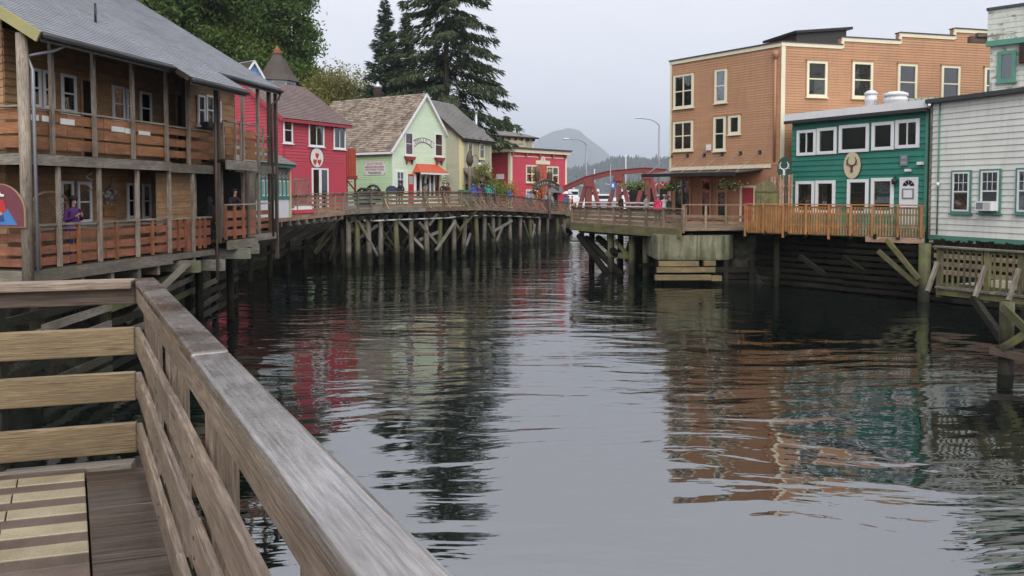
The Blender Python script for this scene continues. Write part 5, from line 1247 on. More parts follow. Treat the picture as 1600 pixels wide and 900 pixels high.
extr('parapet_cap', FO1, rc(-.06, w1, zt - .22, zt + .0), .014, .1, M['cream'], OB); extr('coping', FO1, rc(-.1, w1 + .05, zt + .003, zt + .07), -.36, .16, M['membr_dk'], OB)
box('corner_board', FO2, 0.0, .26, -2, 8.3, .04, .075, M['cream'], OB); box('corner_board', FO1, -.02, .12, -2, 8.28, .04, .075, M['cream'], OB)
dp = FO1.pt(w1 - .28, 0, .09); tube('downpipe', [dp + Z * 7.6, dp + Z * 1.8], .07, M['orange_dk'], OB); lathe('rain_head', dp + Z * 7.6, [(.09, 0), (.18, .25), (.18, .42), (.12, .45)], M['orange_dk'], OB, seg=8)
def wo(F, x0, x1, y0, y1, st, cu=None, cf=(0, 1, 0, 1)): r = F.rect(x0, x1, y0, y1); w_ = window(F, r, OB, M['cream'], style=st, fw=.15, off=.042, proud=.08, curtain=cu, cfrac=cf, bars=.07); box('head_trim', F, r[0] - .05, r[1] + .05, r[3] + .003, r[3] + .07, .04, .15, M['orange_dk'], w_)
wo(FO1, 1053.7, 1085, 116, 169, 'cross', M['curtain_g'], (0, 1, 0, .95)); wo(FO1, 1118, 1137, 108, 161, 'dh'); wo(FO1, 1053, 1084, 189, 236, 'cross', M['curtain_g'], (.55, 1, 0, 1)); wo(FO1, 1116, 1135, 182, 236, 'dh'); wo(FO1, 1139.5, 1158, 180, 210, 'one')
for k, (x0, x1, y0, y1) in enumerate(((1259, 1291, 95.5, 152), (1330, 1362, 97, 154), (1401, 1431, 100, 158), (1469, 1498, 103, 160), (1536, 1564, 106, 163))): wo(FO2, x0, x1, y0, y1, 'dh', M['curtain'] if k in (0, 2) else None, (.35, 1, .0, .5))
u0, u1, z0, z1 = FO1.rect(1106, 1112, 226, 235); box('meter_box', FO1, u0, u1, z0, z1, .02, .2, M['whitemetal'], OB)
# ground floor openings
for x0, x1, y0 in ((1054, 1081, 279), (1096, 1113, 278), (1120.5, 1137.5, 278)):
    r = FO1.rect(x0, x1, y0, 332); r = (r[0], r[1], -1.75 if x0 < 1090 else -1.7, r[3]); w_ = window(FO1, r, OB, M['orange'], style='one', fw=.14, off=.042, proud=.07, sill=False, curtain=M['lampgrey'], cfrac=(.5, .95, .3, .8) if x0 < 1090 else (.2, .8, .3, .5))
    if x0 < 1090: box('mullion', FO1, (r[0] + r[1]) / 2 - .04, (r[0] + r[1]) / 2 + .04, r[2], r[3], .062, .11, M['orange'], w_)
    else: box('transom', FO1, r[0], r[1], r[2] + (r[3] - r[2]) * .66, r[2] + (r[3] - r[2]) * .72, .064, .11, M['orange'], w_)
r = FO1.rect(1157, 1181, 290, 330); box('service_door', FO1, r[0] + .15, r[1] - .12, -1.75, r[3] - .15, .02, .06, M['redtrim'], OB); 
for q in (rc(r[0], r[0] + .13, -1.75, r[3]), rc(r[1] - .11, r[1], -1.75, r[3]), rc(r[0] + .13, r[1] - .11, r[3] - .13, r[3])): extr('door_frame', FO1, q, .02, .09, M['cream'], OB)
extr('belt_course', FO1, rc(-.05, w1 - .5, 1.42, 1.62), .04, .09, M['cream'], OB); 
# black steel canopy hung on rods
CN = thing('black_canopy', 'thin black metal canopy hung on rods over the shop windows', 'canopy', FO1.pt(2, 1.2, .1))
cz0, cz1 = 1.36, 1.12; ua, ub = -.1, FO1.uz(1192, 266)[0]
slab('roof_panel', [FO1.pt(ua, cz0, .03), FO1.pt(ub, cz0, .03), FO1.pt(ub, cz1, 2.6), FO1.pt(ua, cz1, 2.6)], .06, M['gutter'], CN); beam('front_edge', FO1.pt(ua, cz1 - .06, 2.62), FO1.pt(ub, cz1 - .06, 2.62), .06, .2, M['black'], CN)
for k in range(6): a = ua + .2 + (ub - ua - .4) * k / 5; tube('rod', [FO1.pt(a, 2.35, .06), FO1.pt(a, cz1 + .05, 2.3)], .025, M['lampgrey'], CN, seg=6); box('wall_plate', FO1, a - .1, a + .1, 2.25, 2.45, .02, .06, M['black'], CN); beam('purlin', FO1.pt(a, cz0 - .1, .05), FO1.pt(a, cz1 - .1, 2.55), .06, .08, M['black'], CN)
# penthouse on the roof
PH = thing('roof_penthouse', 'black rooftop penthouse with a shed roof on the tan building', 'penthouse', P(1280, 66, 49.5))
FPh = FaceD(1241, 49.5, 1318, 50.5); extr('wall', FPh, [(0, 8.0), (FPh.w, 8.0), (FPh.w, 10.66), (0, 10.2)], -3, 0, M['gutter'], PH)
slab('roof', [FPh.pt(-.3, 10.26, .3), FPh.pt(FPh.w + .25, 10.74, .3), FPh.pt(FPh.w + .25, 10.74, -3.3), FPh.pt(-.3, 10.26, -3.3)], .16, M['black'], PH)
box('vent_grille', FPh, .9, 1.0, 8.7, 9.3, .01, .05, M['black'], PH)

# --- teal building
FT2 = FaceD(1237, 42.5, 1450, 35.8); tw = FT2.w
TB = thing('teal_building', 'teal-green clapboard building with white framed windows and flat roof', 'building', FT2.pt(tw / 2, -1.66))
extr('wall', FT2, rc(0, tw, -2.4, 3.9), -7, 0, M['teal'], TB)
laps(FT2, rc(0, tw, -1.7, 3.85), .285, .05, M['teal'], TB, off=.003, jit=.008)
slab('roof', [FT2.pt(-.25, 3.95, .35), FT2.pt(tw + .1, 3.95, .35), FT2.pt(tw + .1, 4.55, -2.2), FT2.pt(-.25, 4.5, -2.2)], .1, M['whitemetal'], TB)
slab('roof', [FT2.pt(-.25, 4.5, -2.2), FT2.pt(tw + .1, 4.55, -2.2), FT2.pt(tw + .1, 4.6, -7), FT2.pt(-.25, 4.5, -7)], .1, M['whitemetal'], TB)
extr('fascia', FT2, rc(-.25, tw + .1, 3.92, 4.28), .3, .38, M['white'], TB); beam('gutter', FT2.pt(-.25, 3.83, .36), FT2.pt(tw + .1, 3.83, .36), .14, .16, M['gutter'], TB)
box('corner_board', FT2, tw - .14, tw, -1.7, 3.8, .05, .09, M['tealtrim'], TB)
for x0, x1, y0, y1, st in ((1247, 1277, 203, 243, 'sl'), (1278.5, 1309, 199.5, 241, 'one'), (1313, 1359.5, 194.5, 238, 'one'), (1364, 1399, 190.6, 234.5, 'one'), (1401, 1438.5, 186.6, 231.5, 'sl'), (1245, 1274, 283, 333, 'one'), (1276, 1306.5, 282, 333, 'one'), (1325.5, 1358.5, 280, 334, 'one'), (1363, 1398, 278, 334, 'one')):
    window(FT2, FT2.rect(x0, x1, y0, y1), TB, M['white'], style=st, fw=.16, off=.062, proud=.07, curtain=M['curtain_r'] if x0 in (1401, 1363, 1245) else (M['curtain'] if x0 == 1278.5 else None), cfrac=(.3, .95, .5, 1) if x0 != 1278.5 else (0, .12, 0, 1), sill=False)
u0, u1, z0, z1 = FT2.rect(1407, 1435.5, 277, 330); dr = box('door', FT2, u0 + .09, u1 - .09, -1.66, z1 - .1, .036, .09, M['white'], TB)
for q in (rc(u0, u0 + .085, -1.66, z1), rc(u1 - .085, u1, -1.66, z1), rc(u0 + .085, u1 - .085, z1 - .095, z1)): extr('door_frame', FT2, q, .036, .1, M['white'], dr)
um = (u0 + u1) / 2; zf = FT2.uz(1421, 291)[1]
for k in range(4):
    t0, t1 = math.pi * k / 4 + .06, math.pi * (k + 1) / 4 - .06; extr('fan_light', FT2, [(um + .08 * math.cos(t0), zf + .08 * math.sin(t0)), (um + .3 * math.cos(t0), zf + .3 * math.sin(t0)), (um + .3 * math.cos(t1), zf + .3 * math.sin(t1)), (um + .08 * math.cos(t1), zf + .08 * math.sin(t1))], .091, .098, M['interior'], dr)
z_ = FT2.uz(1421, 311)[1]; box('notice_frame', FT2, um - .32, um + .28, z_, z_ + .5, .091, .105, M['lampgrey'], dr); box('notice', FT2, um - .24, um + .2, z_ + .07, z_ + .43, .106, .11, M['white'], dr)
u0, u1, z0, z1 = FT2.rect(1409, 1420, 242, 259); vn = box('wall_vent', FT2, u0, u1, z0, z1, .05, .13, M['lampgrey'], TB)
for k in range(2): box('louvre', FT2, u0 + .05, u1 - .05, z0 + .08 + k * .25, z0 + .2 + k * .25, .131, .145, M['metal'], vn)
for x0, x1, y0, y1 in ((1437, 1445, 253, 257.5), (1418, 1425, 264, 268)): u0, u1, z0, z1 = FT2.rect(x0, x1, y0, y1); box('floodlight', FT2, u0, u1, z0, z1, .05, .25, M['white'], TB)
lq = FT2.pt(*FT2.uz(1401, 284), .2); lathe('lantern', lq, [(.05, -.12), (.12, -.1), (.14, .08), (.03, .2)], M['black'], TB, seg=8); tube('lantern_arm', [lq + Z * .2, lq + Z * .28 - FT2.n * .1, lq - FT2.n * .2 + Z * .15], .02, M['black'], TB, seg=5)
def antlers(F, cu, cz, k, off, m, par):
    S = lambda a, b: F.pt(cu + a * k, cz + b * k, off)
    for s in (-1, 1):
        tube('antler', [S(.06 * s, .05), S(.20 * s, .10), S(.30 * s, .22), S(.32 * s, .42), S(.22 * s, .62)], [.05 * k, .05 * k, .045 * k, .035 * k, .015 * k], m, par, seg=5)
        for a, b, c_, d in ((.27, .15, .44, .10), (.31, .25, .45, .26), (.32, .36, .42, .42)): tube('tine', [S(a * s, b), S(c_ * s, d)], [.03 * k, .012 * k], m, par, seg=5)
    extr('skull', F, [(cu + a * k, cz + b * k) for a, b in ((-.12, .1), (.12, .1), (.07, -.2), (.11, -.34), (0, -.44), (-.11, -.34), (-.07, -.2))], off - .012, off + .008, m, par)
cu, cz = FT2.uz(1333.5, 258.5); os_ = thing('oval_antler_sign', 'oval cream wooden sign with a dark antlered skull on the teal wall', 'sign', FT2.pt(cu, cz - .7, .08))
u0, u1, z0, z1 = FT2.rect(1320, 1347, 237, 280.5); rx, rz = (u1 - u0) / 2, (z1 - z0) / 2
for k, (s, o0, o1, m) in enumerate(((1.0, .06, .1, 'inkbr'), (.965, .1, .125, 'signcream'))): extr('rim' if k == 0 else 'board', FT2, [(cu + rx * s * math.cos(2 * math.pi * t / 28), cz + rz * s * math.sin(2 * math.pi * t / 28)) for t in range(28)], o0, o1, M[m], os_)
antlers(FT2, cu, cz - .05, .78, .14, M['inkbr'], os_)
# roof vents
for k, (px, y, r, h, D) in enumerate(((1360.5, 165, .3, .85, 39.5), (1399, 161, .56, .65, 38.6))):
    q = P(px, y, D); v = thing('roof_ventilator', ['narrow ribbed metal roof ventilator above the teal building', 'wide domed metal roof ventilator above the teal building'][k], 'vent', q - Z * .3, 'metal ventilators on the teal building roof')
    lathe('drum', q - Z * .3, [(r * .9, 0), (r * .9, h * .6), (r, h * .62), (r, h * .8), (r * .93, h * .82), (r * .93, h)], M['whitemetal'], v, seg=16); lathe('cap', q - Z * .3 + Z * h, [(r * 1.06, 0), (r * 1.04, .1), (r * .6, .2), (.05, .22)], M['whitemetal'], v, seg=16)
gl = thing('green_roof_shed', 'pale green metal shed roof behind the teal building', 'shed', P(1430, 160, 43)); FGs = FaceD(1413, 43, 1460, 42); extr('panel', FGs, rc(0, FGs.w, 3.8, 5.2), -.6, 0, M['beige'], gl)
for k in range(5): box('seam', FGs, .1 + k * .33, .14 + k * .33, 3.8, 5.2, .002, .04, M['tealtrim'], gl)
# antlered green board and cedar fence at the corner of the teal building
FZ = FaceD(1213, 42.2, 1240, 41.6); cu, cz = FZ.uz(1225.5, 263)
gs = thing('green_antler_sign', 'dark green oval sign with white antlered skull behind the slatted screen', 'sign', FZ.pt(cu, cz - .6))
M['dkgreen'] = plain('dark_green_board', (.02, .07, .05), .5); extr('board', FZ, [(cu + .38 * math.cos(2 * math.pi * t / 24), cz + .62 * math.sin(2 * math.pi * t / 24)) for t in range(24)], -.05, .02, M['dkgreen'], gs); antlers(FZ, cu, cz - .1, .72, .04, M['signwhite'], gs)
for a in (-.3, .3): box('post', FZ, cu + a - .04, cu + a + .04, -1.7, cz, -.1, -.05, M['picket'], gs)
sf_ = thing('slatted_screen', 'brown cedar slat screen left of the teal building', 'fence', FZ.pt(.4, -1.66))
FZ2 = FaceD(1200, 41.2, 1238, 40.9)
for k in range(9): a = k * .145; box('slat', FZ2, a, a + .085, -1.6, .95 - (.0 if k > 3 else .1), .0, .03, M['darkpost' if k % 3 == 0 else 'bw_red'], sf_)
for z in (-1.2, .3): box('rail', FZ2, -.05, 1.3, z, z + .09, -.05, -.002, M['bw_red'], sf_)
rg = thing('round_cedar_gate', 'round-topped olive cedar gate panel beside the slat screen', 'gate', P(1197, 322, 40.6))
FZ3 = FaceD(1179, 40.9, 1215, 40.5); n = 9
for k in range(n):
    a0, a1 = FZ3.w * k / n, FZ3.w * (k + 1) / n; h = lambda a: .05 + .56 * math.sqrt(max(0, 1 - ((a - FZ3.w / 2) / (FZ3.w / 2)) ** 2)); extr('board', FZ3, [(a0 + .005, -1.6), (a1 - .005, -1.6), (a1 - .005, h(a1 - .005)), (a0 + .005, h(a0 + .005))], 0, .035, M['olive'], rg)
box('batten', FZ3, .02, FZ3.w - .02, .0, .08, .036, .07, M['darkpost'], rg)

# --- pale grey building and the old tower above it
FGy = FaceD(1453, 35.5, 1660, 30.0); gw = FGy.w
GB = thing('pale_grey_building', 'pale grey clapboard building with teal window trim at the right edge', 'building', FGy.pt(2, -2.1))
extr('wall', FGy, rc(0, gw, -2.3, 4.1), -8, 0, M['greys'], GB)
laps(FGy, rc(.1, gw, -1.95, 4.05), .262, .042, M['greys'], GB, off=.003, jit=.004)
extr('eave', FGy, rc(-.1, gw, 4.08, 4.26), -8, .32, M['membr_dk'], GB); extr('sill_board', FGy, rc(0, gw, -2.15, -1.96), .0, .06, M['tealtrim'], GB)
box('corner_board', FGy, -.02, .1, -1.96, 4.08, .003, .05, M['weather'], GB); dq = FGy.pt(.47, 0, .07); tube('downpipe', [dq + Z * 4.05, dq - Z * 1.9], .035, M['tealtrim'], GB)
lathe('wall_lamp', FGy.pt(*FGy.uz(1469, 288), .15), [(.04, -.1), (.09, 0), (.03, .1)], M['white'], GB, seg=8)
for x0, x1, y0, y1 in ((1488, 1519.5, 266, 333), (1532, 1566, 264, 333), (1589, 1624, 262, 334)):
    r = FGy.rect(x0, x1, y0, y1); w_ = window(FGy, r, GB, M['tealtrim'], style='none', fw=.08, off=.05, proud=.06, sill=True, curtain=M['curtain'], cfrac=(0, 1, .35, 1))
    r2 = (r[0] + .08, r[1] - .08, r[2] + .08, r[3] - .08); window(FGy, r2, GB, M['white'], style='grid', fw=.075, off=.075, proud=.045, sill=False, curtain=M['white'], cfrac=(0, 1, .0 if x0 > 1500 else .42, 1), bars=.06)
a2 = thing('white_air_conditioner', 'white box air conditioner in the grey building window', 'air conditioner', FGy.pt(*FGy.uz(1548, 328), .2)); u0, u1, z0, z1 = FGy.rect(1536.5, 1561, 314.5, 329)
box('case', FGy, u0, u1, z0, z1, .09, .5, M['white'], a2); box('grille', FGy, u0 + .05, (u0 + u1) / 2, z0 + .06, z1 - .06, .5, .51, M['lampgrey'], a2); box('panel', FGy, (u0 + u1) / 2 + .04, u1 - .05, z0 + .06, z1 - .06, .5, .508, M['curtain'], a2)
FW = FaceD(1540, 38, 1680, 35.5); TWR = thing('old_white_tower', 'weathered white clapboard upper storey with teal band at the top right corner', 'building', FW.pt(1, 4))
extr('wall', FW, rc(.05, FW.w, -2.3, 8.9), -6, 0, M['oldwhite'], TWR); laps(FW, rc(.05, FW.w, 4, 7.3), .27, .025, M['oldwhite'], TWR, off=.003)
extr('upper_band', FW, rc(-.05, FW.w, 7.32, 8.88), 0, .22, M['oldwhite'], TWR); laps(FW, rc(-.05, FW.w, 7.36, 8.85), .27, .02, M['oldwhite'], TWR, off=.222)
extr('teal_band', FW, rc(-.1, FW.w, 7.12, 7.38), .0, .28, M['tealtrim'], TWR); extr('coping', FW, rc(-.1, FW.w, 8.86, 8.98), -6, .32, M['membr_dk'], TWR)
window(FW, FW.rect(1559, 1588, 80, 128), TWR, M['tealtrim'], style='one', fw=.17, off=.03, proud=.09)
ob_ = P(1527, 62, 38); beam('beam_end', ob_ - Vector((.4, 0, 0)), ob_ + Vector((.5, .1, 0)), .25, .3, M['darkpost'], TWR); beam('beam_end', ob_ + Vector((-.1, -.1, .2)), ob_ + Vector((.5, 0, .2)), .2, .2, M['darkpost'], TWR)
u0, u1, z0, z1 = FW.rect(1594, 1640, 66, 97); box('dark_hood', FW, u0, u1, z0, z1, .03, .25, M['soffit'], TWR)
# ------------------------------------------------------------------ trees and plants
def cards(name, cen, nrm_a, nrm_b, mat, parent, kind='stuff'):
    """many small leaf quads: centre, half-axis a, half-axis b (numpy n x 3)"""
    n = len(cen); v = np.stack([cen - nrm_a * .55, cen - nrm_b * .8 + nrm_a * .1, cen + nrm_a, cen + nrm_b * .8 + nrm_a * .1], 1).reshape(-1, 3)
    c = v.mean(0); me = bpy.data.meshes.new(name); me.vertices.add(4 * n); me.vertices.foreach_set('co', (v - c).astype(np.float32).ravel())
    me.loops.add(4 * n); me.loops.foreach_set('vertex_index', np.arange(4 * n, dtype=np.int32)); me.polygons.add(n)
    me.polygons.foreach_set('loop_start', np.arange(0, 4 * n, 4, dtype=np.int32)); me.update(calc_edges=True); me.materials.append(mat)
    o = bpy.data.objects.new(name, me); link(o, parent, Vector(c)); o['kind'] = kind; return o
def unit(n): v = np.random.normal(size=(n, 3)); return v / np.linalg.norm(v, axis=1, keepdims=True)
M['bark'] = wood('bark', (.03, .024, .018), (.09, .075, .06), .9)
M['leaf_dk'] = foliage('dark_green_leaf', (.05, .095, .024), (.17, .26, .07), (.09, .155, .042), .45)
M['leaf_md'] = foliage('mid_green_leaf', (.07, .13, .03), (.22, .34, .085), (.12, .20, .05), .45)
M['leaf_lt'] = foliage('light_green_leaf', (.12, .18, .035), (.26, .33, .08), (.17, .22, .05), .45)
M['leaf_yg'] = foliage('yellow_green_leaf', (.16, .165, .045), (.34, .32, .11), (.21, .19, .06), .45)
M['leaf_or'] = foliage('autumn_orange_leaf', (.42, .17, .03), (.66, .36, .08), (.50, .22, .04), .45)
M['needle'] = foliage('dark_spruce_needle', (.03, .046, .024), (.10, .13, .06), (.046, .072, .034), .25)
M['needle_b'] = foliage('blue_green_needle', (.036, .062, .042), (.10, .145, .09), (.052, .088, .056), .25)
def tree(name, label, base, H, R_, crown_lo, nclump, nleaf, size, mat, group=None, spread=.20, squash=.9, cat='tree'):
    base = Vector(base); t = thing(name, label, cat, base, group)
    trunk = [base + Vector((0, 0, 0)), base + Vector((.2, 0, H * .35)), base + Vector((-.1, .1, H * .65)), base + Vector((0, 0, H * .92))]
    mb = MB(); mb.tube(trunk, [H * .018, H * .014, H * .009, H * .003], 7)
    cl = []
    for k in range(nclump):
        while True:
            p = np.random.uniform(-1, 1, 3)
            if .25 < np.linalg.norm(p) < 1: break
        f = 1.0 - .35 * max(0, p[2])
        cl.append((base.x + p[0] * R_ * f, base.y + p[1] * R_ * f, base.z + crown_lo + (H - crown_lo) * (.5 + .5 * p[2] * squash)))
    for k in range(min(nclump, 26)):
        e = Vector(cl[k]); hh = max(.25, min(.85, (e.z - base.z) / H * .75)); s = base + Vector((0, 0, H * hh)); mid = (s + e) / 2 + Vector((0, 0, -.3)); mb.tube([s, mid, e], [H * .006, H * .004, H * .0015], 5)
    mb.build('trunk', M['bark'], t, smooth=True)
    cl = np.array(cl); idx = np.random.randint(0, nclump, nleaf); rad = R_ * spread * np.random.uniform(.6, 1.4, nclump)[idx][:, None]
    cen = cl[idx] + np.random.normal(size=(nleaf, 3)) * rad * np.array([1, 1, .75])
    a = unit(nleaf) * (size * np.random.uniform(.6, 1.3, (nleaf, 1))); b = np.cross(a, unit(nleaf)); b *= (size * .42) / np.maximum(1e-6, np.linalg.norm(b, axis=1, keepdims=True))
    cards('crown', cen, a, b, mat, t); return t
def conifer(name, label, base, H, Rb, lo, nb, ncard, size, mat, group=None, droop=.25, power=.8, lean=(0, 0), gaps=.0, hang=.6):
    base = Vector(base); t = thing(name, label, 'tree', base, group); top = base + Vector((lean[0], lean[1], H))
    mb = MB(); mb.tube([base, base.lerp(top, .5), top], [H * .016, H * .010, .02], 8)
    C_, A_, B_ = [], [], []
    for k in range(nb):
        f = lo + (1 - lo) * ((k + random.random()) / nb) ** 1.0; z = H * f; az = random.uniform(0, 2 * math.pi)
        L = Rb * ((1 - f) / (1 - lo)) ** power * random.uniform(.65, 1.18) + .25
        o = base.lerp(top, f); d = np.array([math.cos(az), math.sin(az), 0.0]); rise = .25 - droop * (1.0 - f) * 1.6
        n = max(5, int(ncard * (L / Rb) ** .8)); s = np.random.uniform(.08, 1, n) ** .75
        dz = L * (rise * s - droop * s ** 2 * .6 + .12 * np.maximum(0, s - .75))
        p = np.array(o)[None, :] + d[None, :] * (L * s)[:, None]; p[:, 2] += dz
        side = np.array([-d[1], d[0], 0]); wdt = L * .22 * (1 - s * .75) * np.random.uniform(-1, 1, n); p += side[None, :] * wdt[:, None]
        p[:, 2] -= np.abs(np.random.normal(size=n)) * size * .5
        dirn = d[None, :] * .8 + side[None, :] * (np.sign(wdt) * .7)[:, None] + np.random.normal(size=(n, 3)) * .25; dirn[:, 2] -= hang * np.random.uniform(.3, 1.2, n)
        dirn /= np.linalg.norm(dirn, axis=1, keepdims=True); a = dirn * (size * np.random.uniform(.55, 1.25, (n, 1)))
        b = np.cross(a, unit(n)); b *= (size * .17) / np.maximum(1e-6, np.linalg.norm(b, axis=1, keepdims=True))
        C_.append(p); A_.append(a); B_.append(b)
        if L > 1: 
            q = [o + Vector((d[0], d[1], 0)) * (L * x) + Z * (L * (rise * x - droop * x * x * .6)) for x in (0, .5, .95)]; mb.tube(q, [.05, .035, .012], 4)
    mb.build('trunk', M['bark'], t, smooth=True); cards('needles', np.concatenate(C_), np.concatenate(A_), np.concatenate(B_), mat, t); return t
# leafy trees on the slope behind the brown house
for px, D, H, R_, lo, n, mt, lb in ((200, 84, 40, 8.0, 6, 44000, 'leaf_dk', 'dark leafy tree rising behind the left roof ridge'), (258, 88, 38, 7.5, 5, 44000, 'leaf_md', 'mid-green leafy tree behind the left roof, second from the left'), (316, 86, 34, 6.5, 5, 40000, 'leaf_dk', 'tall dark leafy tree behind the middle of the grey roof'),
                                (362, 90, 24, 5.0, 8, 26000, 'leaf_lt', 'light green leafy tree left of the blue turret'), (352, 98, 38, 5.5, 14, 30000, 'leaf_md', 'pale upper crown left of the tallest dark tree'), (422, 94, 36, 5.6, 8, 40000, 'leaf_dk', 'tallest dark tree standing behind the blue turret'), (462, 96, 25, 3.2, 7, 9000, 'leaf_md', 'sparse green tree right of the blue turret')):
    x = PX(px, D); zb_ = min(hz(x, D), 6) - .5 if x < -28 else -2.4; tree('leafy_tree', lb, (x, D, zb_), H - zb_ - 2, R_, max(1, lo - zb_ - 2), 90, n, .36, M[mt], 'leafy trees on the left slope', spread=.17)
for px, D, H, R_, n, lb in ((480, 88, 15, 3.2, 9000, 'yellow-green bushy tree beside the turret'), (508, 92, 17.5, 4.3, 15000, 'yellow-green bushy tree above the crimson roof'), (540, 94, 17.5, 4.3, 15000, 'yellow-green bushy tree behind the cedar shake roof'), (568, 96, 16.5, 4, 12000, 'yellow-green bushy tree left of the spruces')):
    tree('bushy_tree', lb, (PX(px, D), D, -2.4), H, R_, 4, 40, n, .26, M['leaf_yg'], 'bushy trees behind the houses', spread=.3)
# spruces
conifer('spruce_tree', 'big dark spruce with drooping boughs behind the mint house', (PX(698, 84), 84, -2.4), 31, 8.0, .29, 175, 200, .6, M['needle'], 'spruces behind the houses', droop=.34, power=.5, hang=1.0)
conifer('spruce_tree', 'slender blue-green spruce with pointed top behind the mint roof', (PX(603, 88), 88, -2.4), 24.2, 4.5, .14, 260, 120, .46, M['needle_b'], 'spruces behind the houses', droop=.02, power=.85, hang=.15)
conifer('spruce_tree', 'middle spruce with thin top between the slender and the big spruce', (PX(635, 90), 90, -2.4), 23.2, 3.6, .14, 190, 110, .5, M['needle'], 'spruces behind the houses', droop=.12, power=.9, hang=.4)
for px, D, H, lb in ((775, 108, 12.5, 'small dark conifer behind the hotel block, left one'), (791, 112, 13.5, 'small dark conifer behind the hotel block, right one')): conifer('small_conifer', lb, (PX(px, D), D, -2.4), H, 2.8, .3, 90, 70, .5, M['needle'], 'small conifers behind the hotel', droop=.1, power=.7)
# shrubs on the boardwalk
for px, D, H, R_, n, mt, lb in ((750, 64.2, 3.9, .85, 900, 'leaf_yg', 'yellow-green sapling in front of the grey-green house'), (773, 67.5, 2.4, .9, 800, 'leaf_lt', 'green bush beside the dark red side wall'), (785, 71.5, 1.9, 1.0, 500, 'leaf_lt', 'low green bush left of the red shop corner'), (843, 78.5, 4.5, 1.5, 800, 'leaf_or', 'small orange autumn tree in front of the red shop'), (799, 72.5, 2.3, .9, 260, 'leaf_or', 'thin orange shrub at the red shop corner')):
    p, n_ = edge_at(px); tree('small_tree', lb, (PX(px, D), D, p.z - .05), H, R_, .9, 22, n, .17, M[mt], 'saplings along the boardwalk', spread=.28)
# hanging baskets
for k, (px, y, D, lb) in enumerate(((1048, 291, 47.8, 'hanging flower basket at the left end of the shop wall'), (1142, 288, 44.5, 'hanging flower basket with pale blooms before the right shop window'), (984, 291, 52.0, 'flower basket under the canopy tip, left one'), (998, 290, 51.5, 'flower basket under the canopy tip, right one'))):
    q = P(px, y, D); b = thing('hanging_basket', lb, 'flower basket', q, 'hanging baskets under the canopy'); lathe('pot', q - Z * .3, [(.12, 0), (.26, .2), (.3, .3)], M['bark'], b, seg=10)
    n = 420; cen = np.array(q)[None, :] + np.random.normal(size=(n, 3)) * np.array([.30, .28, .15]); a = unit(n) * .09; bb_ = np.cross(a, unit(n)) * .5; cards('foliage', cen, a, bb_, M['leaf_yg' if k == 1 else 'leaf_md'], b)
    n = 60; cen = np.array(q)[None, :] + np.random.normal(size=(n, 3)) * np.array([.3, .28, .12]); a = unit(n) * .06; bb_ = np.cross(a, unit(n)); cards('blooms', cen, a, bb_, M['curtain'] if k != 1 else M['ytrim'], b); tube('chain', [q, q + Z * .75], .012, M['black'], b, seg=4)
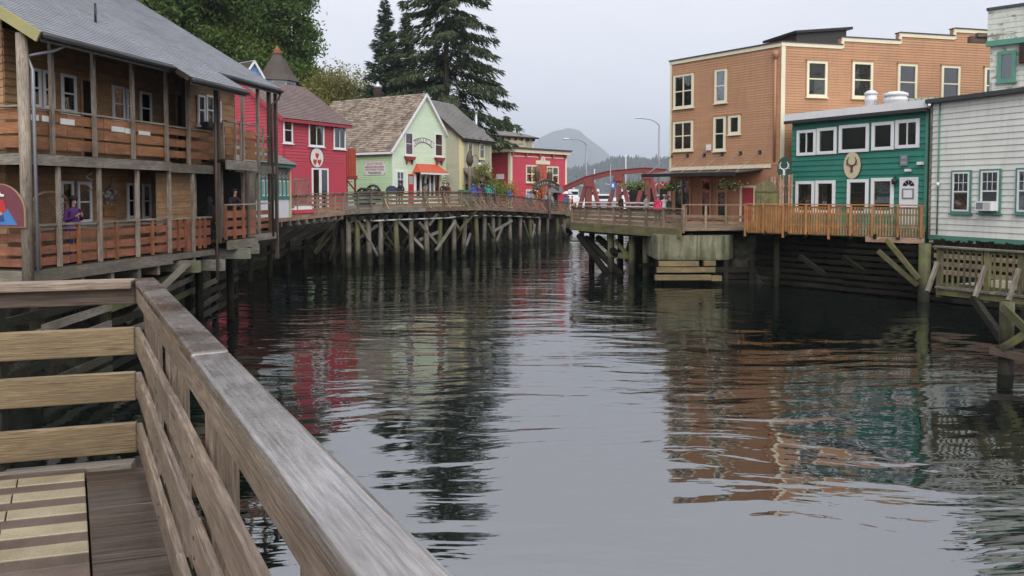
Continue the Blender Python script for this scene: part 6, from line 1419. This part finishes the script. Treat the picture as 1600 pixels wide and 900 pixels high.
# ------------------------------------------------------------------ people
def person_mesh(pose, seated=False):
    J = {}; E = []
    def j(n, p, r, tag_): J[n] = (Vector(p), r if hasattr(r, '__len__') else (r, r), tag_)
    fx = {'lean': -.22, 'stand': 0, 'walk': -.03, 'phone': -.02}[pose]
    j('pelvis', (0, .0, .95), (.155, .12), 2); j('waist', (0, fx * .35, 1.1), (.14, .105), 1); j('chest', (0, fx * .75, 1.3), (.17, .12), 1); j('collar', (0, fx, 1.44), (.10, .08), 1)
    j('neck', (0, fx * 1.1 - .01, 1.51), .05, 0); j('jaw', (0, fx * 1.15 - .03, 1.57), (.062, .07), 0); j('head', (0, fx * 1.15 - .015, 1.645), (.078, .092), 0); j('crown', (0, fx * 1.15, 1.72), (.055, .065), 0)
    j('nose', (0, fx * 1.15 - .12, 1.61), .014, 0)
    E += [('pelvis', 'waist'), ('waist', 'chest'), ('chest', 'collar'), ('collar', 'neck'), ('neck', 'jaw'), ('jaw', 'head'), ('head', 'crown'), ('head', 'nose')]
    for s, n in ((-1, 'l'), (1, 'r')):
        st = {'walk': .24 * s}.get(pose, .02 * s); kn = -.10 if st < 0 else 0
        j('hip' + n, (.095 * s, 0, .88), .095, 2); j('knee' + n, (.10 * s, st * .5 - .03, .48), .066, 2); j('ankle' + n, (.10 * s, st + .03, .10), .046, 2); j('heel' + n, (.10 * s, st + .06, .04), .036, 3); j('toe' + n, (.12 * s, st - .15, .035), (.04, .03), 3)
        E += [('pelvis', 'hip' + n), ('hip' + n, 'knee' + n), ('knee' + n, 'ankle' + n), ('ankle' + n, 'heel' + n), ('heel' + n, 'toe' + n)]
        sh = Vector((.19 * s, fx * .95, 1.40))
        if pose == 'phone': el, wr, hd, fd = (.23 * s, -.02, 1.14), (.09 * s, -.26, 1.24), (.05 * s, -.31, 1.28), Vector((-.03 * s, -.03, .06))
        elif pose == 'lean': el, wr, hd, fd = (.25 * s, -.34, 1.14), (.06 * s, -.58, 1.10), (.0 * s, -.64, 1.09), Vector((-.05 * s, -.05, -.01))
        elif pose == 'walk': el, wr, hd, fd = (.24 * s, .04 - .10 * s, 1.15), (.23 * s, -.06 - .18 * s, .93), (.23 * s, -.09 - .2 * s, .86), Vector((0, -.02, -.07))
        else: el, wr, hd, fd = (.235 * s, .03, 1.14), (.24 * s, -.04, .90), (.24 * s, -.06, .83), Vector((0, -.015, -.07))
        j('sh' + n, sh, .066, 1); j('el' + n, el, .052, 1); j('wr' + n, wr, .034, 1); j('hd' + n, hd, (.036, .02), 0)
        E += [('collar', 'sh' + n), ('sh' + n, 'el' + n), ('el' + n, 'wr' + n), ('wr' + n, 'hd' + n)]
        H = Vector(hd); W = (H - Vector(wr)).normalized(); sd = fd.cross(Vector((0, 1, 0)) if abs(fd.normalized().y) < .8 else Z).normalized()
        for k, (o, l) in enumerate(((-.030, .85), (-.010, 1.0), (.010, .95), (.028, .75))):
            b = H + sd * o + fd * .35; j(f'f{k}a' + n, b + fd * .4 * l, .0095, 0); j(f'f{k}b' + n, b + fd * .9 * l + Vector((0, -.008, -.006)), .008, 0); E += [('hd' + n, f'f{k}a' + n), (f'f{k}a' + n, f'f{k}b' + n)]
        j('th' + n, H + sd * -.045 * s + fd * .1, .010, 0); E.append(('hd' + n, 'th' + n))
    names = list(J); ix = {n: i for i, n in enumerate(names)}
    me = bpy.data.meshes.new('body'); me.from_pydata([tuple(J[n][0]) for n in names], [(ix[a], ix[b]) for a, b in E], [])
    o = bpy.data.objects.new('body', me); COL.objects.link(o)
    md = o.modifiers.new('skin', 'SKIN'); md.branch_smoothing = .6; md.use_smooth_shade = True
    for n, v in zip(names, me.skin_vertices[0].data): v.radius = J[n][1]; v.use_root = (n == 'pelvis')
    ss_ = o.modifiers.new('sub', 'SUBSURF'); ss_.levels = ss_.render_levels = 1
    dg = bpy.context.evaluated_depsgraph_get(); dg.update(); out = bpy.data.meshes.new_from_object(o.evaluated_get(dg))
    bpy.data.objects.remove(o); bpy.data.meshes.remove(me)
    segs = [(J[a][0], J[b][0], J[b][2] if J[b][2] != 1 or J[a][2] != 2 else 2, (J[a][1][0] + J[b][1][0]) / 2) for a, b in E]
    out.materials.clear()
    for k in range(4): out.materials.append(M['skin'])
    for p in out.polygons:
        c = p.center; best = 9; t_ = 0
        for a, b, tg, r in segs:
            d = b - a; t = max(0, min(1, (c - a).dot(d) / max(1e-9, d.dot(d)))); q = (c - a - d * t).length / max(r, .02)
            if q < best: best = q; t_ = tg
        p.material_index = t_; p.use_smooth = True
    return out, J['head'][0]
PMESH = {k: person_mesh(k) for k in ('stand', 'walk', 'lean', 'phone')}
CLOTH = {}
def cloth(c):
    if c not in CLOTH: CLOTH[c] = plain('cloth_%d' % len(CLOTH), c, .85)
    return CLOTH[c]
def person(label, loc, ang, pose, top, legs, hair=(.03, .02, .015), long=False, hat=None, coat=None, h=1.7, group=None, bag=None):
    """ang: direction faced, radians from -Y (towards the camera) turning to +X"""
    loc = Vector(loc); t = thing('person', label, 'person', loc, group); t.rotation_euler = (0, 0, ang); k = h / 1.73; t.scale = (k, k, k)
    me, hd = PMESH[pose]; me = me.copy()
    for i, m in enumerate((M['skin'], cloth(top), cloth(legs), M['ink'])): me.materials[i] = m
    o = bpy.data.objects.new('body', me); COL.objects.link(o); o.parent = t; WPOS[o] = loc
    def part(name, vs, fs, m, smooth=True):
        q = bpy.data.meshes.new(name); q.from_pydata([tuple(v) for v in vs], [], fs); q.materials.append(m)
        if smooth: q.polygons.foreach_set('use_smooth', [True] * len(q.polygons))
        x = bpy.data.objects.new(name, q); COL.objects.link(x); x.parent = t; return x
    # hair: a shell over the skull, open at the face
    vs, fs = [], []; n, m_ = 9, 14
    for i in range(n + 1):
        th = math.pi * i / n
        for q in range(m_):
            a = 2 * math.pi * q / m_; r = .112 if not hat else .106; y = math.cos(a) * math.sin(th); z = math.cos(th); x = math.sin(a) * math.sin(th)
            if long and z < 0 and y > -.2: z *= 2.6
            vs.append(hd + Vector((x * r * .92, y * r * 1.02 + .012, z * r * 1.05 + .012)))
    for i in range(n):
        for q in range(m_):
            q2 = (q + 1) % m_; a = (q + .5) * 2 * math.pi / m_; front = math.cos(a) < -.35
            if front and i >= 3: continue
            if not long and i >= 6: continue
            fs.append((i * m_ + q, i * m_ + q2, (i + 1) * m_ + q2, (i + 1) * m_ + q))
    part('hair', vs, fs, cloth(hair))
    if hat:
        kind, c = hat
        if kind == 'hood':
            f2 = [f for f in fs]; part('hood', [hd + (v - hd) * 1.18 + Vector((0, .012, -.01)) for v in vs], f2 + [(i * m_ + q, i * m_ + (q + 1) % m_, (i + 1) * m_ + (q + 1) % m_, (i + 1) * m_ + q) for i in (6, 7) for q in range(m_) if math.cos((q + .5) * 2 * math.pi / m_) > -.3], cloth(c))
        else:
            v2, f2, _ = lathe_geo(hd + Vector((0, -.0, .05)), [(.16 if kind == 'brim' else .105, 0), (.115, .02), (.105, .09), (.05, .12)], 12); part('hat', v2, f2, cloth(c))
    for s in (-1, 1):
        v2, f2, _ = lathe_geo(hd + Vector((.032 * s, -.088, .012)), ball_prof(.011, .011, 4), 6); part('eye', v2, f2, M['ink'])
    v2, f2, _ = lathe_geo(hd + Vector((0, -.085, -.062)), ball_prof(.02, .006, 4), 8); part('mouth', v2, f2, M['redtrim'])
    if coat:   # a loose jacket skirt round the hips
        v2, f2, _ = lathe_geo(Vector((0, -.01, 0)), [(.175, 1.18), (.19, 1.0), (.215, .78), (.20, .775), (.16, 1.1)], 12, 1.05, .8); part('jacket_skirt', v2, f2, cloth(coat))
    if bag:
        v2, f2, _ = lathe_geo(Vector((0, .17, 1.22)), [(.02, -.22), (.13, -.2), (.15, 0), (.13, .18), (.03, .22)], 8, 1, .6); part('backpack', v2, f2, cloth(bag))
    return t
# on the porches of the brown house
person('person in purple jacket and jeans looking at a phone on the lower porch', LP(su(113, .55), .55, -1.86), R(62), 'phone', (.10, .03, .16), (.04, .07, .16), hair=(.02, .015, .012), long=True, hat=('beanie', (.02, .02, .022)), coat=(.10, .03, .16))
person('person in black with long dark hair standing at the porch corner', LP(su(327, .5), .5, -1.88), R(150), 'stand', (.012, .012, .014), (.015, .015, .018), hair=(.012, .01, .01), long=True, coat=(.012, .012, .014))
person('person in dark maroon jacket leaning on the lower porch rail', LP(su(362, .35), .42, -1.60), R(60), 'lean', (.035, .018, .03), (.02, .02, .03), hair=(.05, .03, .02))
ph_ = thing('mobile_phone', 'small phone held by the person in purple', 'phone', LP(su(113, .55), .55, -.6)); q = LP(su(113, .55), .55, -.56) + Vector((math.sin(R(62)), -math.cos(R(62)), 0)) * .31; beam('case', q - Z * .03, q + Z * .11, .07, .012, M['ink'], ph_, up=(math.cos(R(62)), math.sin(R(62)), 0))
# strolling on the boardwalk
def bwz(px, D): p, n = edge_at(px); return p.z
def walker(label, px, D, z, *a, **k): return person(label, (PX(px, D), D, z), *a, group='people out on the boardwalks', **k)
walker('person in black coat and hat outside the mint house window', 626, 56.5, -1.02, R(-20), 'stand', (.015, .014, .014), (.02, .02, .025), hat=('brim', (.02, .018, .018)), coat=(.015, .014, .014), h=1.8)
walker('person in olive jacket with purple cap at the mint house shop window', 664, 58.5, -1.0, R(150), 'walk', (.20, .17, .10), (.03, .03, .04), hat=('hood', (.05, .04, .08)))
walker('person in black jacket with white scarf right of the mint house shop', 693, 57.8, -1.0, R(10), 'stand', (.02, .02, .02), (.35, .34, .33), coat=(.03, .03, .03), h=1.75)
walker('person in dark red long coat beside the mint house corner', 699.5, 58.3, -1.0, R(-30), 'stand', (.12, .02, .02), (.16, .02, .02), hat=('hood', (.10, .02, .02)), coat=(.14, .02, .02))
for k, (px, D, c, lg, hat, lb) in enumerate(((740, 60.2, (.06, .08, .35), (.06, .08, .3), ('hood', (.06, .08, .35)), 'person in royal blue rain jacket at the left of the group'), (749, 61.8, (.09, .04, .16), (.03, .03, .05), ('hood', (.09, .04, .16)), 'person in purple rain jacket beside the royal blue one'),
        (757, 61.5, (.05, .03, .07), (.03, .03, .05), ('brim', (.07, .06, .10)), 'person in dark plum jacket in the middle of the group'), (763.5, 62.6, (.02, .32, .26), (.03, .04, .05), ('hood', (.02, .32, .26)), 'person in turquoise rain jacket'), (771.5, 63.2, (.09, .10, .13), (.05, .05, .06), ('brim', (.12, .13, .15)), 'person in slate grey jacket right of the turquoise one'),
        (796.5, 67.5, (.05, .12, .36), (.05, .05, .07), ('brim', (.16, .11, .09)), 'person alone in bright blue jacket before the red shop corner'), (826, 72.8, (.26, .32, .50), (.06, .06, .08), ('hood', (.30, .35, .52)), 'person in pale blue rain jacket under the orange tree'), (831.5, 73.6, (.34, .32, .30), (.05, .05, .06), ('brim', (.3, .26, .22)), 'person in beige jacket beside the pale blue one'),
        (852.5, 77.5, (.45, .48, .62), (.05, .05, .08), ('hood', (.5, .52, .65)), 'person in white rain poncho left of the carved arch post'), (862, 78.2, (.30, .34, .55), (.05, .05, .08), ('hood', (.3, .34, .55)), 'person in lilac poncho right of the carved arch post'), (884, 84.2, (.03, .16, .42), (.03, .04, .06), None, 'person in blue jacket under the umbrella'), (889, 85, (.42, .23, .12), (.05, .05, .06), None, 'person in tan jacket between the blue and the red one'), (894, 85.5, (.42, .02, .04), (.03, .03, .05), None, 'person in red jacket by the bridge rail'))):
    zz = bwz(min(px, 888), D); walker(lb, px, D + .6, zz + .0, R(random.uniform(-160, 160)), random.choice(('stand', 'walk')), c, lg, hat=hat, coat=c)
for px, D, c, lg, hat, lb, hh in ((1028, 46.6, (.50, .02, .09), (.06, .05, .06), ('brim', (.28, .24, .20)), 'person in magenta jacket with pale hat behind the right railing', 1.72), (1038, 48.4, (.6, .6, .58), (.05, .05, .07), ('beanie', (.6, .6, .58)), 'person in white jacket right of the magenta one', 1.72), (1045.5, 47.4, (.02, .018, .02), (.02, .02, .025), ('hood', (.02, .018, .02)), 'person in black hooded coat at the tan wall', 1.66),
                          (1010, 52.6, (.5, .5, .48), (.04, .04, .05), None, 'person in white shirt left of the magenta one', 1.72), (970.5, 54.8, (.025, .022, .022), (.03, .03, .03), ('hood', (.02, .02, .02)), 'person in dark jacket in front of the bridge posts', 1.75)):
    walker(lb, px, D, -1.92, R(random.uniform(-50, 50)), 'stand', c, lg, hat=hat, coat=c, h=hh)
# umbrella over the group
um_ = P(886.5, 303, 84.9); U = thing('umbrella', 'white and lilac umbrella held above the people by the bridge', 'umbrella', um_ - Z * .9); M['umb'] = plain('white_umbrella_cloth', (.66, .63, .70), .7); M['umb2'] = plain('lilac_umbrella_cloth', (.42, .34, .55), .7)
for k in range(8):
    a0, a1 = math.pi * 2 * k / 8, math.pi * 2 * (k + 1) / 8; ring = lambda a, r, z: um_ + Vector((r * math.cos(a), r * math.sin(a), z)); mk('panel', [um_ + Z * .32, ring(a0, .32, .25), ring(a1, .32, .25), ring(a0, .62, 0), ring(a1, .62, 0), ring((a0 + a1) / 2, .58, .03)], [(0, 1, 2), (1, 3, 5), (1, 5, 2), (2, 5, 4)], M['umb' if k % 2 else 'umb2'] if k in (6, 7, 0) else M['umb'], U)
tube('shaft', [um_ - Z * .75, um_ + Z * .36], .012, M['ink'], U, seg=5); tube('handle', [um_ - Z * .75, um_ - Z * .85, um_ + Vector((.06, 0, -.88))], .018, M['ink'], U, seg=5)

# ------------------------------------------------------------------ street furniture and boats
# carved arch over the walk
AP = zpt(858.5, 76.0, -1.83); AR = thing('carved_arch_sign', 'carved timber arch sign with two topped posts beside the red shop', 'arch sign', AP)
FA = FaceD(839, 74.6, 858.5, 76.0); aw_ = FA.w
tube('post', [FA.pt(aw_, -2.6), FA.pt(aw_, 2.3)], .17, M['post'], AR); tube('post', [FA.pt(0, .2), FA.pt(0, 2.0)], .14, M['darkpost'], AR)
for a, z in ((aw_, 1.3), (0, 1.5)): lathe('carved_top', FA.pt(a, z), [(.15, -.5), (.27, -.1), (.22, .4), (.28, .55), (.14, .8), (.04, 1.05)], M['darkpost'], AR, seg=8)
mb = MB(); T = [-.9 + (aw_ + 2.0) * k / 12 for k in range(13)]; hz_ = lambda a: .25 + .55 * math.sin(math.pi * (a + .9) / (aw_ + 2.0))
for a, b in zip(T, T[1:]): mb.extr(FA, [(a, hz_(a) - .1), (b, hz_(b) - .1), (b, hz_(b) + .38), (a, hz_(a) + .38)], .2, .34)
mb.build('arch_board', M['darkpost'], AR)
mb = MB()
for a, b in zip(T, T[1:]): mb.extr(FA, [(a, hz_(a) + .385), (b, hz_(b) + .385), (b, hz_(b) + .5), (a, hz_(a) + .5)], .12, .42)
mb.build('arch_cap', M['darkpost'], AR); 
for k, c in enumerate('CREEK ST'):
    a = -.25 + (aw_ + .55) * k / 7; lettering(c, FA, a, hz_(a) + .13, .28, .345, M['signwhite'], AR)
for k, (px, D, yt, ax, ay, lb) in enumerate(((916, 97, 226, 884, 217, 'grey street lamp with curved arm left of the bridge'), (1030, 100, 196, 997, 184, 'taller grey street lamp with curved arm beside the tan building'))):
    tp = P(px, yt, D); ba_ = Vector((tp.x, tp.y, -2.2)); tip = P(ax, ay, D); L_ = thing('street_lamp', lb, 'street lamp', ba_, 'street lamps by the bridge')
    tube('pole', [ba_, tp], [.16, .1], M['lampgrey'], L_); m1 = tp.lerp(tip, .4) + Z * .35; tube('arm', [tp, tp.lerp(tip, .15) + Z * .25, m1, tip.lerp(tp, .2) + Z * .1, tip], .06, M['lampgrey'], L_); lathe('lamp_head', tip - Z * .06, [(.1, -.05), (.3, 0), (.24, .1), (.05, .14)], M['whitemetal'], L_, sx=1.6)
for k, (px, D, y0, h, lb) in enumerate(((1089 / 1 - 111, 150, 241, 1, 'white sailing mast behind the bridge, tallest one'), (929, 160, 264, 1, 'short white mast left of the blue sign'), (897, 170, 285, 1, 'thin mast behind the left end of the bridge'))):
    tp = P(px, y0, D); bt = thing('fishing_boat', lb.replace('mast', 'boat mast') if False else ['white fishing boat with the tallest mast behind the bridge', 'white fishing boat with short mast behind the left truss', 'white fishing boat with thin mast behind the bridge end'][k], 'boat', (tp.x, tp.y, WATER), 'boats moored beyond the bridge')
    hull = [(-5, 0), (-4.6, -1.5), (3, -1.6), (5.5, 0), (3, 1.6), (-4.6, 1.5)]; Bh = Basis((tp.x, tp.y, WATER), (1, 0, 0), (0, 1, 0), (0, 0, 1)); extr('hull', Bh, hull, -.4, 1.5, M['whitemetal'], bt); extr('cabin', Bh, rc(-2.5, 1.2, -1.1, 1.1), 1.5, 3.9, M['white'], bt); extr('wheelhouse', Bh, rc(-1.5, .9, -.9, .9), 3.9, 5.6, M['white'], bt); extr('cabin_window', Bh, rc(-1.4, .8, -.92, -.905), 4.4, 5.1, M['interior'], bt); tube('mast', [Vector((tp.x, tp.y, WATER + 3.8)), tp], .09, M['whitemetal'], bt, seg=6); tube('boom', [Vector((tp.x, tp.y, WATER + 5.8)), Vector((tp.x - 4, tp.y, WATER + 6.6))], .06, M['whitemetal'], bt, seg=5)
for k, (px, D) in enumerate(((1000, 140), (945, 145))):
    q = P(px, 305, D); bt = thing('cabin_cruiser', ['small white cruiser seen between the right V posts', 'small white cruiser behind the middle V posts', 'small white cruiser behind the left V posts'][k], 'boat', (q.x, q.y, WATER), 'boats moored beyond the bridge'); Bh = Basis((q.x, q.y, WATER), (1, 0, 0), (0, 1, 0), (0, 0, 1)); extr('hull', Bh, hull, -.4, 1.3, M['whitemetal'], bt); extr('cabin', Bh, rc(-2.5, 2, -1.1, 1.1), 1.3, 3.3, M['lampgrey'], bt); extr('wheelhouse', Bh, [(-1.5, -.9), (1, -.9), (1, .9), (-1.5, .9)], 3.3, 4.6, M['white'], bt); extr('windscreen', Bh, rc(-1.4, .9, -.93, -.91), 3.7, 4.3, M['interior'], bt)
# red dockside building under the canopy beyond the bridge, blue sign
rs = thing('red_dockside_shed', 'red shed with zigzag fascia beyond the right end of the bridge', 'shed', zpt(1040, 108, -2.3)); FD = FaceD(983, 110, 1075, 106); extr('wall', FD, rc(0, FD.w, -2.4, 1.1), -5, 0, M['interior'], rs); extr('fascia', FD, rc(3, FD.w, .6, 1.5), 0, .3, M['doorred'], rs)
for k in range(5): extr('zigzag', FD, [(3.6 + k, 1.4), (4.0 + k, .9), (4.4 + k, 1.4), (4.3 + k, 1.4), (4.0 + k, 1.05), (3.7 + k, 1.4)], .31, .33, M['white'], rs)
bs = P(957.5, 290, 79); bsg = thing('blue_road_sign', 'small blue square sign on a thin pole before the bridge', 'sign', (bs.x, bs.y, -2.1)); tube('pole', [Vector((bs.x - .25, bs.y, -2.1)), Vector((bs.x - .25, bs.y, bs.z + 2.2))], .05, M['lampgrey'], bsg); M['bluesign'] = plain('blue_sign_paint', (.03, .14, .42), .5); FBs = Basis(bs, (1, 0, 0), Z, (0, -1, 0)); extr('plate', FBs, rc(-.28, .3, -.4, .4), 0, .03, M['bluesign'], bsg); extr('symbol', FBs, rc(-.1, .12, -.16, .2), .031, .036, M['signwhite'], bsg)
# in front of the mint house
mb_ = zpt(612.5, 56.2, -1.02); mbx = thing('blue_mailbox', 'dark blue rounded box on a post left of the mint house door', 'mailbox', mb_); FMb = Basis(mb_, (1, 0, 0), Z, (0, -1, 0)); M['navy'] = plain('navy_paint', (.03, .045, .09), .4)
extr('drum', FMb, [(-.42, .85), (.42, .85), (.42, 1.15)] + [(.42 * math.cos(math.pi * k / 10), 1.15 + .36 * math.sin(math.pi * k / 10)) for k in range(1, 10)] + [(-.42, 1.15)], -.3, .3, M['navy'], mbx)
for a in (-.36, .3): extr('leg', FMb, rc(a, a + .08, 0, .85), -.04, .04, M['black'], mbx)
mc = thing('old_black_machinery', 'row of black iron wheels and drums on the walk beside the mint side wall', 'machinery', zpt(572, 54.5, -1.05))
for k, (px, D, r, z) in enumerate(((560, 55.2, .34, .75), (567, 54.8, .42, .9), (575, 54.8, .4, .9), (583, 55, .46, 1.1))):
    c = zpt(px, D, -1.05 + z); ringp = [c + Vector((math.cos(a) * r, 0, math.sin(a) * r)) for a in [2 * math.pi * q / 16 for q in range(17)]]; tube('wheel_rim', ringp, .09, M['black'], mc, seg=6)
    for q in range(6): a = math.pi * q / 3; tube('spoke', [c, c + Vector((math.cos(a) * r, 0, math.sin(a) * r))], .035, M['black'], mc, seg=5)
    tube('axle', [c - Vector((0, .4, 0)), c + Vector((0, .6, 0))], .16, M['gutter'], mc); lathe('drum', c + Vector((.15, .5, -.3)), [(.3, -.4), (.42, -.2), (.42, .3), (.25, .5)], M['black'], mc, seg=10)
beam('base_frame', zpt(556, 55, -.92), zpt(588, 55.4, -.92), .5, .16, M['black'], mc)
gb = zpt(729, 61.2, -1.0); gbo = thing('green_bin', 'dark green lidded bin beside the boardwalk rail', 'bin', gb); FGb = Basis(gb, (1, 0, 0), Z, (0, -1, 0)); M['bing'] = plain('green_bin_plastic', (.02, .12, .07), .5); extr('body', FGb, [(-.6, 0), (.6, 0), (.68, 1.0), (-.68, 1.0)], -.4, .4, M['bing'], gbo); extr('lid', FGb, [(-.72, 1.0), (.72, 1.0), (.6, 1.22), (-.6, 1.22)], -.45, .45, M['bing'], gbo)
ps = zpt(734, 61.5, -1.0); tpo = thing('carved_lamp_post', 'weathered timber post with small lamp arm left of the sapling', 'post', ps); tube('pole', [ps - Z * 1.5, ps + Z * 3.9, ps + Z * 4.5], [.16, .13, .05], M['post'], tpo); lathe('carved_top', ps + Z * 3.4, [(.14, -.3), (.3, .1), (.26, .5), (.1, .9), (.03, 1.2)], M['darkpost'], tpo, seg=8); tube('lamp_arm', [ps + Z * 3.7, ps + Vector((.5, 0, 4.0)), ps + Vector((.8, 0, 3.4))], .03, M['black'], tpo, seg=5); lathe('lamp', ps + Vector((.8, 0, 3.25)), [(.08, -.1), (.14, 0), (.05, .12)], M['whitemetal'], tpo, seg=8)
rw = thing('red_skiff', 'upturned red and white skiff on the reddish boardwalk', 'boat', zpt(470, 46, -1.2)); cs = zpt(470, 44.6, -1.2); ds = (zpt(482, 45.6, 0) - zpt(458, 43.6, 0)).normalized(); ns_ = Vector((-ds.y, ds.x, 0))
for nm, k0, z0, z1, m in (('hull', 1.0, .0, .22, 'doorred'), ('keel_planks', .86, .22, .42, 'white')):
    sec = [cs + ds * a * k0 + ns_ * b * k0 for a, b in ((-1.6, -.35), (.6, -.55), (1.8, 0), (.6, .55), (-1.6, .35))]; vs = [p + Z * z0 for p in sec] + [p * 1.0 + Z * z1 - (p - cs) * .08 for p in sec]; mk(nm, vs, [(4, 3, 2, 1, 0), (5, 6, 7, 8, 9)] + [(i, (i + 1) % 5, 5 + (i + 1) % 5, 5 + i) for i in range(5)], M[m], rw)
